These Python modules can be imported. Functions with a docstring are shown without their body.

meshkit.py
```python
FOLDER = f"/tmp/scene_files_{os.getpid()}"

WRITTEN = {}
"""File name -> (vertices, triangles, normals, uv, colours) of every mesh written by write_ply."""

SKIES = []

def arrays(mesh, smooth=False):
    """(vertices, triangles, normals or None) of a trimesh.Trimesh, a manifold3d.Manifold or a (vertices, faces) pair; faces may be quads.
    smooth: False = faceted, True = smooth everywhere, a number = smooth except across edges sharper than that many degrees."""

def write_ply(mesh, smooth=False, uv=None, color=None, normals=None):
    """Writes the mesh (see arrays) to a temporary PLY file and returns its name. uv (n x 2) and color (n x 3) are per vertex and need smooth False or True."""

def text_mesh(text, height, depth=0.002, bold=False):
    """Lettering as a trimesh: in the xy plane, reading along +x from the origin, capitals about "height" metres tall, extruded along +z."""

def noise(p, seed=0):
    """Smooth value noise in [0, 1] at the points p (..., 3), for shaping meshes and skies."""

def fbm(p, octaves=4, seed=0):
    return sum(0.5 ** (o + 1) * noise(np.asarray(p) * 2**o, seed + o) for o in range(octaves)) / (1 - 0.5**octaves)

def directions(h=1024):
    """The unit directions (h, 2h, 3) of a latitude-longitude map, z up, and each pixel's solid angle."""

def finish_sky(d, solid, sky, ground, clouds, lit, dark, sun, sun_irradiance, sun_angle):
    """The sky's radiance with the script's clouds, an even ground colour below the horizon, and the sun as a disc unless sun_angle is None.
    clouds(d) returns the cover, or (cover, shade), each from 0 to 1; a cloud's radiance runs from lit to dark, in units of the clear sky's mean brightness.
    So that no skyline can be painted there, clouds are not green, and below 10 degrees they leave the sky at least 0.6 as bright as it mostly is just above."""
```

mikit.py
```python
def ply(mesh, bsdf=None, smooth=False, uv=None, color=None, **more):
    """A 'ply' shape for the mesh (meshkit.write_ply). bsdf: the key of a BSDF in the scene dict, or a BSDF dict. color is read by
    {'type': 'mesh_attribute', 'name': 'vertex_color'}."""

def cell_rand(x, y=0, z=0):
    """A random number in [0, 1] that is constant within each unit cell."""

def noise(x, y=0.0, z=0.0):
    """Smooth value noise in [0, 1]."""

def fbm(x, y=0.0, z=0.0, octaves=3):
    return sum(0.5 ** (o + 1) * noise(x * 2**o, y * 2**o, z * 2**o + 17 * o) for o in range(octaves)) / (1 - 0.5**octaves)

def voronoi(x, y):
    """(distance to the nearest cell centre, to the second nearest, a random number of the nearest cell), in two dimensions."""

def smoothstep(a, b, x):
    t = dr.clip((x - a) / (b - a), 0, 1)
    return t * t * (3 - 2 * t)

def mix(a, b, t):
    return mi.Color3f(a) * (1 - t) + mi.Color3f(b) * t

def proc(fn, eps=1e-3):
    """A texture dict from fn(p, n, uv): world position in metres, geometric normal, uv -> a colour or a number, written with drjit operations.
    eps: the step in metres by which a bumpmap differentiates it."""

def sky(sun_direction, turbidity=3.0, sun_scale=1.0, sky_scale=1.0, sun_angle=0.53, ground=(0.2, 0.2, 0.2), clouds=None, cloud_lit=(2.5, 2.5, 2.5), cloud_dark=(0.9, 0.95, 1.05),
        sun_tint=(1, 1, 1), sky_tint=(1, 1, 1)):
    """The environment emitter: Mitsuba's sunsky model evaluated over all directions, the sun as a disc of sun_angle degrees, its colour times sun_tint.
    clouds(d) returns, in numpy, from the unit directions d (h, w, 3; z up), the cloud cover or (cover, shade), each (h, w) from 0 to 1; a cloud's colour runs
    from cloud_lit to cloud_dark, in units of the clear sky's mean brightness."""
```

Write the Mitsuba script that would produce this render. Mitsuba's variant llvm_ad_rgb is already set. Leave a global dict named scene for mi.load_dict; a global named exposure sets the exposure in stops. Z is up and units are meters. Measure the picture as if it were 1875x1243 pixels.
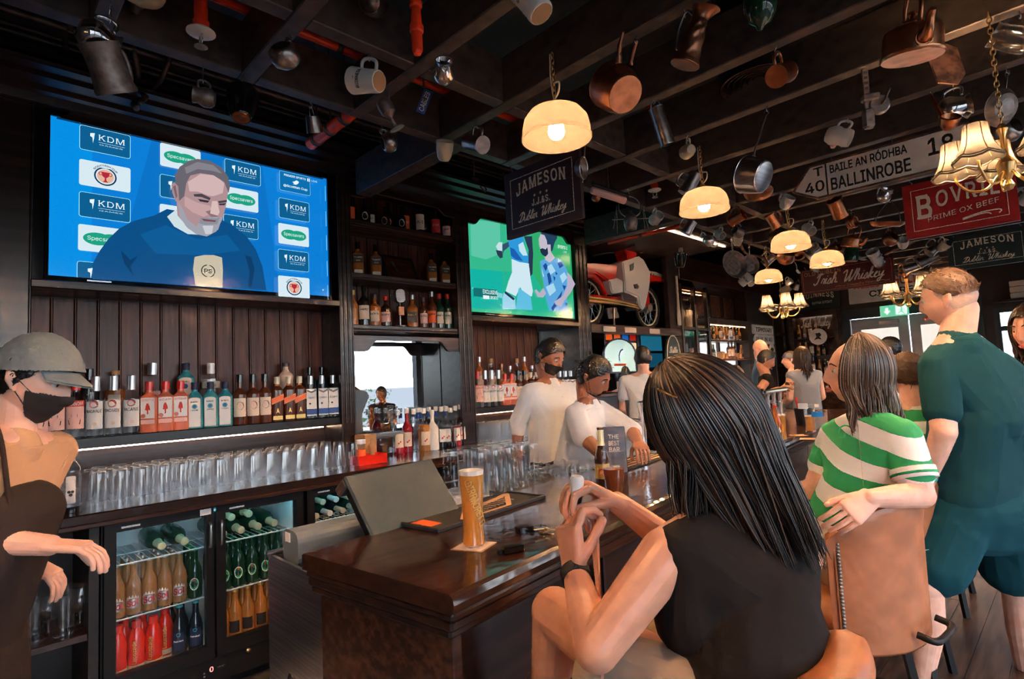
import math,random
import numpy as np,trimesh,shapely
import shapely.geometry as sg
from shapely import affinity
import manifold3d as m3
import mitsuba as mi,drjit as dr
import mikit,meshkit
from mikit import proc,noise,fbm,smoothstep,mix,cell_rand

T = mi.ScalarTransform4f
rng = np.random.default_rng(7)
scene,labels = {},{}
PI = math.pi

# ------------------------------------------------------------------ camera, sky, exposure
exposure = 5.0
GAIN = 2.0 ** -exposure          # lamps and sky are given in picture brightness, then scaled
yaw,pitch,roll,EYE = math.radians(45.44),math.radians(4.29),math.radians(-2.76),np.array([0,0,1.40])
fw = np.array([-math.sin(yaw) * math.cos(pitch),math.cos(yaw) * math.cos(pitch),math.sin(pitch)])
rt = np.array([math.cos(yaw),math.sin(yaw),0.0])
up = np.cross(rt,fw)
up = -math.sin(roll) * rt + math.cos(roll) * up
scene['camera'] = {'type': 'perspective','fov_axis': 'x','fov': 2 * math.degrees(math.atan(937.5 / 1030.2)),'near_clip': 0.05,
                   'far_clip': 200.0,'to_world': T().look_at(origin=EYE.tolist(),target=(EYE + fw).tolist(),up=up.tolist())}


def cloud_fn(d):
    c = meshkit.fbm(d * np.array([3,3,8.0]),4,3)
    return np.clip((c - 0.45) * 3,0,1) * 0.7


SKY,LAMP = 24.0,1600.0
scene['sky'] = mikit.sky((0.75,-0.25,0.9),turbidity=4.0,sun_scale=0.35 * SKY / 16 * GAIN,sky_scale=SKY * GAIN,clouds=cloud_fn,ground=(0.3,0.28,0.25))


# ------------------------------------------------------------------ naming helpers
_count = {}


def key_for(name):
    """The next free key for this name: name, name_001, name_002 ..."""
    n = _count.get(name,0)
    _count[name] = n + 1
    return name if n == 0 else f'{name}_{n:03d}'


def mat(name,d,two=True):
    scene['mat_' + name] = {'type': 'twosided','bsdf': d} if two else d
    return 'mat_' + name


def rgb(*c):
    return {'type': 'rgb','value': list(c)}


def hexc(h):
    """sRGB hex to linear."""
    v = np.array([int(h[i:i + 2],16) for i in (0,2,4)]) / 255
    return np.where(v <= 0.04045,v / 12.92,((v + 0.055) / 1.055) ** 2.4).tolist()


def P(c,rough=0.5,metal=0.0,**k):
    c = hexc(c) if isinstance(c,str) else c
    d = {'type': 'principled','base_color': c if isinstance(c,dict) else rgb(*c),'roughness': rough,'metallic': metal}
    d.update(k)
    return d


def tag(key,label=None,cat=None,group=None,kind=None):
    e = {k: v for k,v in dict(label=label,category=cat,group=group,kind=kind).items() if v}
    labels[key] = e


def shape(mesh,m,smooth=False,emit=None,to=None,uv=None):
    d = mikit.ply(mesh,'mat_' + m,smooth=smooth,uv=uv)
    if emit is not None:
        d['emitter'] = {'type': 'area','radiance': rgb(*(np.array(emit) * GAIN).tolist())}
    if to is not None:
        d['to_world'] = to
    return d


def thing(name,label,cat,group=None):
    k = key_for(name)
    tag(k,label,cat,group)
    return k


def solo(name,label,cat,mesh,m,smooth=False,group=None,kind=None,**kw):
    k = key_for(name)
    scene[k] = shape(mesh,m,smooth,**kw)
    tag(k,label,cat,group,kind)
    return k


def part(parent,name,mesh,m,smooth=False,label=None,kind=None,**kw):
    k = key_for(parent + '__' + name)
    scene[k] = shape(mesh,m,smooth,**kw)
    if label or kind:
        tag(k,label,kind=kind)
    return k


def struct(name,mesh,m,smooth=False,label=None,cat=None,**kw):
    k = key_for(name)
    scene[k] = shape(mesh,m,smooth,**kw)
    tag(k,label,cat,kind='structure')
    return k


class Kit:
    """The parts of one kind of thing, made once and placed many times."""

    def __init__(self):
        self.parts = []

    def add(self,name,mesh,m,smooth=False,label=None,emit=None):
        self.parts.append((name,shape(mesh,m,smooth,emit),label))
        return self

    def place(self,name,label,cat,to,group=None):
        k = thing(name,label,cat,group)
        for n,d,l in self.parts:
            q = key_for(k + '__' + n)
            scene[q] = {**d,'to_world': to}
            if l:
                tag(q,l)
        return k


# ------------------------------------------------------------------ geometry helpers
V = lambda *a: np.array(a,float)
cat_ = trimesh.util.concatenate


def unit(v):
    v = np.asarray(v,float)
    return v / (np.linalg.norm(v) + 1e-12)


def join(*ms):
    ms = [m for m in ms if m is not None]
    return cat_(ms) if len(ms) > 1 else ms[0]


def box(x0,x1,y0,y1,z0,z1,b=0.0):
    """An axis-aligned box, its edges chamfered by b."""
    if b <= 0:
        m = trimesh.creation.box((x1 - x0,y1 - y0,z1 - z0))
        m.apply_translation(((x0 + x1) / 2,(y0 + y1) / 2,(z0 + z1) / 2))
        return m
    pts = []
    for x,sx in ((x0,1),(x1,-1)):
        for y,sy in ((y0,1),(y1,-1)):
            for z,sz in ((z0,1),(z1,-1)):
                pts += [(x + sx * b,y + sy * b,z),(x + sx * b,y,z + sz * b),(x,y + sy * b,z + sz * b)]
    return trimesh.convex.convex_hull(np.array(pts))


def lathe(prof,n=24,cap=True):
    """Revolve (r, z) points about z. Points with r = 0 close the ends."""
    prof = np.array(prof,float)
    a = np.arange(n) * 2 * PI / n
    v = np.stack([prof[:,None,0] * np.cos(a),prof[:,None,0] * np.sin(a),np.repeat(prof[:,1:2],n,1)],-1).reshape(-1,3)
    i,j = np.meshgrid(np.arange(len(prof) - 1),np.arange(n),indexing='ij')
    q = np.stack([i * n + j,i * n + (j + 1) % n,(i + 1) * n + (j + 1) % n,(i + 1) * n + j],-1).reshape(-1,4)
    f = np.vstack([q[:,[0,1,2]],q[:,[0,2,3]]])
    m = trimesh.Trimesh(v,f,process=False)
    m.merge_vertices()
    m.update_faces(m.nondegenerate_faces())
    if m.is_watertight and m.volume < 0:
        m.invert()
    return m


def spline(pts,n=8):
    """Catmull-Rom through the points, n steps per span."""
    p = np.array(pts,float)
    p = np.vstack([2 * p[0] - p[1],p,2 * p[-1] - p[-2]])
    t = np.linspace(0,1,n,endpoint=False)[:,None]
    out = []
    for k in range(1,len(p) - 2):
        a,b,c,d = p[k - 1:k + 3]
        out.append(0.5 * (2 * b + (c - a) * t + (2 * a - 5 * b + 4 * c - d) * t ** 2 + (3 * b - a - 3 * c + d) * t ** 3))
    return np.vstack(out + [p[-2:-1]])


def tube(path,r,n=8,closed=False,flat=1.0,upv=None):
    """A tube along a polyline; r may vary; flat squeezes it along the second normal."""
    p = np.array(path,float)
    r = np.broadcast_to(r,(len(p),))
    t = np.gradient(p,axis=0) if not closed else np.roll(p,-1,0) - np.roll(p,1,0)
    t /= np.linalg.norm(t,axis=1,keepdims=True) + 1e-12
    a = np.zeros_like(p)
    u = np.array(upv if upv is not None else (V(0,0,1) if abs(t[0,2]) < 0.9 else V(1,0,0)),float)
    for k in range(len(p)):
        u = u - t[k] * (u @ t[k])
        u = unit(u)
        a[k] = u
    b = np.cross(t,a)
    ang = np.arange(n) * 2 * PI / n
    v = (p[:,None] + r[:,None,None] * (np.cos(ang)[None,:,None] * a[:,None] + flat * np.sin(ang)[None,:,None] * b[:,None])).reshape(-1,3)
    k = len(p)
    i,j = np.meshgrid(np.arange(k if closed else k - 1),np.arange(n),indexing='ij')
    q = np.stack([i * n + j,i * n + (j + 1) % n,(i + 1) % k * n + (j + 1) % n,(i + 1) % k * n + j],-1).reshape(-1,4)
    f = [q[:,[0,1,2]],q[:,[0,2,3]]]
    if not closed:
        c = np.arange(1,n - 1)
        f += [np.stack([c * 0,c + 1,c],-1),np.stack([c * 0,c,c + 1],-1) + (k - 1) * n]
    return trimesh.Trimesh(v,np.vstack(f),process=False)


def ring(R,r,n=24,k=8,c=(0,0,0),normal=(0,0,1)):
    a = np.arange(n) * 2 * PI / n
    x = unit(np.cross(normal,V(0.3,0.5,0.8)))
    y = np.cross(unit(normal),x)
    return tube(np.array(c) + R * (np.cos(a)[:,None] * x + np.sin(a)[:,None] * y),r,k,closed=True)


def arc(c,R,a0,a1,x,y,n=12):
    a = np.radians(np.linspace(a0,a1,n))[:,None]
    return np.array(c) + R * (np.cos(a) * np.array(x,float) + np.sin(a) * np.array(y,float))


def extr(poly,h):
    """Extrude a shapely polygon (or several) by h along z."""
    gs = [g for g in getattr(poly,'geoms',[poly]) if g.geom_type == 'Polygon' and g.area > 1e-10]
    return join(*[trimesh.creation.extrude_polygon(g,h,engine='earcut') for g in gs])


def frame(o,x,y):
    """The matrix whose local x, y, z are x, y (made square) and x cross y, at o."""
    x = unit(x)
    z = unit(np.cross(x,y))
    m = np.eye(4)
    m[:3,0],m[:3,1],m[:3,2],m[:3,3] = x,np.cross(z,x),z,o
    return m


def tf(mesh,m):
    mesh = mesh.copy()
    mesh.apply_transform(m)
    return mesh


def mv(mesh,*d):
    mesh = mesh.copy()
    mesh.apply_translation(d)
    return mesh


def Tm(m):
    return T(np.asarray(m,float).tolist())


def rot(ax,deg):
    return trimesh.transformations.rotation_matrix(math.radians(deg),ax)


def at(x,y,z,rz=0.0,s=1.0):
    m = rot((0,0,1),rz)
    m[:3,:3] *= s
    m[:3,3] = (x,y,z)
    return m


def wall_yz(poly,x0,x1):
    """A polygon drawn in (y, z), extruded from x0 to x1."""
    m = extr(poly,x1 - x0)
    return tf(m,np.array([[0,0,1,x0],[1,0,0,0],[0,1,0,0],[0,0,0,1.0]]))


def wall_xz(poly,y0,y1):
    m = extr(poly,y1 - y0)
    return tf(m,np.array([[1,0,0,0],[0,0,-1,y1],[0,1,0,0],[0,0,0,1.0]]))


def rect(x0,x1,y0,y1):
    return sg.box(x0,y0,x1,y1)


def rrect(x0,x1,y0,y1,r):
    return sg.box(x0 + r,y0 + r,x1 - r,y1 - r).buffer(r,quad_segs=4)


def text(s,h,depth=0.0015,bold=False,serif=0.0,track=0.0):
    """Lettering, its lower left at the origin. serif > 0 widens the stems' feet and heads into slabs; track spreads the letters."""
    if track or serif:
        x,out = 0.0,[]
        for ch in s:
            if ch == ' ':
                x += h * (0.45 + track)
                continue
            m = meshkit.text_mesh(ch,h,depth,bold)
            a,b = m.bounds[0][0],m.bounds[1][0]
            m.apply_translation((x - a,0,0))
            if serif and ch in 'ABDEFHIJKLMNPRTVWXYhilmnrk':
                for z0,edge in ((0.0,1),(m.bounds[1][1],-1)):
                    y = z0 + edge * 0.03 * h
                    seg = trimesh.intersections.mesh_plane(m,V(0,1,0),V(0,y,0))
                    if not len(seg):
                        continue
                    ivs = sorted({(round(min(q[0][0],q[1][0]),4),round(max(q[0][0],q[1][0]),4)) for q in seg if abs(q[0][0] - q[1][0]) > 0.02 * h})
                    for i0,i1 in ivs:
                        if i1 - i0 < 0.35 * h:
                            out.append(mv(trimesh.creation.box((i1 - i0 + 2 * serif * h,0.07 * h,depth)),(i0 + i1) / 2,z0 + edge * 0.035 * h,depth / 2))
            out.append(m)
            x += (b - a) + h * (0.14 + track + (2 * serif if serif else 0))
        m = join(*out)
    else:
        m = meshkit.text_mesh(s,h,depth,bold)
    m.apply_translation((-m.bounds[0][0],0,0))
    return m


def fit(m,w,center=True):
    """Stretch lettering to the width w and centre it on x = 0."""
    a,b = m.bounds[0][0],m.bounds[1][0]
    m.apply_transform(np.diag([w / (b - a),1,1,1]))
    a,b = m.bounds[0][0],m.bounds[1][0]
    m.apply_translation((-(a + b) / 2 if center else -a,0,0))
    return m


def shear(m,k):
    q = np.eye(4)
    q[0,1] = k
    return tf(m,q)


def wrap(m,R,z=0.0):
    """Bend a flat thing drawn in xy around a cylinder of radius R about z, centred on the -y side... x runs round, y becomes height."""
    v = np.array(m.vertices)
    r,a = R + v[:,2],v[:,0] / R
    return trimesh.Trimesh(np.stack([r * np.cos(a),r * np.sin(a),v[:,1] + z],-1),m.faces,process=False)


SCRIPT = {  # single-stroke handwriting, on a unit x-height grid: (advance, strokes)
    'D': (1.5,[[(.3,0),(.55,1.0),(.8,1.9)],[(.0,1.5),(.5,2),(1.1,1.8),(1.35,1.1),(1.0,.25),(.3,0),(.0,.25)]]),
    'W': (2.0,[[(-.1,1.6),(.25,2),(.45,1.5),(.4,.3),(.55,0),(1.0,.9),(1.2,1.9)],[(1.2,1.9),(1.1,.3),(1.3,0),(1.75,.9),(1.95,2)]]),
    'I': (1.1,[[(.15,1.4),(.5,2),(1.0,1.9),(.6,1.7),(.45,.5),(.1,0),(-.2,.3)]]),
    'u': (.95,[[(0,.9),(.1,.2),(.35,0),(.7,.5),(.8,1)],[(.8,1),(.72,.2),(.95,.05)]]),
    'b': (.85,[[(0,.3),(.4,1.5),(.3,2),(.15,1.6),(.1,.2),(.4,0),(.65,.4),(.5,.8),(.85,.7)]]),
    'l': (.55,[[(0,.3),(.4,1.5),(.3,2),(.12,1.5),(.15,.2),(.55,.1)]]),
    'i': (.5,[[(0,.3),(.2,1),(.15,.2),(.5,.1)],[(.24,1.4),(.28,1.45)]]),
    'n': (.95,[[(0,.9),(.1,.8),(.08,0)],[(.1,.5),(.4,1),(.6,.8),(.6,.15),(.95,.1)]]),
    'h': (.95,[[(0,.3),(.4,1.5),(.3,2),(.15,1.5),(.1,0)],[(.12,.5),(.4,1),(.62,.8),(.6,.15),(.95,.1)]]),
    's': (.7,[[(0,.2),(.35,1),(.5,.6),(.45,.1),(.2,0),(.1,.15)],[(.45,.1),(.7,.15)]]),
    'k': (.9,[[(0,.3),(.4,1.5),(.3,2),(.15,1.5),(.1,0)],[(.12,.45),(.5,1),(.6,.8),(.25,.5),(.6,.05),(.9,.15)]]),
    'e': (.7,[[(0,.4),(.4,.7),(.3,1),(.1,.6),(.2,.05),(.5,.05),(.7,.2)]]),
    'y': (.9,[[(0,.9),(.1,.3),(.35,.2),(.65,.9)],[(.65,.9),(.5,-.4),(.2,-.8),(.1,-.4),(.9,.2)]]),
    'r': (.6,[[(0,.3),(.2,1.05),(.3,.9),(.5,.9),(.4,.2),(.6,.1)]]),
}


def script(s,h,w=0.09,depth=0.0015,slant=0.35):
    """Handwriting with x-height h / 2."""
    k,x,g = h / 2,0.0,[]
    for ch in s:
        if ch == ' ':
            x += 0.9
            continue
        adv,st = SCRIPT[ch]
        for q in st:
            c = spline([(a + x,b) for a,b in q],5) if len(q) > 2 else np.array([(a + x,b) for a,b in q])
            g.append(sg.LineString(c).buffer(w if ch.islower() else w * 1.3,quad_segs=2))
        x += adv
    p = shapely.union_all(g).simplify(0.02)
    p = affinity.affine_transform(p,[k,slant * k,0,k,0,0])
    m = extr(p,depth)
    m.apply_translation((-m.bounds[0][0],0,0))
    return m


def hang_frame(hook,axis,twist=0.0,side=None):
    """A matrix at the hook whose local z is axis, x turned by twist degrees."""
    z = unit(axis)
    x = unit(np.cross(V(0,1,0.1) if abs(z[1]) < 0.9 else V(1,0,0),z)) if side is None else unit(np.array(side) - z * np.dot(side,z))
    y = np.cross(z,x)
    m = np.eye(4)
    a = math.radians(twist)
    m[:3,0],m[:3,1],m[:3,2],m[:3,3] = x * math.cos(a) + y * math.sin(a),-x * math.sin(a) + y * math.cos(a),z,hook
    return m

# ------------------------------------------------------------------ materials
def grain(lo,hi,sx,sy,sz,f=1.0):
    def fn(p,n,uv):
        g = fbm(p.x * sx,p.y * sy,p.z * sz,3)
        w = noise(p.x * sx * 0.13 + 3,p.y * sy * 0.13,p.z * sz * 0.13)
        return mix(lo,hi,dr.clip((g - 0.3) * 1.6 * f + (w - 0.5) * 0.7,0,1))
    return proc(fn)


def speckle(lo,hi,s,k=1.6):
    def fn(p,n,uv):
        return mix(lo,hi,dr.clip((fbm(p.x * s,p.y * s,p.z * s,3) - 0.5) * k + 0.5,0,1))
    return proc(fn)


def wave_fn(p,n,uv):
    return noise(p.x * 14,p.y * 9,p.z * 14) + 0.35 * noise(p.x * 60,p.y * 40,p.z * 60)


def star_fn(p,n,uv):
    s = 5.0
    u,v = p.x * s - dr.floor(p.x * s) - 0.5,p.y * s - dr.floor(p.y * s) - 0.5
    a,r = dr.atan2(v,u),dr.sqrt(u * u + v * v)
    spike = dr.abs(dr.cos(4 * a))
    long_ = dr.abs(dr.cos(2 * a))
    k1 = dr.select(r < 0.13 + 0.33 * spike * spike * spike * spike * (0.55 + 0.45 * long_),1.0,0.0)
    cu,cv = 0.5 - dr.abs(u),0.5 - dr.abs(v)
    k2 = dr.select(dr.sqrt(cu) + dr.sqrt(cv) < 0.5,1.0,0.0)
    wear = 0.8 + 0.3 * fbm(p.x * 9,p.y * 9,0.0,3)
    return mix((0.62,0.55,0.47),(0.03,0.028,0.03),dr.maximum(k1,k2)) * wear


mat('board',P(grain((0.030,0.0075,0.0045),(0.115,0.030,0.014),60,60,3.0),0.30,specular=0.32))
mat('trim',P(grain((0.0075,0.0042,0.0035),(0.034,0.014,0.009),30,3.0,30),0.26,specular=0.6))
mat('shelf',P(grain((0.016,0.007,0.005),(0.075,0.028,0.014),50,3.0,50),0.26,specular=0.6))
mat('black_trim',P((0.0065,0.006,0.007),0.3,specular=0.5))
mat('bar_top',{'type': 'bumpmap','arbitrary': proc(wave_fn,4e-3),'scale': 0.0011,
                'bsdf': P(grain((0.008,0.0032,0.0022),(0.028,0.0105,0.006),50,5.0,50),0.10,specular=0.75,clearcoat=0.7,clearcoat_gloss=0.95)})
mat('beam',P(speckle((0.030,0.025,0.023),(0.062,0.050,0.043),26),0.45,specular=0.5))
mat('deck',P(speckle((0.003,0.0026,0.0026),(0.011,0.008,0.007),3),0.7))
mat('bulkhead',P(speckle((0.014,0.0095,0.008),(0.040,0.027,0.022),7),0.55))
mat('wall_dark',P(speckle((0.008,0.006,0.006),(0.02,0.014,0.012),4),0.5))
mat('floor_wood',P(grain((0.02,0.012,0.009),(0.07,0.04,0.028),40,4,40),0.3))
mat('star_tile',P(proc(star_fn),0.28))
mat('grey_tile',P(speckle((0.30,0.28,0.27),(0.46,0.43,0.41),14),0.3))
mat('grout',P((0.05,0.045,0.04),0.9))
mat('plaster',P(speckle((0.36,0.34,0.32),(0.46,0.44,0.42),5),0.8))
mat('leather',{'type': 'bumpmap','arbitrary': proc(lambda p,n,uv: fbm(p.x * 45,p.y * 45,p.z * 30,3),2e-3),'scale': 0.004,
                'bsdf': P(speckle((0.22,0.078,0.030),(0.34,0.130,0.056),14,1.6),0.4,specular=0.5)})
mat('steel',P(grain((0.42,0.42,0.44),(0.66,0.65,0.66),4,4,160),0.27,1.0))
mat('chrome',P((0.82,0.83,0.85),0.07,1.0))
mat('pewter',P(speckle((0.24,0.22,0.205),(0.52,0.48,0.45),30),0.3,1.0))
mat('dull_pewter',P(speckle((0.16,0.135,0.12),(0.38,0.33,0.30),45),0.48,0.85))
mat('copper',P(speckle((0.46,0.17,0.075),(0.72,0.32,0.165),25),0.27,1.0))
mat('dark_copper',P(speckle((0.30,0.125,0.065),(0.52,0.24,0.14),30),0.36,1.0))
mat('brass',P((0.78,0.5,0.2),0.25,1.0))
mat('iron',P(speckle((0.07,0.055,0.05),(0.17,0.135,0.12),30),0.5,0.7))
mat('black_plastic',P((0.007,0.007,0.008),0.42,specular=0.25))
mat('black_gloss',P((0.004,0.004,0.005),0.08,specular=0.6))
mat('pos_grey',P((0.016,0.034,0.042),0.45,specular=0.3))
mat('grey_plastic',P((0.14,0.17,0.19),0.4))
mat('white_gloss',P((0.74,0.72,0.68),0.14,specular=0.6))
mat('cream_gloss',P((0.62,0.54,0.38),0.16,specular=0.6))
mat('china',P((0.66,0.63,0.58),0.12,specular=0.6))
mat('white_matt',P((0.72,0.71,0.69),0.7))
mat('cream_matt',P((0.66,0.56,0.44),0.7))
mat('tan_card',P((0.42,0.24,0.11),0.7))
mat('red_pipe',P((0.85,0.06,0.016),0.35))
mat('red_gloss',P((0.62,0.022,0.012),0.18,specular=0.6))
mat('red_matt',P((0.55,0.03,0.022),0.6))
mat('orange_matt',P((0.80,0.12,0.02),0.5))
mat('green_matt',P((0.01,0.28,0.10),0.6))
mat('blue_matt',P((0.02,0.08,0.30),0.6))
mat('navy_matt',P((0.012,0.02,0.06),0.6))
mat('ink',P((0.012,0.010,0.010),0.6))
mat('gold_ink',P((0.60,0.40,0.12),0.4,0.5))
mat('teal_label',P((0.02,0.30,0.34),0.5))
mat('pink_label',P((0.72,0.44,0.38),0.6))
mat('silver_cap',P((0.62,0.64,0.67),0.3,0.9))
mat('foil_cream',P((0.60,0.55,0.33),0.4,0.35))
mat('rubber',P((0.012,0.011,0.011),0.75))
mat('clear',{'type': 'thindielectric','int_ior': 1.5},False)
mat('pane',{'type': 'thindielectric','int_ior': 1.5},False)


def tint(name,c):
    mat(name,{'type': 'thindielectric','int_ior': 1.5,'specular_transmittance': rgb(*c)},False)


tint('tint_green',(0.16,0.42,0.22))
tint('tint_teal',(0.25,0.78,0.86))
tint('tint_amber',(0.80,0.40,0.12))
tint('tint_smoke',(0.82,0.86,0.9))


def liquid(name,c,k=0.55,tr=None):
    """A drink seen through its glass: partly clear and coloured, partly scattering."""
    t = tr or tuple(min(1.0,x * 1.25 + 0.12) for x in c)
    mat(name,{'type': 'blendbsdf','weight': k,'a': {'type': 'thindielectric','int_ior': 1.5,'specular_transmittance': rgb(*t)},
               'b': {'type': 'twosided','bsdf': P(c,0.12,specular=0.6)}},False)


liquid('beer',(0.80,0.40,0.08),0.5)
liquid('dark_drink',(0.28,0.07,0.02),0.5)
liquid('whiskey',(0.52,0.17,0.035),0.6)
liquid('dark_rum',(0.10,0.028,0.012),0.75)
liquid('pink_gin',(0.85,0.24,0.13),0.65)
liquid('blue_gin',(0.05,0.36,0.42),0.6)
liquid('red_syrup',(0.36,0.012,0.02),0.8)
liquid('sol_beer',(0.50,0.30,0.14),0.5)
liquid('cider',(0.62,0.27,0.06),0.55)
mat('green_glass',P((0.006,0.036,0.018),0.1,specular=0.7))
mat('dark_glass',P((0.007,0.006,0.006),0.09,specular=0.7))
mat('brown_glass',P((0.035,0.013,0.006),0.1,specular=0.7))
mat('blue_black_glass',P((0.008,0.016,0.022),0.09,specular=0.7))
mat('milk_glass',P((0.78,0.75,0.70),0.12,specular=0.6))
mat('stoneware',P((0.66,0.48,0.36),0.3))
mat('foam',P((0.85,0.80,0.70),0.8))
mat('shade_glass',{'type': 'principledthin','base_color': rgb(0.021,0.019,0.0165),'roughness': 0.25,'diff_trans': 1.0,'spec_trans': 0.0},False)
mat('shade_cloth',{'type': 'principledthin','base_color': rgb(0.017,0.0165,0.016),'roughness': 0.7,'diff_trans': 1.1,'spec_trans': 0.0},False)
mat('bulb',P((0.9,0.85,0.8),0.3))
mat('mirror',{'type': 'conductor','material': 'none','specular_reflectance': rgb(0.74,0.78,0.8)})
mat('screen',{'type': 'roughplastic','diffuse_reflectance': rgb(0.003,0.003,0.004),'alpha': 0.035,'int_ior': 1.6})
mat('fridge_in',P((0.62,0.72,0.74),0.5))
mat('fridge_wire',P((0.72,0.76,0.78),0.35,0.4))
mat('led',P((0.9,0.9,0.9),0.5))
mat('skin_pale',P(speckle((0.60,0.33,0.24),(0.70,0.43,0.33),30),0.45,specular=0.4))
mat('skin_warm',P(speckle((0.50,0.23,0.14),(0.60,0.30,0.19),30),0.43,specular=0.4))
mat('skin_tan',P(speckle((0.36,0.165,0.095),(0.45,0.225,0.14),30),0.43,specular=0.4))
mat('skin_brown',P((0.26,0.115,0.068),0.43,specular=0.4))
mat('lips',P((0.42,0.12,0.10),0.4))
mat('eye_white',P((0.45,0.43,0.41),0.2))
mat('iris',P((0.03,0.02,0.015),0.1))
mat('hair_black',P((0.006,0.0055,0.006),0.34,specular=0.7))
mat('hair_brown',P((0.028,0.016,0.011),0.34,specular=0.7))
mat('hair_mid',P((0.075,0.042,0.026),0.36,specular=0.7))
mat('hair_light',P((0.17,0.125,0.09),0.38,specular=0.6))
mat('hair_short',P((0.060,0.034,0.021),0.6))
mat('hair_shaved',P(speckle((0.33,0.235,0.19),(0.42,0.31,0.26),160),0.6))


def cloth(name,c,s=0.0016,f=14.0,rough=0.85,sheen=0.0):
    mat(name,{'type': 'bumpmap','arbitrary': proc(lambda p,n,uv: fbm(p.x * f + p.z * 4,p.y * f,p.z * f * 0.6,3),3e-3),'scale': s * 8,
               'bsdf': P(c,rough,specular=0.12)})


cloth('tee_teal',(0.0065,0.042,0.055))
cloth('shorts_teal',(0.005,0.045,0.062))
cloth('shirt_white',(0.70,0.71,0.72))
cloth('top_black',(0.011,0.0095,0.0095))
cloth('cap_grey',(0.16,0.19,0.20))
cloth('shirt_tan',(0.46,0.27,0.16))
cloth('apron_dark',(0.030,0.022,0.020))
cloth('trousers',(0.016,0.017,0.020))
cloth('beige_trousers',(0.30,0.23,0.17))
cloth('grey_vest',(0.23,0.26,0.31))
cloth('red_shirt',(0.60,0.05,0.03))
cloth('blue_jeans',(0.05,0.10,0.16))
mat('mask',P((0.010,0.010,0.012),0.7))

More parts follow.
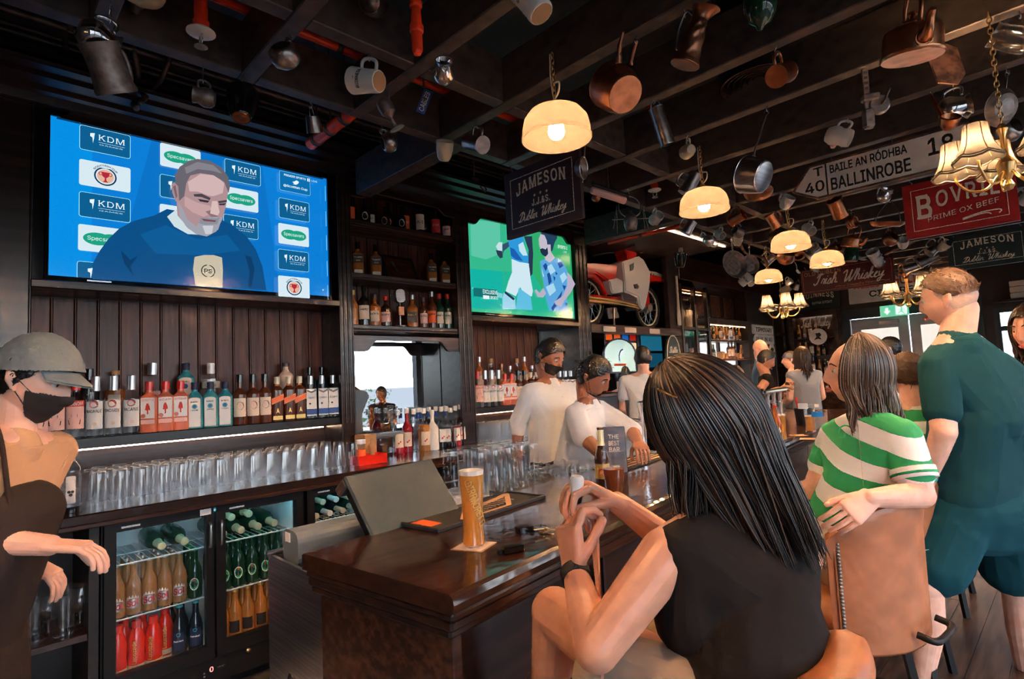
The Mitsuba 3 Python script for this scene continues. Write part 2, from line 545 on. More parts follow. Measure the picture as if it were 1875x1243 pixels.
# ------------------------------------------------------------------ the room
XP,XF = -3.66,-3.40          # back-bar panelling and the front of its pilasters
FAR,DECK = 9.6,3.35
RW = 2.4                        # right wall
NB = -2.6                       # wall behind the camera
struct('floor',box(-4.9,RW + 4.5,NB,FAR,-0.08,-0.004),'grout')
k = 0
for i in range(9):
    for j in range(7):
        x0 = -0.92 + i * 0.14 - 0.0
        y0 = -0.6 + j * 1.3 - (i % 3) * 0.4
        part('floor','board',box(x0,x0 + 0.138,y0,y0 + 1.297,-0.02,0.0 + 0.001 * ((i * 7 + j) % 3)),'floor_wood')
tile0 = shape(box(0,0.198,0,0.198,-0.015,0.0,0.002),'star_tile')
for i in range(11):
    for j in range(18):
        q = key_for('floor__tile')
        scene[q] = {**tile0,'to_world': T().translate([0.361 + i * 0.2 - 0.0,1.401 + j * 0.2,0.0])}
tile1 = shape(box(0,0.296,0,0.296,-0.015,0.0,0.003),'grey_tile')
for i in range(6):
    for j in range(14):
        q = key_for('floor__tile')
        scene[q] = {**tile1,'to_world': T().translate([-2.93 + i * 0.3,-0.3 + j * 0.3,0.0])}
struct('ceiling',box(-4.9,RW,NB,FAR,DECK,DECK + 0.1),'deck')
struct('wall_back',box(-3.80,-3.70,NB,4.44,0,DECK),'wall_dark')
struct('wall_rear',box(-4.9,RW,NB - 0.1,NB,0,DECK),'wall_dark')
far_wall = rect(-4.9,RW,0,DECK).difference(rect(-2.46,-0.98,0,2.10)).difference(rect(-0.80,1.6,0.75,2.05))
struct('wall_far',wall_xz(far_wall,FAR,FAR + 0.12),'wall_dark')
ow = rect(NB,FAR,0,DECK)
for a,b in ((-2.2,0.2),(0.5,3.2),(3.5,6.75)):
    ow = ow.difference(rect(a,b,0.12,2.55))
struct('wall_terrace',wall_yz(ow,RW,RW + 0.14),'wall_dark')
struct('trim_1',wall_xz(sg.Polygon([(-3.70,2.83),(-3.37,2.83),(-3.36,2.87),(-3.34,2.88),(-3.335,2.905),(-3.29,2.925),(-3.285,2.95),
                                     (-3.25,2.965),(-3.245,2.985),(-3.26,2.995),(-3.31,3.0),(-3.31,3.02),(-3.29,3.03),(-3.29,3.05),(-3.70,3.05)]),NB,4.46),'trim',label='moulded cornice along the top of the back bar')
struct('wall_bulkhead',box(-3.70,-3.52,NB,4.46,3.05,DECK),'bulkhead')
for i,(xx,zz,r) in enumerate(((-3.47,3.10,0.014),(-3.47,3.19,0.012),(-3.47,3.225,0.012),(-3.30,3.2,0.016))):
    cnd = solo('conduit',('dark steel conduit along the bulkhead just above the cornice','thin conduit along the bulkhead, lower of a close pair',
                           'thin conduit along the bulkhead, upper of a close pair','thick dark conduit hanging out in front of the bulkhead')[i],'conduit',
               tube([(xx,NB + 0.02,zz),(xx,4.42,zz)],r,8),'iron',True)
    for yy in (0.35,1.15,2.3,3.4):
        part(cnd,'saddle',box(xx - r * 1.5,xx + r * 1.4,yy - 0.012,yy + 0.012,zz - r * 1.6,zz + r * 1.6,0.003),'iron')
# ------------------------------------------------------------------ ceiling lattice
BZ,BT,BH = 2.62,0.062,0.21
ys = [0.31 + 0.4685 * i for i in range(-4,20)]
for i,y in enumerate(ys):
    x1 = RW - 0.02
    struct('beam',box(-2.21,x1,y - BT / 2,y + BT / 2,BZ,BZ + BH,0.004),'beam')
for x in (-2.18,-1.72):
    for a,b in zip(ys[:-1],ys[1:]):
        struct('beam',box(x - BT / 2,x + BT / 2,a + BT / 2,b - BT / 2,BZ + 0.001,BZ + BH,0.004),'beam')
for x in (-0.35,1.4):
    struct('beam',box(x - 0.05,x + 0.05,NB,FAR,BZ + BH,BZ + BH + 0.14,0.004),'beam')
struct('beam',box(-3.30,-2.24,1.86,1.97,2.69,2.93,0.004),'beam',label='dark bracket beam from the cornice to the ceiling lattice')
struct('beam',box(-3.30,-2.24,4.30,4.41,2.69,2.93,0.004),'beam')
# ------------------------------------------------------------------ back bar joinery


def board_row(unit_key,y0,y1,z0,z1,w=0.095,x=XP):
    n = max(1,round((y1 - y0) / w))
    w = (y1 - y0) / n
    for i in range(n):
        a = y0 + i * w
        prof = sg.Polygon([(x - 0.03,a),(x - 0.03,a + w),(x - 0.004,a + w),(x,a + w - 0.003),(x,a + 0.013),(x - 0.003,a + 0.0115)]
                          + [(x + 0.0055 * math.sin(t),a + 0.006 - 0.0055 * math.cos(t)) for t in np.linspace(PI,0,8)])
        part(unit_key,'board',mv(extr(prof,z1 - z0),0,0,z0),'board',30)


def pilaster(unit_key,y0,y1,z0=0.935,z1=2.83):
    part(unit_key,'pilaster',box(-3.70,XF,y0,y1,z0,z1,0.003),'trim')
    w = y1 - y0
    for t in (0.33,0.67):
        part(unit_key,'bead',tube([(XF,y0 + w * t,z0 + 0.25),(XF,y0 + w * t,z1 - 0.12)],0.007,8),'trim',True)
    for t in (0.0,1.0):
        part(unit_key,'bead',tube([(XF,y0 + w * t,z0),(XF,y0 + w * t,z1)],0.006,8),'trim',True)


def valance(y0,y1,ztop,zlow,zhigh,inset,curve):
    """A board whose lower edge is low at the ends and rises to zhigh by an ogee."""
    a = [(y0,ztop),(y0,zlow),(y0 + inset,zlow)]
    t = np.linspace(0,1,9)[1:]
    s = t * t * (3 - 2 * t)
    a += [(y0 + inset + curve * u,zlow + (zhigh - zlow) * q) for u,q in zip(t,s)]
    a += [(y1 - inset - curve * u,zlow + (zhigh - zlow) * q) for u,q in zip(t[::-1],s[::-1])]
    a += [(y1 - inset,zlow),(y1,zlow),(y1,ztop)]
    return sg.Polygon(a)


def edge_bead(poly,x,r=0.006,zmax=9):
    """A bead along the lower edge of a valance."""
    c = np.array(poly.exterior.coords)[1:-2]
    return tube([(x,a,b) for a,b in c if b < zmax],r,6)
bay1 = thing('back_bar_unit','dark panelled back bar bay under the larger screen, nearest the flat-capped barman','back bar')
pilaster(bay1,-0.25,0.225)
pilaster(bay1,1.775,1.865)
board_row(bay1,0.225,1.775,1.17,1.94)
part(bay1,'back_panel',box(XP - 0.03,XP - 0.002,0.225,1.775,1.94,2.83),'black_trim')
part(bay1,'ledge',box(XP - 0.02,XF + 0.012,0.225,1.775,1.945,1.985,0.005),'shelf',label='dark wooden ledge below the screen')
part(bay1,'bottle_shelf',box(XP - 0.02,-3.42,0.225,1.775,1.177,1.228,0.004),'black_trim',label='black shelf that carries the spirit bottles')
v1 = valance(0.225,1.775,2.83,2.79,2.866,0.09,0.10)
part(bay1,'valance',wall_yz(v1,XF - 0.022,XF),'trim')
part(bay1,'lower_panel',box(XP - 0.03,XP,0.225,1.775,0.935,1.177),'shelf')
bay2 = thing('back_bar_unit','narrow back bar bay with three shelves over a mirror','back bar')
pilaster(bay2,2.775,2.905)
board_row(bay2,1.865,2.775,1.80,2.83)
for z,nm in ((2.56,"top"),(2.19,"middle"),(1.835,"bottom")):
    part(bay2,'shelf',box(XP - 0.02,XF - 0.01,1.865,2.775,z - 0.045,z,0.004),'shelf')
    part(bay2,'bead',tube([(XF - 0.008,1.87,z - 0.03),(XF - 0.008,2.77,z - 0.03)],0.006,6),'shelf',True)
v2 = valance(1.865,2.775,2.83,2.715,2.765,0.09,0.09)
v2b = v2.union(rect(1.865,1.872,2.5,2.73)).union(rect(2.755,2.775,2.5,2.73))
part(bay2,'valance',wall_yz(v2b,XF - 0.022,XF),'trim')
part(bay2,'bead',edge_bead(v2,XF,0.007),'shelf',True)
v3 = valance(1.865,2.775,1.76,1.655,1.73,0.10,0.09)
part(bay2,'arch_panel',wall_yz(v3,XF - 0.03,XF - 0.004),'shelf')
part(bay2,'side_panel',box(XP,XF - 0.02,1.865,1.875,0.936,1.76),'trim')
part(bay2,'mirror',box(XP - 0.012,XP + 0.004,1.875,2.77,0.936,1.76),'mirror',label='mirror behind the counter bottles')
bay3 = thing('back_bar_unit','dark panelled back bar bay under the second screen beside the moped shelf','back bar')
pilaster(bay3,4.265,4.44)
board_row(bay3,2.905,3.95,1.17,1.92)
part(bay3,'mirror',box(XP - 0.012,XP,3.95,4.265,1.17,1.92),'mirror',label='narrow mirror at the end of the panelling')
part(bay3,'back_panel',box(XP - 0.03,XP - 0.002,2.905,4.265,1.92,2.83),'black_trim')
part(bay3,'ledge',box(XP - 0.02,XF + 0.012,2.905,4.265,1.90,1.945,0.005),'shelf')
part(bay3,'bottle_shelf',box(XP - 0.02,-3.42,2.905,4.265,1.157,1.205,0.004),'black_trim')
v4 = valance(2.905,4.265,2.83,2.70,2.76,0.08,0.08)
part(bay3,'valance',wall_yz(v4,XF - 0.022,XF),'trim')
part(bay3,'lower_panel',box(XP - 0.03,XP,2.905,4.265,0.935,1.157),'shelf')
def strip(key,lab,x,y0,y1,z,col,w=0.012):
    k = thing(key,lab,'strip light')
    part(k,'housing',box(x - 0.004 - w,x - w,y0,y1,z - 0.008,z + 0.008),'black_plastic')
    part(k,'diffuser',box(x - w,x,y0 + 0.01,y1 - 0.01,z - 0.006,z + 0.006),'led',emit=col)


WARM = np.array([1.0,0.52,0.22])
strip('strip_light','warm strip light along the rear of the large bottle shelf',XP + 0.02,0.23,1.77,1.240,(WARM * 5).tolist())
strip('strip_light','warm strip light above the long row of upturned glasses',XP + 0.02,0.23,1.77,1.160,(np.array([1,0.66,0.42]) * 13).tolist())
strip('strip_light','warm strip light along the rear of the bottle shelf behind the white-shirted barman',XP + 0.02,2.91,4.26,1.217,(WARM * 8).tolist())
strip('strip_light','warm strip light above the glasses behind the white-shirted barman',XP + 0.02,2.91,4.26,1.14,(np.array([1,0.6,0.33]) * 13).tolist())
ct = solo('counter_top','long dark polished counter top of the back bar','counter',join(box(-3.68,-2.965,-0.6,4.44,0.893,0.935,0.005)),'bar_top')
part(ct,'edge_strip',box(-2.985,-2.955,-0.6,4.44,0.875,0.897,0.004),'shelf')

# ------------------------------------------------------------------ moped recess, far cabinets, far wall
struct('wall_recess',box(-4.62,-4.55,4.44,9.6,0,DECK),'wall_dark')
struct('wall_recess',box(-4.55,-3.42,4.40,4.44,1.85,DECK),'wall_dark')
struct('wall_recess',box(-4.55,-3.42,6.18,6.24,0,DECK),'wall_dark')
sof = thing('soffit_panel','dark ceiling panel over the moped shelf','ceiling panel')
part(sof,'panel',box(-4.55,-2.6,4.46,6.2,2.80,2.85),'bulkhead')
part(sof,'strip_light',box(-2.74,-2.72,4.6,6.1,2.788,2.80),'led',emit=(28,17,10))  # added strip that brightens the moped, not a known fitting
part(sof,'edge',box(-2.63,-2.58,4.46,6.2,2.77,2.87,0.004),'beam')
ms = thing('moped_shelf','deep dark shelf that carries the moped','shelf')
part(ms,'slab',box(-4.55,-3.40,4.44,6.18,1.86,1.925,0.004),'trim')
part(ms,'front_rail',box(-3.41,-3.38,4.44,6.18,1.845,1.935,0.004),'shelf')
for yy,lab in ((4.62,None),(5.0,None),(5.48,None)):
    part(ms,'plate',box(-3.378,-3.372,yy,yy + 0.21,1.86,1.915),'cream_matt',label='small pale name plate on the rail')

# ------------------------------------------------------------------ the two screens
def on_wall(m,x,y,z):
    """Lettering in xy set upright on a wall that faces +x."""
    return tf(m,np.array([[0,0,1,x],[1,0,0,y],[0,1,0,z],[0,0,0,1.0]]))


class Screen:
    def __init__(self,key,x,k=1.0):
        self.key,self.x,self.n,self.k,self.by = key,x,0,k,{}

    def add(self,col,*meshes):
        self.by.setdefault(col,[]).extend(meshes)

    def poly(self,col,pts,r=0.0):
        p = pts if isinstance(pts,sg.base.BaseGeometry) else sg.Polygon(pts).buffer(0)
        if r:
            p = p.buffer(r).buffer(-2 * r).buffer(r)
        self.n += 1
        a = self.x + 0.0004 * self.n
        self.add(col,wall_yz(p,a,a + 0.0003))

    def text(self,col,s,h,y,z,w=None,**k):
        m = text(s,h,0.0003,**k)
        if w:
            m = fit(m,w,False)
        self.n += 1
        self.add(col,on_wall(m,self.x + 0.0004 * self.n,y,z))

    def done(self):
        for col,ms in self.by.items():
            c = (np.array(hexc(col)) * self.k).tolist()
            part(self.key,'picture',join(*ms),'screen',emit=c)


def tv_body(key,y0,y1,z0,z1,x):
    part(key,'casing',box(x - 0.07,x - 0.006,y0,y1,z0,z1,0.006),'black_plastic')
    fr = rect(y0,y1,z0,z1).difference(rect(y0 + 0.012,y1 - 0.012,z0 + 0.022,z1 - 0.012))
    part(key,'bezel',wall_yz(fr,x - 0.008,x + 0.012),'black_gloss')
    part(key,'badge',box(x + 0.011,x + 0.014,y0 + 0.16,y0 + 0.26,z0 + 0.006,z0 + 0.014),'silver_cap')


tv1 = thing('television','large wall screen showing a bearded man before a blue sponsor board','television')
tv_body(tv1,0.28,1.73,1.99,2.815,-3.43)
s1 = Screen(tv1,-3.432)
s1.poly('0a7fd8',rect(0.292,1.718,2.012,2.803))
s1.poly('0490e6',rect(0.292,0.46,2.012,2.803))
s1.poly('0a74c8',sg.Polygon([(0.72,2.803),(1.3,2.803),(1.4,2.012),(0.55,2.012)]))
INK,TEAL,WHT,LINE = '103050','0c5f92','d8eaf2','9fe0f5'


def kdm(y,z,w=0.205,h=0.128,cut=None):
    o = rrect(y,y + w,z - h,z,0.012)
    s1.poly(LINE,o)
    s1.poly(TEAL,o.buffer(-0.003))
    s1.text('eaf6fa','KDM',0.030,y + w * 0.36,z - 0.062,w * 0.52,serif=0.06)
    s1.poly('eaf6fa',rect(y + w * 0.36,y + w * 0.88,z - 0.074,z - 0.0725))
    s1.poly('eaf6fa',[(y + w * .20,z - .035),(y + w * .29,z - .03),(y + w * .275,z - .06),(y + w * .255,z - .085),(y + w * .245,z - .055),(y + w * .20,z - .05)])
    s1.text('cfe8f0','GAMES',0.006,y + w * 0.38,z - 0.088,w * 0.46)


def optic(y,z,w=0.2,h=0.128,word='Specsavers'):
    s1.poly(WHT,rrect(y,y + w,z - h,z,0.010))
    c = z - h * 0.5
    e = shapely.union_all([affinity.scale(sg.Point(y + w * t,c).buffer(1,quad_segs=10),w * 0.27,h * 0.24) for t in (0.36,0.64)])
    s1.poly('1fa282',e)
    s1.text('f4fbf8',word,0.020,y + w * 0.17,c - 0.008,w * 0.66)


def cup(y,z,w=0.2,h=0.132):
    s1.poly(WHT,rrect(y,y + w,z - h,z,0.010))
    c,r = sg.Point(y + w / 2,z - h * 0.52),h * 0.36
    s1.poly('183a5c',c.buffer(r).difference(c.buffer(r * 0.86)).difference(rect(y + w * .3,y + w * .7,z - h * .2,z)))
    s1.poly('e3b59b',c.buffer(r * 0.74))
    cy,cz = y + w / 2,z - h * 0.52
    s1.poly('b52a3a',[(cy - .018,cz + .022),(cy + .018,cz + .022),(cy + .013,cz),(cy + .003,cz - .008),(cy + .004,cz - .022),(cy + .012,cz - .03),(cy - .012,cz - .03),(cy - .004,cz - .022),(cy - .003,cz - .008),(cy - .013,cz)])
    for sx in (-1,1):
        q = sg.Point(cy + sx * .02,cz + .012)
        s1.poly('b52a3a',q.buffer(.009).difference(q.buffer(.006)))
    t = text('SCOTTISH CUP',0.0085,0.0003,True)
    a,b = t.bounds[0][0],t.bounds[1][0]
    v = np.array(t.vertices)
    ang,R = np.radians(150) - (v[:,0] - a) / (b - a) * np.radians(120),r * 1.08 + v[:,1]
    s1.n += 1
    s1.add('183a5c',on_wall(trimesh.Trimesh(np.stack([R * np.cos(ang),R * np.sin(ang),v[:,2]],-1),t.faces,process=False),s1.x + 0.0004 * s1.n,cy,cz))


R0,PITCH = 2.781,0.1665
kdm(0.406,R0 + 0.012,0.216)
cup(0.406,R0 - PITCH,0.216)
kdm(0.406,R0 - 2 * PITCH,0.216)
optic(0.404,R0 - 3 * PITCH,0.216,0.133)
kdm(0.400,R0 - 4 * PITCH - 0.02,0.216,0.09)
optic(0.755,R0 + 0.008)
kdm(0.753,R0 - PITCH)
optic(0.752,R0 - 2 * PITCH)
kdm(1.08,R0)
optic(1.073,R0 - PITCH,0.195)
kdm(1.07,R0 - 2 * PITCH,0.195)
o = rrect(1.397,1.595,R0 - 0.125,R0,0.010)
s1.poly(LINE,o)
s1.poly('0a6fb0',o.buffer(-0.002))
s1.text('eaf6fa','PREMIER SPORTS',0.013,1.425,R0 - 0.028,0.14,bold=True)
s1.poly('eaf6fa',rect(1.575,1.592,R0 - 0.032,R0 - 0.012))
s1.text('0a6fb0','1',0.013,1.581,R0 - 0.029,bold=True)
s1.text('eaf6fa','LIVE',0.012,1.602,R0 - 0.028,0.04)
s1.poly('eaf6fa',[(1.477,R0 - .058),(1.492,R0 - .05),(1.503,R0 - .042),(1.513,R0 - .044),(1.52,R0 - .05),(1.514,R0 - .062),(1.5,R0 - .072),(1.48,R0 - .07),(1.488,R0 - .065)])
s1.text('eaf6fa','@Scottish Cup',0.014,1.42,R0 - 0.096,0.155,bold=True)
kdm(1.388,R0 - PITCH - 0.008,0.196)
optic(1.382,R0 - 2 * PITCH - 0.004,0.194)
kdm(1.377,R0 - 3 * PITCH,0.195)
cup(1.374,R0 - 4 * PITCH,0.198)
for z in (2.74,2.57,2.41,2.24,2.08):
    s1.poly(LINE,rect(1.69,1.693,z - 0.1,z))
s1.poly('0a4f86',[(0.458,2.004),(0.460,2.084),(0.486,2.147),(0.521,2.213),(0.568,2.276),(0.630,2.326),(0.722,2.371),(0.781,2.417),(1.044,2.409),(1.121,2.379),(1.191,2.328),(1.244,2.254),(1.280,2.157),(1.301,2.015)])
s1.poly('083c68',[(0.575,2.163),(0.589,2.099),(0.630,2.037),(0.616,2.085),(0.651,2.148),(0.616,2.118),(0.596,2.141)])
s1.poly('083c68',[(1.181,2.213),(1.206,2.121),(1.196,2.025),(1.214,2.027),(1.234,2.133),(1.216,2.208)])
s1.poly('0c5c98',[(0.658,2.258),(0.774,2.328),(0.928,2.272),(1.086,2.322),(1.154,2.238),(0.960,2.186),(0.729,2.166)])
s1.poly('cfe0e4',[(0.781,2.375),(0.827,2.425),(0.850,2.376),(0.885,2.332),(0.932,2.299),(0.881,2.294),(0.815,2.326)])
s1.poly('b08f92',[(0.833,2.533),(0.827,2.461),(0.831,2.390),(0.858,2.359),(0.881,2.327),(0.928,2.299),(0.977,2.295),(1.027,2.332),(1.061,2.412),(1.079,2.490),(1.090,2.567),(1.099,2.626),(1.046,2.671),(0.963,2.680),(0.882,2.634),(0.851,2.582)])
s1.poly('d3b4b4',[(0.882,2.588),(0.946,2.648),(1.029,2.658),(1.071,2.620),(1.062,2.562),(1.011,2.533),(0.987,2.532),(0.930,2.544),(0.890,2.536)],0.004)
s1.poly('c6a3a2',[(0.866,2.504),(0.929,2.480),(0.994,2.474),(1.011,2.440),(0.961,2.404),(0.905,2.421),(0.866,2.450)],0.004)
s1.poly('8e7078',[(0.970,2.437),(1.023,2.461),(1.037,2.419),(1.002,2.409)])
s1.poly('d8bcb8',[(1.005,2.504),(1.032,2.509),(1.044,2.446),(1.034,2.424),(0.994,2.430)],0.002)
s1.poly('6a6670',[(0.824,2.549),(0.818,2.610),(0.843,2.665),(0.883,2.706),(0.931,2.731),(0.996,2.736),(1.055,2.713),(1.093,2.663),(1.101,2.608),(1.093,2.568),(1.070,2.629),(1.012,2.656),(0.946,2.653),(0.894,2.627),(0.874,2.578),(0.864,2.504),(0.839,2.472)])
s1.poly('85828c',[(0.867,2.666),(0.931,2.714),(1.013,2.715),(1.063,2.675),(1.004,2.680),(0.930,2.672),(0.874,2.632)],0.003)
s1.poly('a98b90',[(0.801,2.553),(0.814,2.573),(0.834,2.553),(0.839,2.470),(0.821,2.466),(0.806,2.510)])
s1.poly('7d636c',[(0.809,2.546),(0.821,2.556),(0.830,2.497),(0.823,2.482)])
s1.poly('9fa2ac',[(0.835,2.462),(0.856,2.430),(0.877,2.376),(0.925,2.341),(0.949,2.393),(1.011,2.412),(1.057,2.420),(1.035,2.342),(0.977,2.295),(0.920,2.300),(0.873,2.333),(0.841,2.383)])
s1.poly('8c8f9a',[(0.943,2.397),(1.025,2.406),(1.044,2.418),(1.031,2.374),(0.969,2.359),(0.937,2.363)])
s1.poly('c9ccd2',[(0.953,2.352),(1.010,2.362),(1.002,2.314),(0.969,2.305)],0.004)
s1.poly('7a4a52',[(0.949,2.391),(1.025,2.394),(1.019,2.384),(0.961,2.380)])
s1.poly('4a444e',[(0.909,2.523),(0.950,2.534),(0.996,2.519),(0.991,2.505),(0.950,2.515),(0.913,2.511)])
s1.poly('4a444e',[(1.035,2.508),(1.081,2.524),(1.082,2.511),(1.040,2.496)])
s1.poly('38323c',[(0.931,2.500),(0.990,2.501),(0.980,2.488),(0.941,2.488)])
s1.poly('38323c',[(1.038,2.493),(1.077,2.504),(1.068,2.490),(1.043,2.485)])
s1.poly('c9bfa8',sg.Polygon([(0.916,2.167),(0.960,2.182),(1.009,2.188),(1.049,2.180),(1.053,2.114),(1.049,2.013),(0.919,2.011),(0.908,2.099)]).buffer(0.004))
cc = sg.Polygon([(0.980,2.098),(0.980,2.098),(0.980,2.097)]).centroid
rg = cc.buffer(0.036).difference(cc.buffer(0.031)).difference(rect(cc.x - .006,cc.x + .006,cc.y - .1,cc.y + .1))
s1.poly('2a2626',rg)
s1.text('2a2626','PS',0.022,cc.x - 0.02,cc.y - 0.011,0.04,bold=True)
s1.poly('d8eaf2',sg.Point(1.655,2.045).buffer(0.005))
s1.done()

tv2 = thing('television','smaller wall screen showing two footballers on green grass','television')
tv_body(tv2,2.915,4.255,1.955,2.79,-3.43)
s2 = Screen(tv2,-3.432)
s2.poly('35b98c',rect(2.927,4.243,1.977,2.777))
s2.poly('12b3a4',[(2.932,2.329),(3.304,2.345),(3.282,2.002),(2.915,2.012)])
s2.poly('2fae6e',[(3.702,2.762),(4.314,2.811),(4.294,2.257),(3.973,2.022),(3.673,2.376)])
s2.poly('1fb592',[(3.304,2.345),(3.673,2.376),(3.973,2.022),(3.282,2.002)])
s2.poly('5cc6a6',[(2.965,2.739),(3.299,2.772),(3.292,2.496),(3.118,2.428),(2.958,2.439)],0.01)
s2.poly('7fd0d4',[(2.953,2.179),(3.292,2.153),(3.289,2.109),(2.952,2.165)])
s2.poly('27384f',[(3.589,2.694),(3.695,2.710),(3.698,2.548),(3.675,2.359),(3.640,2.334),(3.608,2.340),(3.621,2.454),(3.642,2.575)])
s2.poly('2f98d8',[(3.388,2.623),(3.577,2.700),(3.593,2.585),(3.636,2.523),(3.630,2.447),(3.513,2.450),(3.417,2.463),(3.405,2.535)])
s2.poly('bfe3ee',[(3.512,2.607),(3.573,2.641),(3.624,2.522),(3.564,2.514),(3.520,2.550)])
s2.poly('1b5fb0',[(3.407,2.568),(3.457,2.559),(3.561,2.464),(3.468,2.469),(3.413,2.495)])
s2.poly('35506a',[(3.314,2.580),(3.388,2.615),(3.396,2.575),(3.327,2.525),(3.313,2.483)])
s2.poly('c9dfe6',[(3.236,2.553),(3.271,2.594),(3.315,2.600),(3.307,2.522),(3.271,2.506)])
s2.poly('2a3c50',[(3.234,2.521),(3.307,2.522),(3.312,2.467),(3.278,2.455),(3.248,2.483)])
s2.poly('cfe8f2',[(3.417,2.467),(3.513,2.450),(3.631,2.451),(3.645,2.322),(3.667,2.207),(3.651,2.155),(3.561,2.145),(3.509,2.227),(3.446,2.140),(3.326,2.176),(3.365,2.263),(3.415,2.349)])
s2.poly('9fd4ec',[(3.303,2.162),(3.434,2.127),(3.438,2.026),(3.277,2.017),(3.283,2.097)])
s2.poly('20304a',[(3.320,2.175),(3.433,2.119),(3.415,2.102),(3.313,2.155)])
s2.poly('5fbfe2',[(3.485,2.217),(3.633,2.154),(3.648,2.030),(3.438,2.026)])
s2.poly('c3bccb',[(3.781,2.696),(3.813,2.753),(3.904,2.776),(3.952,2.730),(3.941,2.596),(3.996,2.546),(3.920,2.488),(3.857,2.507),(3.848,2.549),(3.800,2.587),(3.782,2.645)])
s2.poly('22405e',[(3.806,2.748),(3.839,2.773),(3.918,2.791),(3.988,2.775),(4.032,2.742),(3.994,2.683),(3.962,2.608),(3.939,2.605),(3.940,2.667),(3.894,2.660),(3.891,2.695),(3.863,2.743)])
s2.poly('22405e',[(3.956,2.788),(4.016,2.789),(4.043,2.748),(4.016,2.713),(3.971,2.724)])
s2.poly('1d3048',[(3.789,2.601),(3.821,2.615),(3.865,2.608),(3.892,2.634),(3.898,2.573),(3.860,2.540),(3.816,2.552),(3.794,2.576)])
s2.poly('5aa6dc',[(3.780,2.489),(3.845,2.514),(3.907,2.487),(4.016,2.548),(4.095,2.526),(4.157,2.452),(4.190,2.357),(4.142,2.280),(4.135,2.039),(3.871,2.034),(3.830,2.168),(3.810,2.304),(3.791,2.388)])
for q in ([(3.815,2.450),(3.855,2.481),(3.884,2.449),(3.849,2.402)],[(4.025,2.501),(4.080,2.516),(4.111,2.483),(4.048,2.450)],[(3.866,2.378),(3.906,2.400),(3.925,2.314),(3.883,2.272)],[(3.986,2.417),(4.017,2.393),(3.989,2.382)],
          [(3.898,2.061),(3.969,2.135),(4.071,2.239),(4.036,2.148),(3.922,2.036)],[(4.075,2.292),(4.129,2.288),(4.098,2.241)],[(4.102,2.126),(4.135,2.119),(4.124,2.074)],[(3.949,2.369),(3.980,2.354),(3.958,2.317)]):
    s2.poly('1d4c96',q)
for q in ([(3.871,2.448),(3.932,2.481),(3.986,2.417),(3.910,2.374)],[(4.022,2.545),(4.081,2.529),(4.025,2.501)],[(4.042,2.378),(4.113,2.421),(4.150,2.371),(4.077,2.310)],[(3.837,2.255),(3.943,2.299),(3.977,2.231),(3.882,2.172)],[(3.788,2.430),(3.820,2.356),(3.806,2.338)]):
    s2.poly('a9d8ee',q)
s2.poly('b9b0c4',[(4.154,2.425),(4.207,2.394),(4.264,2.318),(4.193,2.231),(4.089,2.143),(4.030,2.077),(3.953,2.099),(3.942,2.124),(4.066,2.185),(4.143,2.289)])
s2.poly('b9b0c4',[(3.799,2.243),(3.833,2.194),(3.792,2.153),(3.717,2.152),(3.679,2.208),(3.704,2.222),(3.745,2.188)])
s2.poly('0f6f6e',[(2.953,2.173),(3.218,2.176),(3.211,2.106),(2.954,2.103)])
s2.text('eaf6f4','EXCLUSIVE',0.032,3.055,2.135,0.165,bold=True)
s2.poly('eaf6f4',rect(3.055,3.125,2.09,2.12))
s2.text('eaf6f4','SPORTS',0.024,3.135,2.094,0.085,bold=True)
s2.text('eaf6f4','SPORTS 2',0.03,4.03,2.645,0.14,bold=True)
s2.text('eaf6f4','LIVE',0.017,4.11,2.61,0.05)
s2.done()

# ------------------------------------------------------------------ counter fridges
CYAN = np.array([0.26,0.80,1.0])


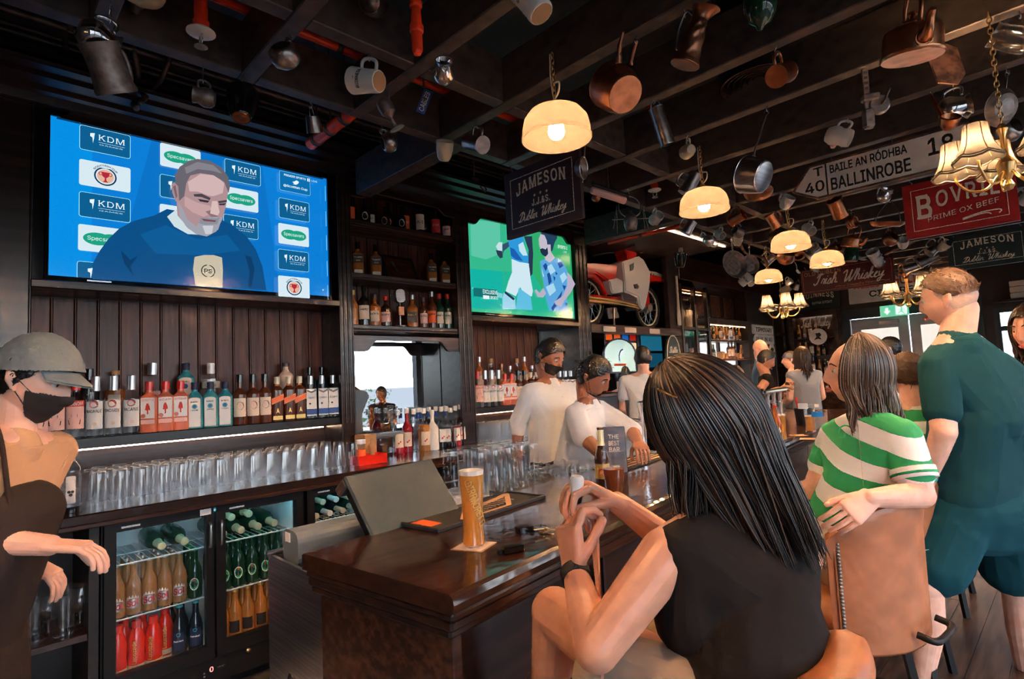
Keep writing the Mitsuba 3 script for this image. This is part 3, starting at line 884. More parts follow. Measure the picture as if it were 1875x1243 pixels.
def fridge(label,y0,y1,doors,led):
    t = thing('bottle_fridge',label,'fridge')
    X0,X1,Z0,Z1 = -3.52,-3.035,0.10,0.876
    c = join(box(X0,X1,y0,y1,Z1 - 0.02,Z1),box(X0,X1,y0,y1,Z0,0.19),box(X0,X0 + 0.03,y0,y1,Z0,Z1),
             box(X0,X1,y0,y0 + 0.035,Z0,Z1),box(X0,X1,y1 - 0.035,y1,Z0,Z1))
    part(t,'case',c,'black_plastic')
    part(t,'lining',join(box(X0 + 0.03,X0 + 0.034,y0 + 0.035,y1 - 0.035,0.19,Z1 - 0.04),box(X0 + 0.03,X1 - 0.02,y0 + 0.035,y1 - 0.035,0.19,0.194),
                           box(X0 + 0.03,X1 - 0.02,y0 + 0.035,y0 + 0.039,0.19,Z1 - 0.04),box(X0 + 0.03,X1 - 0.02,y1 - 0.039,y1 - 0.035,0.19,Z1 - 0.04),
                           box(X0 + 0.03,X1 - 0.02,y0 + 0.035,y1 - 0.035,Z1 - 0.024,Z1 - 0.02)),'fridge_in',label='pale lining')
    part(t,'plinth',box(-3.5,-3.06,y0,y1,0.0,Z0),'black_plastic')
    part(t,'control_panel',box(X1,X1 + 0.02,y0,y1,0.045,0.165,0.004),'black_plastic')
    for z in (0.436,0.672):
        w = [tube([(X1 - 0.04 - 0.4 * i,y0 + 0.045,z),(X1 - 0.04 - 0.4 * i,y1 - 0.045,z)],0.004,6) for i in (0,0.5,1)]
        n = int((y1 - y0) / 0.028)
        w += [tube([(X1 - 0.04,y0 + 0.05 + i * 0.028,z),(X1 - 0.44,y0 + 0.05 + i * 0.028,z)],0.0022,5) for i in range(n)]
        part(t,'wire_shelf',join(*w),'fridge_wire',True)
    part(t,'light_strip',box(X1 - 0.016,X1 + 0.002,y0 + 0.05,y1 - 0.05,Z1 - 0.034,Z1 - 0.026),'led',emit=(CYAN * led).tolist())
    if doors == 2:
        fan = key_for(t + '__fan_guard')
        scene[fan] = shape(join(*[ring(r,0.003,24,5,(X0 + 0.05,(y0 + y1) / 2 - 0.12,0.755),(1,0,0)) for r in (0.02,0.035,0.05,0.065)]),'fridge_wire',True)
    w = (y1 - y0) / 2
    for i in range(2):
        a,b = y0 + i * w + 0.006,y0 + (i + 1) * w - 0.004
        d = key_for(t + '__door')
        gl = rect(a + 0.043,b - 0.034,0.232,0.832)
        scene[d] = shape(wall_yz(rrect(a,b,0.17,0.872,0.008).difference(gl),X1 + 0.004,X1 + 0.04),'black_plastic')
        g = key_for(d + '__pane')
        scene[g] = shape(wall_yz(gl,X1 + 0.024,X1 + 0.025).slice_plane(V(X1 + 0.0245,0,0),V(1,0,0)),'pane')
        hy = b - 0.018 if i == 0 else a + 0.02
        h = key_for(d + '__handle')
        scene[h] = shape(tube(spline([(X1 + 0.04,hy,0.80),(X1 + 0.058,hy,0.785),(X1 + 0.058,hy,0.70),(X1 + 0.04,hy,0.685)],5),0.007,8),'steel',True)
        s = key_for(d + '__sticker')
        scene[s] = shape(box(X1 + 0.04,X1 + 0.0412,a + 0.06,a + 0.13,0.845,0.853),'white_matt')
        if i == 0:
            s = key_for(d + '__sticker')
            scene[s] = shape(box(X1 + 0.04,X1 + 0.0412,b - 0.06,b - 0.012,0.838,0.866),'white_matt')
        kn = key_for(t + '__lock')
        scene[kn] = shape(tf(lathe([(0,0),(0.011,0),(0.011,0.008),(0.004,0.012),(0,0.012)],14),frame((X1 + 0.02,y0 + (0.6 if i == 0 else 1.35) * w,0.115 + 0.03 * i),(0,1,0),(0,0,1))),'brass',30)
    m = on_wall(text('0',0.022,0.001,True),X1 + 0.0205,y0 + 0.95 * w,0.105)
    part(t,'display',m,'led',emit=(2.2,0.05,0.06))
    for zz in (0.09,0.105):
        part(t,'button',box(X1 + 0.02,X1 + 0.022,y0 + 0.89 * w,y0 + 0.905 * w,zz,zz + 0.006),'silver_cap')
    part(t,'print',on_wall(text('OFF SET',0.006,0.0006),X1 + 0.0202,y0 + 1.03 * w,0.112),'silver_cap')
    return t


fridge('two-door bottle fridge with stout stacked champagne and red bottles inside, lit pale blue',0.447,1.328,2,9.0)
fridge('bottle fridge of lying wine bottles behind the till monitor',1.340,2.215,1,7.0)
oc = thing('open_cupboard','dark open cupboard with glassware under the counter by the flat-capped barman','cupboard')
part(oc,'case',join(box(-3.55,-3.05,-0.35,0.44,0.0,0.06),box(-3.55,-3.5,-0.35,0.44,0.0,0.88),box(-3.55,-3.03,0.405,0.44,0.0,0.88),box(-3.55,-3.03,-0.35,-0.31,0.0,0.88)),'wall_dark')
part(oc,'shelf',box(-3.52,-3.04,-0.31,0.405,0.40,0.43,0.003),'trim')
dc = thing('counter_cabinet','plain dark cabinet fronts under the far half of the back counter','cabinet')
part(dc,'case',box(-3.55,-3.05,2.225,4.43,0.0,0.878),'black_trim')
for i in range(4):
    a = 2.24 + i * 0.547
    d = key_for(dc + '__door')
    scene[d] = shape(box(-3.05,-3.03,a,a + 0.53,0.10,0.80,0.004),'trim')
    h = key_for(d + '__handle')
    scene[h] = shape(tube([(-3.015,a + 0.05,0.76),(-3.015,a + 0.48,0.76)],0.006,8),'steel',True)

# ------------------------------------------------------------------ lamps
def chain(a,b,r=0.0022,link=0.026):
    """A chain of oval links from a down to b."""
    a,b = np.array(a,float),np.array(b,float)
    n = max(2,int(np.linalg.norm(b - a) / (link * 0.74)))
    out = []
    for i in range(n):
        c = a + (b - a) * (i + 0.5) / n
        t = np.arange(10) * 2 * PI / 10
        u = V(1,0,0) if i % 2 else V(0,1,0)
        p = c + np.cos(t)[:,None] * V(0,0,1) * link / 2 + np.sin(t)[:,None] * u * link * 0.27
        out.append(tube(p,r,5,closed=True))
    return join(*out)


BULB = np.array([1.0,0.55,0.26])
dome = [(0.128,-0.055),(0.131,-0.052),(0.131,-0.044),(0.127,-0.038),(0.127,-0.012),(0.119,0.022),(0.098,0.050),(0.062,0.066),(0.022,0.070)]
dome_in = [(r - 0.003,z - 0.001) for r,z in dome[::-1]]
LK = Kit()
LK.add('shade',lathe(dome,40),'shade_glass',True,label='amber frosted glass shade')
LK.add('holder',lathe([(0,0.098),(0.012,0.096),(0.016,0.085),(0.026,0.078),(0.028,0.066),(0.02,0.058),(0.02,0.03),(0,0.03)],20),'brass',30)
LK.add('bulb',lathe([(0,0.034),(0.014,0.032),(0.017,0.016),(0.027,-0.002),(0.031,-0.020),(0.029,-0.036),(0.018,-0.049),(0,-0.053)],20),'bulb',True,emit=(BULB * LAMP).tolist())


def pendant(x,y,z,label,hookx=0.0):
    k = LK.place('pendant_lamp',label,'pendant lamp',Tm(at(x,y,z)),'amber pendant lamps over the bar')
    part(k,'chain',chain((x + hookx,y,BZ + 0.01),(x,y,z + 0.096)),'brass',True)
    part(k,'cord',tube(spline([(x + hookx - 0.012,y,BZ + 0.01),(x - 0.014,y,(BZ + z) / 2 + 0.05),(x - 0.004,y,z + 0.1)],6),0.0025,6),'cream_matt',True)
    part(k,'cord_loop',tube(spline([(x,y,z + 0.10),(x + 0.03,y - 0.012,z + 0.115),(x + 0.035,y - 0.012,z + 0.15),(x,y,z + 0.165)],6),0.0035,6),'cream_matt',True)
    return k


for i,(x,y,lab) in enumerate(((-1.31,1.575,'amber glass pendant lamp beside the dark hanging board with star marks'),
                                 (-1.375,2.86,'amber glass pendant lamp second along the row from the hanging board'),
                                 (-1.38,4.14,'amber glass pendant lamp third along the row from the hanging board'),
                                 (-1.45,5.17,'amber glass pendant lamp in front of the maroon script board'),
                                 (-2.14,5.72,'amber glass pendant lamp at the far bend of the bar, on a bent arm'),
                                 (-0.75,0.25,'amber glass pendant lamp over the near end of the bar'))):
    pendant(x,y,(2.345,2.32,2.285,2.295,2.32,2.3,2.3)[i],lab)

SK = Kit()  # one fabric shade with its bulb, its lower rim scalloped
n = 32
prof = [(0.036,0.07),(0.040,0.03),(0.048,-0.005),(0.064,-0.035),(0.074,-0.048)]
sh = lathe(prof,n)
v = np.array(sh.vertices)
a = np.arctan2(v[:,1],v[:,0])
low = np.clip((-0.02 - v[:,2]) / 0.03,0,1)
v[:,2] -= 0.011 * low * np.abs(np.sin(3 * a)) - 0.004
sh = trimesh.Trimesh(v,sh.faces,process=False)
SK.add('lamp_shade',sh,'shade_cloth',True,label='cream fabric shade with a scalloped hem')
tr = [tube([(r * 1.012 * math.cos(q),r * 1.012 * math.sin(q),z + 0.003) for r,z in prof],0.0016,5) for q in np.arange(6) * PI / 3]
hem = np.array([(0.0755 * math.cos(q),0.0755 * math.sin(q),-0.046 - 0.011 * abs(math.sin(3 * q))) for q in np.arange(48) * 2 * PI / 48])
SK.add('braid',join(*tr),'tan_card',True)
SK.add('hem_braid',join(tube(hem,0.0028,6,closed=True),tube(hem * V(.98,.98,1) + V(0,0,.009),0.002,5,closed=True)),'iron',True,label='dark braid along the hem')
SK.add('candle_bulb',lathe([(0,-0.02),(0.008,-0.02),(0.014,0.0),(0.012,0.018),(0.004,0.034),(0,0.038)],14),'bulb',True,emit=(BULB * LAMP * 1.5).tolist())


def chandelier(x,y,z,s,label,turn=0,arms=5,drop=None):
    k = thing('chandelier',label,'chandelier')
    part(k,'stem',tf(lathe([(0,-0.10),(0.012,-0.095),(0.02,-0.08),(0.01,-0.06),(0.025,-0.03),(0.03,0.0),(0.012,0.03),(0.009,0.10),(0.018,0.13),(0.008,0.15),(0,0.155)],20),at(x,y,z,0,s)),'brass',30)
    part(k,'chain',chain((x,y,BZ),(x,y,z + 0.15 * s)),'brass',True)
    for i in range(arms):
        q = turn + i * 2 * PI / arms
        c,sn = math.cos(q),math.sin(q)
        pts = [(0.02,-0.03),(0.06,-0.075),(0.11,-0.07),(0.145,-0.03),(0.15,0.0)]
        arm = tube(spline([(x + s * r * c,y + s * r * sn,z + s * h) for r,h in pts],5),0.005 * s,7)
        part(k,'arm',arm,'brass',True)
        base = at(x + s * .15 * c,y + s * .15 * sn,z + s * 0.055,0,s)
        for nme,d,l in SK.parts:
            kk = key_for(k + '__' + nme)
            scene[kk] = {**d,'to_world': Tm(base)}
    return k


CH = (-0.137,2.576,2.070)
chandelier(CH[0],CH[1],CH[2],0.95,'brass chandelier with large scalloped cream shades, hanging in front of the red beef-drink board',0.5)
c2 = (-2.668,7.499,2.166)
chandelier(c2[0],c2[1],c2[2],1.35,'brass chandelier with small cream shades by the glazed corner cabinets',0.3)
c3 = (-1.445,8.164,2.215)
chandelier(c3[0],c3[1],c3[2],1.5,'brass chandelier with cream shades in front of the worn cigarette sign',0.9,4)
for x,y,la in ((0.75,1.5,'over the seats along the terrace side'),(0.9,3.6,'over the far terrace tables'),(-1.1,-0.9,'over the end of the bar'),(0.2,6.6,'near the exit doors')):  # added out of view, so their bulbs light the ceiling beams
    chandelier(x,y,2.15,1.0,'added unseen brass chandelier with cream shades ' + la,0.2)

# ------------------------------------------------------------------ the bar
BO = V(-0.994,0.762,0.0)
BD = unit(V(-0.1173,0.9931,0))
BN = V(-BD[1],BD[0],0)
BM = np.eye(4)
BM[:3,0],BM[:3,1],BM[:3,3] = BD,BN,BO
BT_Z = 0.95


def bar(m):
    return tf(m,BM)


def bpt(u,v,z=BT_Z):
    return BO + BD * u + BN * v + V(0,0,z)


BL = 5.9
bk = thing('bar_counter','long polished dark wood bar counter with a moulded edge','bar counter')
top = sg.Polygon([(0.008,0.906),(0.0,0.912),(-0.004,0.928),(0.0,0.944),(0.010,0.95),(0.585,0.95),(0.592,0.944),(0.592,0.906)])
m = extr(top,BL)
m = tf(m,np.array([[0,0,1,0],[1,0,0,0],[0,1,0,0],[0,0,0,1.0]]))
part(bk,'top',bar(m),'bar_top',25)
for v0,v1,z0,z1 in ((0.004,0.03,0.888,0.907),(0.014,0.04,0.862,0.889),(0.03,0.055,0.84,0.863)):
    part(bk,'moulding',bar(join(box(v0 * 0.6,BL,v0,v1,z0,z1,0.006),box(v0 * 0.6,v0 * .6 + 0.03,v0,0.58,z0,z1,0.006))),'trim')
part(bk,'end_panel',bar(box(0.045,0.075,0.05,0.575,0.0,0.86,0.003)),'shelf')
for i in range(7):
    u0 = 0.08 + i * 0.83
    part(bk,'front_panel',bar(box(u0,u0 + 0.81,0.16,0.185,0.10,0.845,0.006)),'trim')
part(bk,'plinth',bar(box(0.06,BL,0.15,0.54,0.0,0.10)),'black_trim')
part(bk,'carcass',bar(box(0.076,BL - 0.02,0.19,0.56,0.0,0.88)),'black_trim')
fr_ = thing('foot_rail','brass foot rail along the bar front','foot rail')
part(fr_,'rail',bar(tube([(0.2,-0.02,0.18),(BL,-0.02,0.18)],0.02,12)),'brass',True)
for i in range(5):
    part(fr_,'bracket',bar(tube([(0.4 + i * 1.2,-0.02,0.18),(0.4 + i * 1.2,0.155,0.14)],0.009,8)),'brass',True)
rt_ = thing('bar_return','short return of the bar counter at its far end','bar counter')
part(rt_,'top',bar(box(BL - 0.55,BL,0.60,1.5,0.906,0.95,0.006)),'bar_top')
part(rt_,'panel',bar(box(BL - 0.03,BL,0.60,1.5,0.0,0.9)),'trim')
st = thing('steel_station','stainless steel cocktail station behind the near end of the bar','bar station')
side = sg.Polygon([(0,0),(0,0.82),(0.03,0.845),(0.10,0.845),(0.42,0.845),(0.42,0.30),(0.36,0.30),(0.33,0.45),(0.26,0.50),(0.16,0.50),(0.12,0.44),(0.12,0.0)])
side = affinity.scale(side,-1,1,origin=(0,0))
SX = -1.615
for yy in (0.775,1.45):
    part(st,'side_plate',wall_xz(affinity.translate(affinity.scale(side,-1,1,origin=(0,0)),SX - 0.43,0),yy,yy + 0.012),'steel')
part(st,'front_apron',box(SX - 0.43,SX - 0.418,0.775,1.46,0.50,0.845,0.004),'steel')
part(st,'top_rim',tube([(SX - 0.425,0.77,0.846),(SX - 0.425,1.46,0.846)],0.011,8),'steel',True)
part(st,'basin',join(box(SX - 0.41,SX - 0.02,0.80,1.44,0.56,0.575),box(SX - 0.03,SX - 0.01,0.79,1.45,0.56,0.845)),'steel')
part(st,'shelf',box(SX - 0.40,SX - 0.02,0.79,1.44,0.24,0.26,0.004),'steel')
bx = solo('ice_bin_cover','grey round-cornered cover on the steel station','cover',tf(extr(rrect(-0.06,0.06,-0.05,0.07,0.035),0.30),np.array([[1,0,0,SX - 0.30],[0,0,1,0.80],[0,1,0,0.87],[0,0,0,1.0]])),'grey_plastic')
part(bx,'sticker',box(SX - 0.335,SX - 0.30,0.797,0.80,0.90,0.93),'white_matt')
for i,(dx,dy) in enumerate(((0.12,0.12),(0.2,0.15),(0.14,0.3))):
    solo('ice_scoop_tin','small steel tin in the cocktail station, %s' % ('by the end plate','by the bar side','deepest in the basin')[i],'tin',
         mv(lathe([(0,0),(0.03,0),(0.038,0.14),(0.036,0.14),(0.028,0.004),(0,0.004)],20),SX - 0.36 + dx,0.83 + dy,0.575),'copper' if i == 1 else 'pewter',30)
tl = thing('till_monitor','black tilted till monitor seen from behind, on the inner edge of the bar','monitor')
PM = frame((-1.669,1.094,0.988),unit(V(-0.10,1,0.02)),unit(V(-0.62,-0.06,0.78)))
part(tl,'back',tf(box(-0.175,0.175,-0.135,0.12,-0.03,0.02,0.012),PM),'black_plastic')
part(tl,'screen_rim',tf(box(-0.19,0.19,-0.145,0.15,0.018,0.034,0.006),PM),'pos_grey')
part(tl,'top_bar',tf(box(-0.19,0.19,0.115,0.15,-0.045,0.02,0.006),PM),'iron')
part(tl,'hinge',tf(tube([(-0.10,-0.06,-0.045),(0.10,-0.06,-0.045)],0.022,12),PM),'black_plastic',True)
part(tl,'foot',box(-1.86,-1.68,1.04,1.22,0.846,0.90,0.02),'black_plastic')
for i in range(4):
    part(tl,'port',tf(box(-0.16 + i * 0.03,-0.142 + i * 0.03,-0.139,-0.134,-0.022,0.004),PM),'white_matt')
ppr = solo('receipt_roll','white paper sheets behind the till monitor','paper',join(box(-1.84,-1.66,1.34,1.52,0.88,0.952,0.004)),'white_matt')
tlp = solo('till_drawer','low dark cabinet that carries the till monitor','cabinet',box(-2.0,-1.66,0.98,1.70,0.60,0.846,0.006),'black_plastic')
part(tlp,'leg',box(-1.98,-1.70,1.47,1.68,0.0,0.60),'black_plastic')
def mat_quad(pts,z,h):
    p = np.array(pts,float)
    return mv(extr(sg.Polygon(p[:,:2]),h),0,0,z)


bm = thing('bar_mat','long dark rubber bar mat with a pale harp-like print','bar mat')
u0,u1,v0,v1 = 0.335,0.90,0.395,0.585
part(bm,'base',bar(box(u0,u1,v0,v1,0.9502,0.958,0.002)),'rubber')
for a in ((u0,u1,v0,v0 + .012),(u0,u1,v1 - .012,v1),(u0,u0 + .012,v0,v1),(u1 - .012,u1,v0,v1)):
    part(bm,'rim',bar(box(a[0],a[1],a[2],a[3],0.952,0.964,0.003)),'rubber')
part(bm,'orange_panel',bar(box(u0 + 0.014,u0 + 0.075,v0 + 0.06,v1 - 0.04,0.958,0.9595)),'orange_matt')
hp = spline([(u0 + .15,.43),(u0 + .24,.50),(u0 + .34,.52),(u0 + .45,.54),(u0 + .53,.565)],6)
part(bm,'print',bar(mv(extr(sg.LineString(hp[:,:2]).buffer(0.012),0.0012),0,0,0.958)),'tan_card')
part(bm,'print',bar(mv(extr(sg.LineString([(u0 + .15,.425),(u0 + .38,.425),(u0 + .53,.56)]).buffer(0.010),0.0012),0,0,0.958)),'tan_card')
for i in range(12):
    t = i / 11
    part(bm,'print',bar(box(u0 + .20 + t * .26,u0 + .204 + t * .26,.44 + t * .03,.485 + t * .055,0.958,0.9592)),'tan_card')
bm2 = thing('bar_mat','dark rubber bar mat behind the glass of dark red drink','bar mat')
part(bm2,'base',bar(box(1.55,2.15,0.40,0.585,0.9502,0.958,0.002)),'rubber')
for k in range(4):
    part(bm2,'print',bar(box(1.60,2.10,0.43 + k * 0.035,0.447 + k * 0.035,0.958,0.9592)),'tan_card')
def drink(name,label,cat,x,y,prof,fill,liq,foam=0.0,z=BT_Z,n=28,group=None,wall=0.0026,rz=0):
    """A glass as a single thin shell, the drink inside it reaching the height fill."""
    k = thing(name,label,cat,group)
    part(k,'glass',mv(lathe(prof,n),x,y,z),'clear',True)
    p = np.array(prof)
    h0 = p[1,1] + 0.007
    hs = np.linspace(h0,fill,10)
    o = p[1:]
    r = np.interp(hs,o[:,1],o[:,0]) - wall
    part(k,'drink',mv(lathe([(0,h0)] + list(zip(r,hs)) + [(0,fill)],n),x,y,z),liq,30)
    if foam:
        part(k,'foam',mv(lathe([(0,fill),(r[-1],fill),(r[-1] + 0.001,fill + foam),(0,fill + foam)],n),x,y,z),'foam',30)
    part(k,'rim',mv(ring(p[-1,0],0.0013,28,6,(0,0,p[-1,1])),x,y,z),'clear',True)
    return k


TALL = [(0,0.001),(0.032,0.0),(0.033,0.004),(0.031,0.03),(0.0295,0.06),(0.031,0.10),(0.034,0.15),(0.0365,0.20),(0.037,0.232)]
gx,gy = -1.234,1.029
cst = solo('coaster','pale square beer mat under the tall lager glass','coaster',tf(box(-0.048,0.048,-0.048,0.048,0,0.0016,0.0004),at(gx,gy,BT_Z + 0.0003,22)),'tan_card')
part(cst,'print',tf(box(-0.043,0.043,-0.043,0.043,0.0016,0.0019),at(gx,gy,BT_Z + 0.0003,22)),'cream_matt')
bg = drink('beer_glass','tall slender lettered glass of lager on a beer mat, nearest the bar corner','beer glass',gx,gy,TALL,0.195,'beer',0.012,BT_Z + 0.002)
for s,hh,zz,w,an in (('BIRRA',0.020,0.128,0.060,0.1),('MORETTI',0.020,0.075,0.085,0.0)):
    t = tf(fit(text(s,hh,0.0006,True),w),rot((0,0,1),-68))
    t = mv(t,-t.bounds.mean(0)[0],zz + 0.012 - t.bounds.mean(0)[1] + 0.012,0)
    tt = wrap(mv(t,0.012 if s == 'BIRRA' else 0.03,0,0),0.0345)
    part(bg,'lettering',tf(tt,at(gx,gy,BT_Z,math.degrees(math.atan2(-gy,-gx)) - 20)),'gold_ink')
part(bg,'emblem',tf(wrap(mv(extr(sg.Point(0,0).buffer(0.010).difference(sg.Point(0,0).buffer(0.0075)),0.0006),-0.004,0.178,0),0.0358),at(gx,gy,BT_Z,math.degrees(math.atan2(-gy,-gx)) - 10)),'gold_ink')
p2 = (-1.324,1.823,0.950)
PINT = [(0,0.001),(0.029,0.0),(0.031,0.004),(0.033,0.03),(0.037,0.075),(0.0405,0.11),(0.0405,0.152)]
WIDE = [(0,0.006),(0.026,0.0),(0.03,0.004),(0.034,0.03),(0.041,0.08),(0.0435,0.12),(0.0425,0.165)]
gd = drink('stout_glass','lettered pint glass of dark red drink standing before the wooden menu stand','pint glass',p2[0],p2[1],WIDE,0.095,'dark_drink')
part(gd,'lettering',tf(wrap(mv(fit(text('GUINNESS',0.008,0.0005,True),0.045),0,0.105,0),0.0428),at(p2[0],p2[1],BT_Z,math.degrees(math.atan2(-p2[1],-p2[0])) + 5)),'foil_cream')
mn = thing('menu_stand','brown wooden menu stand with white lettering behind the dark red drink','menu stand')
q = (-1.581,2.110,0.950)
MF = frame((q[0] - 0.01,q[1] + 0.10,BT_Z),unit(V(0.80,0.6,0.0)),V(0,0.0,1))
MF = frame((q[0] - 0.01,q[1] + 0.10,BT_Z),unit(V(0.76,0.65,0.0)),V(-0.1,0.1,1))
part(mn,'board',tf(box(-0.055,0.055,0.0,0.215,-0.012,0.0,0.002),MF),'shelf')
part(mn,'edge',tf(box(-0.066,-0.055,0.0,0.215,-0.03,0.004,0.002),MF),'tan_card')
for s,zz in (('THE',0.158),('BEST',0.128),('BAR',0.098)):
    part(mn,'lettering',tf(mv(fit(text(s,0.02,0.0008,True),0.05),0,zz,0),MF),'cream_matt')
bb = thing('beer_bottle','green glass beer bottle with pale neck foil in front of the wooden menu stand','bottle')
LONG = [(0,0),(0.028,0),(0.030,0.004),(0.030,0.115),(0.027,0.135),(0.016,0.17),(0.0135,0.185),(0.0125,0.235),(0.0135,0.236),(0.0135,0.245),(0,0.245)]
b0 = (-1.427,1.889,0.950)
part(bb,'body',mv(lathe(LONG,24),b0[0],b0[1],BT_Z),'brown_glass',True)
part(bb,'label',mv(lathe([(0.0303,0.04),(0.0303,0.10)],24),b0[0],b0[1],BT_Z),'gold_ink',True)
part(bb,'neck_foil',mv(lathe([(0.0165,0.172),(0.0142,0.186),(0.0132,0.246),(0,0.247)],20),b0[0],b0[1],BT_Z),'foil_cream',True)
part(bb,'seal',tf(wrap(extr(sg.Point(0,0).buffer(0.011),0.0008),0.0304,0.07),at(b0[0],b0[1],BT_Z,-60)),'red_matt')
vp = (-1.102,1.052,0.950)
vk = thing('vape_pod','small black glossy pod device lying on the bar by the blue reflection','vape')
VM = frame((vp[0],vp[1],BT_Z + 0.0095),unit(V(0.35,1,0)),V(-1,0.35,0))
part(vk,'body',tf(box(-0.032,0.030,-0.011,0.011,-0.009,0.009,0.004),VM),'black_gloss')
part(vk,'mouthpiece',tf(box(-0.046,-0.033,-0.008,0.008,-0.007,0.007,0.003),VM),'black_plastic')
vp = (-1.219,1.232,0.950)
vk = thing('key_fob','black car key fob lying beside the bunch of keys','key fob')
VM = frame((vp[0],vp[1],BT_Z + 0.0085),unit(V(0.25,1,0)),V(-1,0.25,0))
part(vk,'body',tf(extr(rrect(-0.042,0.042,-0.016,0.016,0.012),0.016),VM @ np.diag([1,1,1,1.0]) @ at(0,0,-0.008)),'black_gloss',30)
part(vk,'ring',tf(ring(0.012,0.0014,18,6,(0.052,0,-0.003)),VM),'steel',True)
ky = (-1.160,1.238,0.950)
kk = thing('key_bunch','bunch of brass keys heaped beside the black fob','keys')
for i in range(5):
    KM = frame((ky[0],ky[1],BT_Z + 0.002 + 0.003 * i),unit(V(math.cos(i * 1.1),math.sin(i * 1.1),0.05)),V(-math.sin(i * 1.1),math.cos(i * 1.1),0.1))
    kp = sg.Point(-0.008,0).buffer(0.010).union(rect(0,0.035,-0.003,0.003)).union(rect(0.02,0.033,-0.006,0)).difference(sg.Point(-0.012,0).buffer(0.003))
    part(kk,'key',tf(extr(kp,0.002),KM),'brass')
part(kk,'ring',ring(0.014,0.0014,18,6,(ky[0],ky[1],BT_Z + 0.012),(0.3,0.1,1)),'steel',True)
def font(name,label,x,y,z0,h,r,m_='chrome',taps=1):
    k = thing(name,label,'beer tap')
    part(k,'column',mv(lathe([(0,0),(r * 1.8,0),(r * 1.8,0.012),(r * 1.1,0.03),(r,0.05),(r,h - 0.04),(r * 1.25,h - 0.03),(r * 1.25,h - 0.008),(r * 0.8,h),(0,h)],24),x,y,z0),m_,30)
    for t in range(taps):
        q = bpt(0,0)
        a = V(x,y,z0 + h * 0.62) + BD * (t - (taps - 1) / 2) * 0.09
        b = a + BN * 0.09
        part(k,'spout',tube(spline([a,b,b + V(0,0,-0.05)],5),0.009,8),m_,True)
        part(k,'cross_bar',tube([a - BD * 0.035,a + BD * 0.035],0.007,8),m_,True)
        part(k,'handle',tube([b + V(0,0,0.01),b + V(0,0,0.12)],[0.007,0.014],10),'black_gloss',True)
    return k


fx = (-1.863,2.880,0.950)
font('beer_font','slim chrome beer font beside the bending barman',fx[0],fx[1],BT_Z,0.30,0.019)
for i,(a,b) in enumerate(((4.15,0.42),(4.35,0.42),(4.55,0.42))):
    q = bpt(a,b)
    font('beer_font',('chrome beer font beyond the bending barman, first of three','chrome beer font beyond the bending barman, middle of three','chrome beer font beyond the bending barman, last of three')[i],q[0],q[1],BT_Z,0.26,0.016)
rl = solo('tap_rail','chrome gantry rail with badges on the far bar','rail',bar(tube([(4.0,0.40,1.215),(4.7,0.40,1.215)],0.016,10)),'chrome',True)

# ------------------------------------------------------------------ bottles and glasses
CT = 0.935        # counter
BS1,BS3 = 1.228,1.205
TOCAM = math.degrees(math.atan2(-2.2,3.4))     # bottles stand with their labels to the bar


def sq_lathe(prof,n=28,p=4.0):
    """A lathe whose section is a rounded square in the body (where r is over half the widest) and round in the neck."""
    m = lathe(prof,n)
    v = np.array(m.vertices)
    rm = max(r for r,_ in prof)
    a,r = np.arctan2(v[:,1],v[:,0]),np.hypot(v[:,0],v[:,1])
    s = (np.abs(np.cos(a)) ** p + np.abs(np.sin(a)) ** p) ** (-1 / p)
    w = np.clip((r / rm - 0.5) / 0.35,0,1)
    k = 1 + (s * 0.9 - 1) * w
    return trimesh.Trimesh(np.stack([v[:,0] * k,v[:,1] * k,v[:,2]],-1),m.faces,process=False)


def cut_prof(prof,h):
    """Split a profile at height h: (below, closed flat at the top; above, open)."""
    p = np.array(prof,float)
    r = np.interp(h,p[1:,1],p[1:,0])
    lo = [tuple(q) for q in p if q[1] < h - 1e-6] + [(r,h),(0,h)]
    hi = [(r,h)] + [tuple(q) for q in p if q[1] > h + 1e-6]
    return lo,hi


def body_prof(H,R,shoulder,neck,lip=None,foot=0.004):
    """A bottle's outline: height H, radius R, where the shoulder starts and where the neck starts, as shares of H."""
    rn = lip or 0.0135
    zs,zn = shoulder * H,neck * H
    t = np.linspace(0,1,7)
    s = t * t * (3 - 2 * t)
    return [(0,0),(R - 0.003,0),(R,foot)] + [(R + (rn - R) * b,zs + (zn - zs) * a) for a,b in zip(t,s)] + [(rn * 0.96,H * 0.985),(rn * 1.1,H * 0.986),(rn * 1.1,H),(0,H)]


def flat_label(w,z0,z1,R,sq=False,arch=0.0):
    """A label that lies round the bottle's front (+x), or flat on a square one."""
    if arch:
        p = shapely.union_all([rect(-w / 2,w / 2,z0,z1 - arch),affinity.scale(sg.Point(0,z1 - arch).buffer(1,quad_segs=8),w / 2,arch)])
    else:
        p = rrect(-w / 2,w / 2,z0,z1,min(0.003,w * 0.1))
    m = extr(shapely.segmentize(p,0.006),0.0006)
    if not sq:
        m = m.subdivide_to_size(0.012) if w / R > 0.8 else m
    return put(m,R,sq)


def put(m,R,sq=False):
    """Place a flat print (x right, y up) on a bottle's front."""
    if sq:
        return tf(m,np.array([[0,0,1,R],[1,0,0,0],[0,1,0,0],[0,0,0,1.0]]))
    return wrap(m,R)


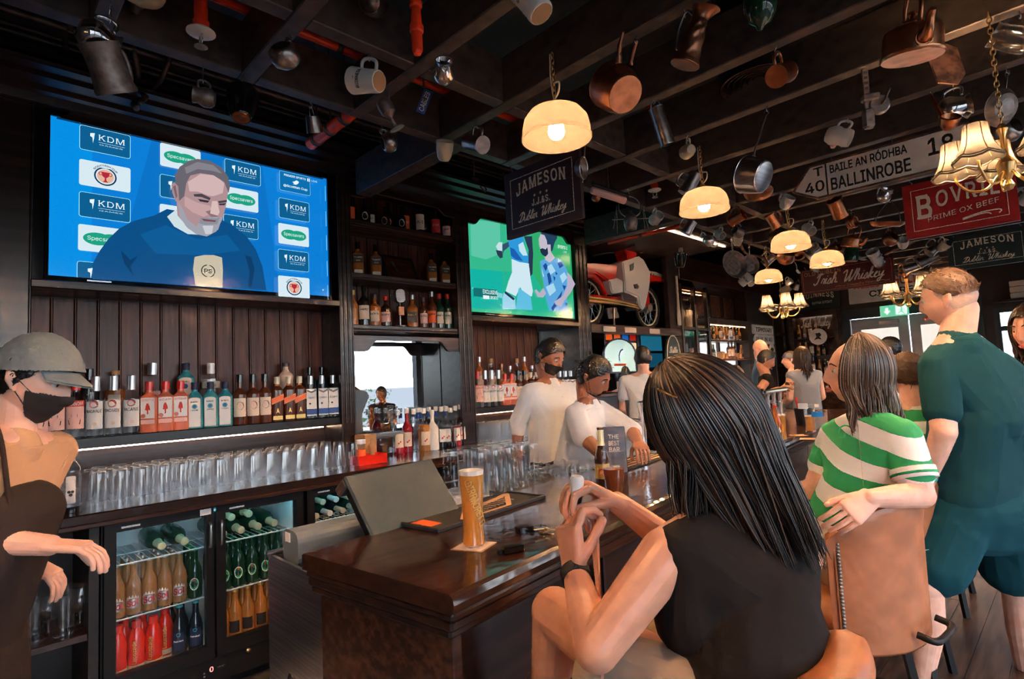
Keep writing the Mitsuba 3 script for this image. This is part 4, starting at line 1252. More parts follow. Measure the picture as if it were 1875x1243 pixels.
def bottle(H,R,sh=0.62,nk=0.78,glass='clear',liq=None,fill=0.6,sq=False,cap='silver_cap',cap_h=0.12,lip=0.0135,capr=1.25):
    L = sq_lathe if sq else lathe
    prof = body_prof(H,R,sh,nk,lip)
    K_ = Kit()
    if liq:
        lo,hi = cut_prof(prof,fill * H)
        K_.add('drink',L(lo,26),liq,40)
        K_.add('glass',L(hi,26),glass,True)
    else:
        K_.add('glass',L(prof,26),glass,40)
    if cap:
        c = H * (1 - cap_h)
        K_.add('cap',lathe([(lip * 0.9,c),(lip * capr,c),(lip * capr,H * 1.004),(lip * capr * 0.9,H * 1.012),(0,H * 1.012)],18),cap,35)
    K_.H,K_.R,K_.sq = H,R * (0.9 if sq else 1.0),sq
    return K_


def lab(K_,w,z0,z1,m,arch=0.0,dr_=0.0007,name='label'):
    K_.add(name,flat_label(w,z0 * K_.H,z1 * K_.H,K_.R + dr_,K_.sq,arch),m)
    return K_


def word(K_,s,h,w,z,m='ink',dr_=0.0014,dx=0.0,slant=0.0,bold=True):
    t = fit(text(s,h,0.0004,bold),w)
    if slant:
        t.apply_transform(np.array([[1,0,0,0],[slant,1,0,0],[0,0,1,0],[0,0,0,1.0]]))
    K_.add('lettering',put(mv(t,dx,z * K_.H,0),K_.R + dr_,K_.sq),m)
    return K_


def print_(K_,poly,m,dr_=0.0014,dx=0.0,z=0.0,name='print'):
    K_.add(name,put(mv(extr(poly,0.0004),dx,z * K_.H,0),K_.R + dr_,K_.sq),m)
    return K_


def pt(x,y,r):
    return sg.Point(x,y).buffer(r,quad_segs=6)


VOD = bottle(0.29,0.042,0.62,0.78,'clear',None,cap='red_gloss',cap_h=0.2,lip=0.015)
lab(VOD,0.082,0.16,0.60,'pink_label')
lab(VOD,0.084,0.53,0.63,'red_matt',dr_=0.0011)
word(VOD,'SMIRNOFF',0.016,0.072,0.548,'white_matt',0.0019)
print_(VOD,sg.Polygon([(-.022,-.002),(.022,-.002),(.026,.02),(.018,.03),(-.018,.03),(-.026,.02)]).difference(sg.Polygon([(-.019,.001),(.019,.001),(.022,.019),(-.022,.019)])).union(rect(-.012,.012,.034,.046)),'ink',z=0.24)
RUM = bottle(0.297,0.041,0.60,0.76,'clear',None,cap='silver_cap',cap_h=0.24,lip=0.016)
lab(RUM,0.078,0.13,0.585,'white_matt')
print_(RUM,pt(0,0,0.019),'ink',z=0.535,dr_=0.0013)
print_(RUM,pt(0,0,0.0165),'red_matt',z=0.535,dr_=0.0018)
word(RUM,'BACARDI',0.0145,0.066,0.40,'ink')
print_(RUM,rect(-.036,.036,0,.003).union(rect(-.03,.03,.012,.0135)),'ink',z=0.33)
print_(RUM,rect(-.038,.038,0,.009),'iron',z=0.20)
print_(RUM,pt(0.004,0.004,0.009),'cream_matt',z=0.20,dr_=0.0018)
PGI = bottle(0.262,0.044,0.68,0.80,'pink_gin','pink_gin',0.72,True,'red_gloss',0.16,0.015)
lab(PGI,0.062,0.28,0.69,'white_matt',arch=0.004)
word(PGI,'BEEFEATER',0.011,0.054,0.62,'red_matt',bold=False)
print_(PGI,shapely.union_all([pt(0,.04,.006),sg.Polygon([(-.008,.036),(.008,.036),(.012,.01),(.004,.012),(.003,-.01),(-.003,-.01),(-.004,.012),(-.012,.01)])]),'red_matt',z=0.40)
print_(PGI,pt(-.02,.005,.011),'pink_gin',z=0.31)
lab(PGI,0.062,0.17,0.25,'pink_label')
BGI = bottle(0.250,0.043,0.66,0.82,'blue_gin','blue_gin',0.66,True,'navy_matt',0.15,0.0145)
lab(BGI,0.058,0.03,0.68,'cream_matt',arch=0.012)
lab(BGI,0.052,0.05,0.665,'white_matt',arch=0.010,dr_=0.0012)
print_(BGI,pt(0,0,.0135),'teal_label',z=0.48,dr_=0.0019)
print_(BGI,pt(0,0,.008),'blue_matt',z=0.48,dr_=0.0025)
word(BGI,'BOMBAY',0.008,0.036,0.565,'ink',0.0019)
word(BGI,'SAPPHIRE',0.007,0.036,0.385,'ink',0.0019)
DRU = bottle(0.288,0.039,0.60,0.74,'dark_rum','dark_rum',0.66,False,'black_gloss',0.15,0.0145)
lab(DRU,0.072,0.16,0.53,'cream_matt')
print_(DRU,affinity.scale(pt(.004,0,0.021),0.9,1.1),'iron',z=0.38)
print_(DRU,affinity.scale(pt(0.0,0.004,0.009),0.8,1.2),'pink_label',z=0.38,dr_=0.0019)
print_(DRU,rect(-.02,.02,0,.004),'tan_card',z=0.20)
WRE = bottle(0.268,0.037,0.70,0.83,'whiskey','dark_rum',0.80,True,'cream_gloss',0.15,0.0135)
print_(WRE,sg.Polygon([(-.034,.0),(.034,.028),(.034,.066),(-.034,.038)]),'orange_matt',z=0.38,dr_=0.0008)
print_(WRE,sg.Polygon([(-.034,.004),(.034,.032),(.034,.034),(-.034,.006)]),'gold_ink',z=0.38)
print_(WRE,sg.Polygon([(-.034,.031),(.034,.059),(.034,.061),(-.034,.033)]),'gold_ink',z=0.38)
print_(WRE,shapely.union_all([pt(0,.025,.004),sg.Polygon([(-.004,.022),(.004,.022),(.01,-.002),(.004,.004),(-.002,.006),(-.01,-.004)])]),'gold_ink',z=0.19)
lab(WRE,0.054,0.04,0.13,'gold_ink')
TEQ = bottle(0.270,0.038,0.68,0.80,'clear',None,cap='silver_cap',cap_h=0.19,lip=0.0135,sq=True)
lab(TEQ,0.060,0.07,0.70,'white_matt')
lab(TEQ,0.061,0.10,0.23,'blue_matt',dr_=0.0012)
word(TEQ,'CUERVO',0.010,0.046,0.47,'ink')
print_(TEQ,sg.Polygon([(-.028,.02),(.0,.006),(.028,.02),(.028,.032),(0,.018),(-.028,.032)]),'iron',z=0.57)
print_(TEQ,pt(-.01,.006,.006),'ink',z=0.33)

ORD = ('first','second','third')
front = [(VOD,(72,102,138),'red-capped clear vodka bottle with a red name band','bottle','red-banded vodka bottles on the large shelf'),
         (RUM,(175,208,241),'silver-capped white rum bottle with a round red seal','bottle','white rum bottles on the large shelf'),
         (PGI,(273,303,331),'square bottle of pink gin with a red cap','bottle','pink gin bottles on the large shelf'),
         (BGI,(357,386,413),'square pale blue gin bottle with an arched label in front','bottle','blue gin bottles on the large shelf'),
         (DRU,(440,464,486),'dark spiced rum bottle with a bearded portrait label','bottle','dark rum bottles on the large shelf'),
         (WRE,(508.6,530,550),'square dark whisky bottle with a slanting orange-red band','bottle','whisky bottles on the large shelf'),
         (TEQ,(570,591,611),'clear silver-capped tequila bottle with a blue foot band','bottle','tequila bottles on the large shelf')]
FY = {q: y for q,y in zip((72,102,138,175,208,241,273,303,331,357,386,413,440,464,486,508.6,530,550,570,591,611),
                           [p[1] for p in ((-3.475,0.273,1.210),(-3.475,0.333,1.203),(-3.475,0.408,1.195),(-3.475,0.487,1.186),(-3.475,0.561,1.191),(-3.475,0.638,1.183),(-3.475,0.716,1.188),(-3.475,0.791,1.180),
                                            (-3.475,0.863,1.173),(-3.475,0.933,1.180),(-3.475,1.013,1.172),(-3.475,1.090,1.164),(-3.475,1.170,1.172),(-3.475,1.244,1.165),(-3.475,1.313,1.158),(-3.475,1.387,1.167),
                                            (-3.475,1.459,1.160),(-3.475,1.527,1.153),(-3.475,1.599,1.181),(-3.475,1.675,1.174),(-3.475,1.750,1.168))])}
for K_,xs,la,ct_,gr in front:
    for i,q in enumerate(xs):
        K_.place('spirit_bottle',la + ', ' + ORD[i] + ' of three',ct_,Tm(at(-3.475,FY[q],BS1,TOCAM + 16 + rng.uniform(-5,5))),gr)
# the riser and the odd bottles on it
part(bay1,'riser',box(XP + 0.022,-3.545,0.24,1.76,BS1,BS1 + 0.115,0.003),'black_trim')
RZ = BS1 + 0.115
odd = []
k = bottle(0.225,0.043,0.55,0.76,'dark_glass',None,cap='black_gloss',cap_h=0.17,lip=0.014)
print_(k,sg.Polygon([(0,-.03),(.034,0),(0,.03),(-.034,0)]),'cream_matt',z=0.30,dr_=0.0008)
word(k,"HENDRICK'S",0.009,0.05,0.28,'ink')
odd.append((k,0.477,'black apothecary-style gin bottle with a pale diamond label, behind the white rum'))
k = bottle(0.215,0.042,0.60,0.74,'tint_smoke','whiskey',0.55,cap='tan_card',cap_h=0.10,lip=0.015)
lab(k,0.06,0.10,0.42,'cream_matt')
odd.append((k,0.589,'squat corked bottle with a cream label, behind the white rum'))
k = Kit()
k.H,k.R,k.sq = 0.25,0.045,False
k.add('glass',lathe([(0,0),(0.05,0),(0.052,0.01),(0.030,0.17),(0.022,0.185),(0.021,0.2),(0,0.2)],26),'clear',True)
k.add('cap',lathe([(0.021,0.19),(0.026,0.19),(0.026,0.255),(0,0.257)],20),'silver_cap',35)
k.add('label',lathe([(0.0445,0.05),(0.0365,0.10)],20),'pink_label',True)
odd.append((k,0.758,'tapered clear bottle with a tall silver cap, behind the pink gin'))
k = bottle(0.25,0.048,0.66,0.82,'blue_gin','blue_gin',0.66,True,'navy_matt',0.15,0.0155)
lab(k,0.062,0.03,0.68,'cream_matt',arch=0.012)
print_(k,pt(0,0,.014),'blue_matt',z=0.48,dr_=0.0018)
word(k,'BOMBAY',0.008,0.04,0.57,'ink')
odd.append((k,0.921,'taller pale blue gin bottle standing alone on the riser'))
k = bottle(0.248,0.046,0.64,0.80,'clear',None,cap='white_gloss',cap_h=0.24,lip=0.017)
k.add('label',lathe([(0.0468,0.105),(0.0468,0.145)],26),'cream_matt',True)
word(k,'CAORUNN',0.016,0.06,0.455,'ink',0.0014,bold=False)
odd.append((k,1.052,'round-shouldered clear gin bottle with a white name band and white cap, on the riser'))
k = bottle(0.245,0.045,0.66,0.84,'stoneware',None,cap='iron',cap_h=0.09,lip=0.017)
odd.append((k,1.493,'pale stoneware flagon behind the orange-banded whisky'))
for y,la in ((1.650,'black gin bottle with a pale diamond label, behind the tequila, nearer the whisky'),(1.735,'black gin bottle with a pale diamond label, behind the tequila, nearer the fluted post')):
    k = bottle(0.215,0.040,0.58,0.78,'blue_black_glass',None,cap='black_gloss',cap_h=0.15,lip=0.013)
    print_(k,sg.Polygon([(0,-.03),(.03,0),(0,.03),(-.03,0)]),'cream_matt',z=0.34,dr_=0.0008)
    odd.append((k,y,la))
for k,y,la in odd:
    k.place('spirit_bottle',la,'bottle',Tm(at(-3.598,y,RZ,TOCAM + 14)))

# --- shelves of the narrow bay
NX = -3.50


def small_beer(H,R,gl,lm,ov=True,wd=None,shp=None):
    k = bottle(H,R,0.45,0.72,gl,None,cap=None,lip=0.012)
    if ov:
        print_(k,affinity.scale(pt(0,0,0.025),0.85,1.15),lm,z=0.27,dr_=0.0009)
        print_(k,affinity.scale(pt(0,0,0.013),1.0,0.7),'ink' if lm != 'ink' else 'cream_matt',z=0.27,dr_=0.0014)
    else:
        lab(k,R * 1.75,0.08,0.56,lm)
        if wd:
            word(k,wd[0],wd[1],wd[2],wd[3],wd[4])
    return k


S1,S2,S3 = 2.56,2.19,1.835
tops = [(1.945,small_beer(0.20,0.040,'dark_glass','orange_matt',False),'bottle with an orange label at the near end of the top shelf'),
        (2.023,small_beer(0.175,0.036,'dark_glass','cream_matt'),'small dark bottle with a cream oval label, second on the top shelf'),
        (2.105,small_beer(0.152,0.038,'dark_glass','cream_matt',False,('STOUT',0.012,0.045,0.34,'ink')),'stubby dark bottle with a tall cream label, third on the top shelf'),
        (2.183,small_beer(0.148,0.034,'dark_glass','tan_card'),'shortest dark bottle with a tan oval label on the top shelf'),
        (2.251,small_beer(0.208,0.042,'dark_glass','orange_matt'),'dark bottle with an orange oval label on the top shelf'),
        (2.327,small_beer(0.18,0.030,'dark_glass','cream_matt'),'slim dark bottle with a cream oval label between the orange-labelled ones'),
        (2.392,small_beer(0.225,0.044,'brown_glass','orange_matt',False,('PORTER',0.014,0.06,0.30,'cream_matt')),'brown bottle with a square orange label in mid top shelf'),
        (2.49,small_beer(0.25,0.040,'dark_glass','cream_matt',False,('ALE',0.02,0.05,0.28,'ink')),'tallest dark bottle with a cream label on the top shelf'),
        (2.572,small_beer(0.21,0.035,'dark_glass','ink'),'dark bottle with a black oval label on the top shelf'),
        (2.638,small_beer(0.226,0.042,'brown_glass','red_matt',False,('STOUT',0.014,0.055,0.32,'cream_matt')),'brown bottle with a red square label toward the far end of the top shelf'),
        (2.706,small_beer(0.165,0.028,'dark_glass','cream_matt'),'slimmest dark bottle with a cream oval label near the far end'),
        (2.745,small_beer(0.16,0.04,'dark_glass','pink_label',False,('ALE',0.012,0.04,0.36,'ink')),'stubby dark bottle with a pale label at the far end of the top shelf')]
for i,(y,k,la) in enumerate(tops):
    k.place('beer_bottle',la,'bottle',Tm(at(NX + (0.03 if i % 2 else -0.03),y,S1,TOCAM + rng.uniform(-6,6))),'old beer bottles on the top shelf')
WH = bottle(0.232,0.043,0.60,0.76,'whiskey','whiskey',0.60,True,'dark_glass',0.2,0.0135)
lab(WH,0.066,0.36,0.60,'ink')
word(WH,'TULLAMORE',0.010,0.055,0.50,'cream_matt')
word(WH,'D.E.W.',0.009,0.03,0.41,'gold_ink')
lab(WH,0.056,0.04,0.15,'cream_matt')
for y,la in ((1.972,'farthest from the copper plaque on its near side'),(2.115,'touching the near side of the copper plaque'),(2.606,'first beyond the copper plaque'),(2.735,'at the far end of the middle shelf')):
    WH.place('whiskey_bottle','black-labelled whiskey bottle on the middle shelf, ' + la,'bottle',Tm(at(NX,y,S2,TOCAM + 8)),'whiskey bottles on the middle shelf')
pq = thing('plaque','copper-toned framed plaque leaning on the middle shelf','plaque')
PQ = frame((-3.50,2.345,S2 + 0.003),unit(V(-0.06,1,0)),unit(V(-0.42,0,1)))
part(pq,'board',tf(box(-0.155,0.155,0.0,0.215,-0.022,-0.004,0.003),PQ),'black_trim')
part(pq,'plate',tf(box(-0.12,0.125,0.006,0.188,-0.004,-0.001,0.001),PQ),'copper',label='copper-coloured plate with a small microphone print')
part(pq,'print',tf(mv(extr(affinity.rotate(affinity.scale(pt(-.05,.135,.02),.8,1.3),25).union(sg.LineString([(-.045,.11),(-.04,.085),(-.025,.07)]).buffer(.003)),0.0008),0,0,-0.0012),PQ),'iron')
for s,h,w,x,z in (('BEST IRISH PUB',0.009,0.075,0.045,0.14),('LIVE ENTERTAINMENT',0.007,0.08,0.045,0.115),('AWARD',0.008,0.05,0.03,0.065)):
    part(pq,'lettering',tf(mv(fit(text(s,h,0.0008,True),w),x,z,-0.0012),PQ),'iron')
SP = bottle
low = []


def spirit(H,R,liq,lm,capm,sq=False,fill=0.66,wd='',lz=(0.15,0.48),sh=0.58,nk=0.76,wm='ink'):
    k = bottle(H,R,sh,nk,liq,liq,fill,sq,capm,0.13,0.0135)
    lab(k,R * 1.7,lz[0],lz[1],lm)
    if wd:
        word(k,wd,0.011,R * 1.4,(lz[0] * 0.35 + lz[1] * 0.65),wm)
    return k


low = [(1.925,spirit(0.245,0.035,'whiskey','tan_card','gold_ink'),'amber whiskey bottle half hidden by the fluted post on the bottom shelf'),
       (2.01,spirit(0.285,0.044,'dark_glass','cream_matt','dark_glass',wd='JAMES',lz=(0.16,0.50)),'tall dark bottle with a cream label, near end of the bottom shelf'),
       (2.095,spirit(0.228,0.042,'whiskey','cream_matt','iron',fill=0.6,wd='GOLD'),'round amber whiskey bottle with a low cream label on the bottom shelf'),
       (2.185,spirit(0.22,0.042,'brown_glass','pink_label','red_gloss',wd='RESERVE'),'dark whiskey bottle with a red cap beside the old microphone'),
       (2.415,spirit(0.248,0.044,'whiskey','iron','silver_cap',True,0.62,wd='MALT',wm='gold_ink'),'square amber whiskey bottle with a dark label, first beyond the old microphone'),
       (2.513,spirit(0.236,0.036,'dark_rum','pink_label','iron',wd='STILL'),'dark slim whiskey bottle with a pink label, second beyond the old microphone'),
       (2.595,spirit(0.286,0.038,'dark_rum','orange_matt','silver_cap',wd='OAK'),'tall dark bottle with an orange label and grey cap on the bottom shelf'),
       (2.668,spirit(0.275,0.036,'green_glass','cream_matt','red_gloss',wd='JAMES'),'green whiskey bottle with a red cap and cream label, first of three'),
       (2.712,spirit(0.26,0.030,'green_glass','pink_label','red_gloss'),'green whiskey bottle with a red cap squeezed behind two others'),
       (2.747,spirit(0.278,0.034,'green_glass','cream_matt','red_gloss',wd='JAMES'),'green whiskey bottle with a red cap and cream label at the far end')]
for i,(y,k,la) in enumerate(low):
    k.place('whiskey_bottle',la,'bottle',Tm(at(NX - (0.07 if 'squeezed' in la else 0),y,S3,TOCAM + rng.uniform(-5,8))),'whiskey bottles on the bottom shelf')
mc = thing('microphone','old silver stage microphone standing among the whiskey bottles','microphone')
part(mc,'base',mv(lathe([(0,0),(0.045,0),(0.045,0.012),(0.02,0.016),(0,0.016)],20),NX + .02,2.291,S3),'dull_pewter',30)
part(mc,'pole',tube([(NX + .02,2.291,S3 + 0.014),(NX + .02,2.291,S3 + 0.18)],0.009,10),'pewter',True)
part(mc,'plate',box(NX + .005,NX + 0.035,2.27,2.322,S3 + 0.085,S3 + 0.155,0.004),'copper')
MH = frame((NX + .03,2.284,S3 + 0.225),unit(V(0.2,1,0.1)),V(0,-0.2,1))
part(mc,'head',tf(extr(rrect(-0.034,0.034,-0.045,0.05,0.026),0.05),MH @ at(0,0,-0.025)),'pewter',30)
for i in range(7):
    part(mc,'rib',tf(box(-0.033,0.033,-0.034 + i * 0.012,-0.030 + i * 0.012,0.0245,0.028),MH),'dull_pewter')

# --- syrups and mixers on the counter before the mirror
SY = [((-3.450,2.225,1.026),'clear','red_syrup',0.30,0.040,0.16,'white_gloss','cream_matt','round bottle with red syrup in its foot'),
      ((-3.450,2.298,1.007),'red_syrup','red_syrup',0.31,0.037,0.66,'white_gloss','cream_matt','bottle full of dark red syrup'),
      ((-3.420,2.338,1.000),'clear',None,0.30,0.040,0.6,'white_gloss',None,'plain clear bottle beside the amber one'),
      ((-3.400,2.413,0.981),'clear','cider',0.30,0.044,0.62,'white_gloss','cream_matt','bottle of amber syrup with a low cream label'),
      ((-3.380,2.471,0.975),'milk_glass',None,0.285,0.044,0.6,'white_gloss',None,'opaque white syrup bottle'),
      ((-3.440,2.601,0.970),'clear','blue_black_glass',0.30,0.036,0.24,'white_gloss','white_matt','flavoured syrup bottle with red berries on its label, next to the white one'),
      ((-3.420,2.632,0.964),'clear','blue_black_glass',0.30,0.034,0.28,'white_gloss','white_matt','second flavoured syrup bottle with red berries on its label'),
      ((-3.370,2.634,0.962),'tint_smoke','dark_glass',0.29,0.036,0.12,'white_gloss',None,'grey pinched bottle with a dark foot'),
      ((-3.410,2.713,0.955),'clear','red_syrup',0.30,0.036,0.5,'white_gloss','white_matt','syrup bottle with a pink-printed label'),
      ((-3.440,2.785,0.950),'dark_glass',None,0.305,0.040,0.6,'white_gloss','white_matt','dark bottle with red flowers on a white label, last before the post')]
for i,(p,gl,lq,H,R,fl,cp,lm,la) in enumerate(SY):
    k = bottle(H,R,0.52,0.74,gl,lq,fl,cap=cp,cap_h=0.11,lip=0.013)
    if lm:
        lab(k,R * 1.6,0.14,0.46,lm)
        print_(k,pt(-.006,0,.007).union(pt(.006,.01,.006)),'red_matt',z=0.24)
    k.place('syrup_bottle',la,'bottle',Tm(at(p[0],p[1],CT,TOCAM + 10)),'syrup bottles before the mirror')
k = bottle(0.30,0.035,0.52,0.74,'clear',None,cap='white_gloss',cap_h=0.1,lip=0.013)
k.add('neck_label',lathe([(0.0142,0.225),(0.0142,0.262)],16),'blue_matt',True)
for p in ((-3.540,2.454,0.998),(-3.560,2.498,0.993),(-3.550,2.566,0.986),(-3.540,2.625,0.980),(-3.530,2.701,0.972),(-3.550,2.809,0.960)):
    k.place('syrup_bottle','clear bottle with a blue neck label in the rear row before the mirror','bottle',Tm(at(p[0],p[1],CT,TOCAM)),'blue-necked bottles in the rear row')

# --- bottles behind the white-shirted barman
FB = [(3.007,VOD,'pale label'),(3.087,RUM,''),(3.161,RUM,''),(3.238,RUM,''),(3.313,PGI,''),(3.39,PGI,''),(3.47,DRU,''),(3.55,DRU,''),(3.63,WRE,''),(3.71,WRE,''),(3.79,BGI,''),(3.87,DRU,''),
      (3.95,TEQ,''),(4.03,TEQ,''),(4.11,TEQ,''),(4.19,TEQ,'')]
nm = {id(VOD): 'clear vodka bottle with a pale label',id(RUM): 'white rum bottle with a round seal',id(PGI): 'pink gin bottle',id(DRU): 'dark rum bottle',id(WRE): 'square dark whisky bottle',id(BGI): 'blue gin bottle',id(TEQ): 'clear tequila bottle'}
cnt = {}
for y,k,_ in FB:
    c = cnt[id(k)] = cnt.get(id(k),0) + 1
    k.place('spirit_bottle',nm[id(k)] + ' on the shelf behind the white-shirted barman','bottle',Tm(at(-3.475,y,BS3,TOCAM + 10)),'front bottles behind the white-shirted barman: ' + nm[id(k)])
part(bay3,'riser',box(XP + 0.022,-3.545,2.92,4.25,BS3,BS3 + 0.115,0.003),'black_trim')
GIN = spirit(0.285,0.042,'clear','cream_matt','tan_card')
GIN2 = spirit(0.24,0.046,'sol_beer','tan_card','dark_copper',fill=0.7)
GIN3 = spirit(0.30,0.036,'whiskey','cream_matt','silver_cap')
GIN4 = spirit(0.22,0.05,'tint_smoke','cream_matt','silver_cap')
for i,(y,k,la) in enumerate(((3.02,GIN2,'squat bronze bottle'),(3.14,GIN3,'tall amber bottle'),(3.276,GIN,'tall corked clear bottle'),(3.396,GIN2,'squat bronze bottle'),(3.497,GIN4,'round clear flask'),
                               (3.59,GIN,'tall corked clear bottle'),(3.685,GIN3,'tall amber bottle'),(3.782,GIN4,'round clear flask'),(3.90,GIN2,'squat bronze bottle'),(4.02,GIN,'tall corked clear bottle'))):
    k.place('spirit_bottle',la + ' on the riser behind the white-shirted barman','bottle',Tm(at(-3.598,y,BS3 + 0.115,TOCAM)),'riser bottles behind the white-shirted barman: ' + la)

# --- upturned glasses along the counter
UG = Kit()
UG.add('glass',lathe([(0.0395,0.0),(0.0405,0.003),(0.0385,0.05),(0.034,0.11),(0.0315,0.138),(0.030,0.147),(0.027,0.150),(0,0.1475)],26),'clear',True)
UG.add('foot',lathe([(0.0295,0.1385),(0.0285,0.1405),(0,0.138)],20),'clear',True)
for r_ in range(4):
    for j in range(16):
        y = 0.452 + j * 0.0835 + (0.04 if r_ % 2 else 0)
        if y < 1.72:
            UG.place('pint_glass','upturned clear pint glass in the close rows on the back counter by the flat-capped barman','glass',Tm(at(-3.16 - r_ * 0.083,y,CT + 0.0005)),'upturned pint glasses in the long rows')
for r_ in range(4):
    for j in range(13):
        y = 2.985 + j * 0.0835 + (0.04 if r_ % 2 else 0)
        if y < 4.22:
            UG.place('pint_glass','upturned clear pint glass in rows behind the white-shirted barman','glass',Tm(at(-3.25 - r_ * 0.083,y,CT + 0.0005)),'upturned pint glasses behind the barman')
TU = Kit()
TU.add('glass',lathe([(0.034,0),(0.035,0.002),(0.037,0.04),(0.036,0.075),(0.033,0.083),(0.028,0.086),(0,0.083)],24),'clear',True)
for i,(x,y) in enumerate(((-3.10,0.29),(-3.19,0.27),(-3.12,0.20),(-3.21,0.355))):
    TU.place('tumbler','small upturned tumbler at the near end of the back counter beside the green-capped bottle','glass',Tm(at(x,y,CT + 0.0005)),'upturned tumblers beside the green-capped bottle')
    if i < 3:
        TU.place('tumbler','small upturned tumbler stacked on another at the near end of the back counter','glass',Tm(at(x,y,CT + 0.088)),'tumblers stacked on tumblers')
sb = (-3.091,0.346,0.935)
k = Kit()
k.H,k.R,k.sq = 0.30,0.038,False
k.add('foot',lathe([(0,0),(0.039,0),(0.0395,0.004),(0.0395,0.026),(0,0.026)],26),'dark_glass',35)
k.add('glass',lathe([(0.0385,0.026),(0.0385,0.17),(0.034,0.19),(0.018,0.215),(0.0145,0.23),(0.0145,0.262)],26),'clear',True)
k.add('neck_band',lathe([(0.0155,0.215),(0.0152,0.24)],20),'white_matt',True)
k.add('cap',lathe([(0.0158,0.24),(0.0162,0.242),(0.0158,0.275),(0.010,0.278),(0.006,0.30),(0,0.30)],20),'teal_label',35)
lab(k,0.034,0.14,0.52,'white_matt',arch=0.004)
print_(k,rect(-.014,.014,0,.004).union(rect(-.014,.014,.01,.013)),'green_matt',z=0.42)
print_(k,pt(0,0,.007).union(pt(.006,.012,.006)).union(pt(-.006,.012,.006)),'ink',z=0.26)
k.place('spirit_bottle','clear bottle with a green cap and black foot standing before the upturned glasses','bottle',Tm(at(sb[0],sb[1],CT,TOCAM + 30)))
# --- caddy, cartons and tray by the fluted post
cd = thing('condiment_caddy','red caddy with a spice jar and a pepper mill by the mirror','caddy')
c0 = (-3.200,1.837,0.969)
part(cd,'tray',join(box(c0[0] - .05,c0[0] + .06,c0[1] - .10,c0[1] + .10,CT,CT + 0.006),*[box(c0[0] + a,c0[0] + b,c0[1] + c,c0[1] + d,CT,CT + 0.055) for a,b,c,d in ((-.05,-.045,-.1,.1),(.055,.06,-.1,.1),(-.05,.06,-.1,-.095),(-.05,.06,.095,.1))]),'red_gloss')
pj = solo('spice_jar','clear jar of red spice with a white lid in the red caddy','jar',mv(lathe([(0,0),(0.028,0),(0.03,0.004),(0.03,0.085),(0,0.085)],22),c0[0],c0[1] - .05,CT + 0.0065),'orange_matt',30)
part(pj,'shoulder',mv(lathe([(0.03,0.085),(0.03,0.12),(0.026,0.13)],22),c0[0],c0[1] - .05,CT + 0.0065),'clear',True)
part(pj,'lid',mv(lathe([(0.031,0.12),(0.031,0.145),(0,0.147)],22),c0[0],c0[1] - .05,CT + 0.0065),'white_gloss',35)
pm = solo('pepper_mill','small turned wooden pepper mill in the red caddy','pepper mill',mv(lathe([(0,0),(0.022,0),(0.022,0.02),(0.014,0.05),(0.018,0.075),(0.024,0.095),(0.02,0.11),(0.008,0.118),(0.012,0.13),(0.006,0.142),(0,0.143)],20),c0[0],c0[1] + .03,CT + 0.0065),'tan_card',True)
solo('carton','brown carton standing behind the red caddy','carton',tf(box(-.05,.05,-.05,.05,0,0.17,0.003),at(c0[0] - .13,c0[1] + .06,CT,12)),'tan_card')
ic = thing('ice_tub','clear plastic tub with a bluish lid before the mirror','tub')
i0 = (-3.500,2.146,1.033)
part(ic,'tub',box(i0[0] - .07,i0[0] + .07,i0[1] - .16,i0[1] + .12,CT,CT + 0.12,0.015),'clear')
part(ic,'lid',box(i0[0] - .075,i0[0] + .075,i0[1] - .17,i0[1] + .13,CT + 0.12,CT + 0.15,0.014),'grey_plastic')
SG = Kit()
SG.add('glass',lathe([(0,0),(0.02,0),(0.022,0.004),(0.034,0.075)],20),'clear',True)
SG.add('sugar_sachet',box(-.014,.014,-.004,.004,0.02,0.062,0.002),'cream_matt')
g0 = (-3.398,1.815,0.935)
SG.place('small_glass','small glass holding paper sachets at the foot of the fluted post','glass',Tm(at(g0[0],g0[1],CT)))
# --- inside the fridges
CH_ = Kit()
chp = [(0,0),(0.038,0),(0.042,0.006),(0.042,0.14),(0.036,0.17),(0.018,0.215),(0.0155,0.23)]
CH_.add('body',lathe(chp + [(0,0.23)],22),'green_glass',35)
CH_.add('foil',lathe([(0.0215,0.205),(0.0175,0.225),(0.0165,0.262),(0.0185,0.268),(0.0185,0.287),(0.0165,0.29),(0,0.29)],20),'foil_cream',35)


def lying(kit,x,y,z,name,la,cat,gr,tiltz=2):
    kit.place(name,la,cat,Tm(frame((x,y,z),(0,1,0),(0,0,1)) @ np.eye(4) if False else np.array([[0,0,1,x],[1,0,0,y],[0,1,0,z],[0,0,0,1.0]]) @ rot((1,0,0),tiltz)),gr)


FX = -3.36
for y in (0.69,0.785):
    lying(CH_,FX - .03,y,0.672 + 0.05,'champagne_bottle','lying champagne bottle with cream foil on the top rack of the first fridge door','bottle','champagne bottles behind the first door')
for y,dz in ((0.955,0.05),(1.04,0.05),(1.125,0.05),(1.21,0.05),(0.995,0.123),(0.915,0.123),(1.08,0.123)):
    if y > 0.93:
        lying(CH_,FX - .02,y,0.672 + dz,'champagne_bottle','lying champagne bottle with cream foil in the heap behind the second fridge door','bottle','champagne bottles behind the second door')
WIN = Kit()
WIN.add('body',lathe([(0,0),(0.034,0),(0.037,0.006),(0.037,0.17),(0.03,0.195),(0.015,0.215),(0.014,0.28),(0,0.28)],20),'green_glass',35)
WIN.add('foil',lathe([(0.0152,0.225),(0.0152,0.305),(0.0165,0.306),(0.0165,0.315),(0,0.316)],18),'white_gloss',35)
WI2 = Kit()
WI2.parts = [(n_,{**d,'bsdf': {'type': 'ref','id': 'mat_' + ('blue_black_glass' if n_ == 'body' else 'cream_gloss')}},l) for n_,d,l in WIN.parts]
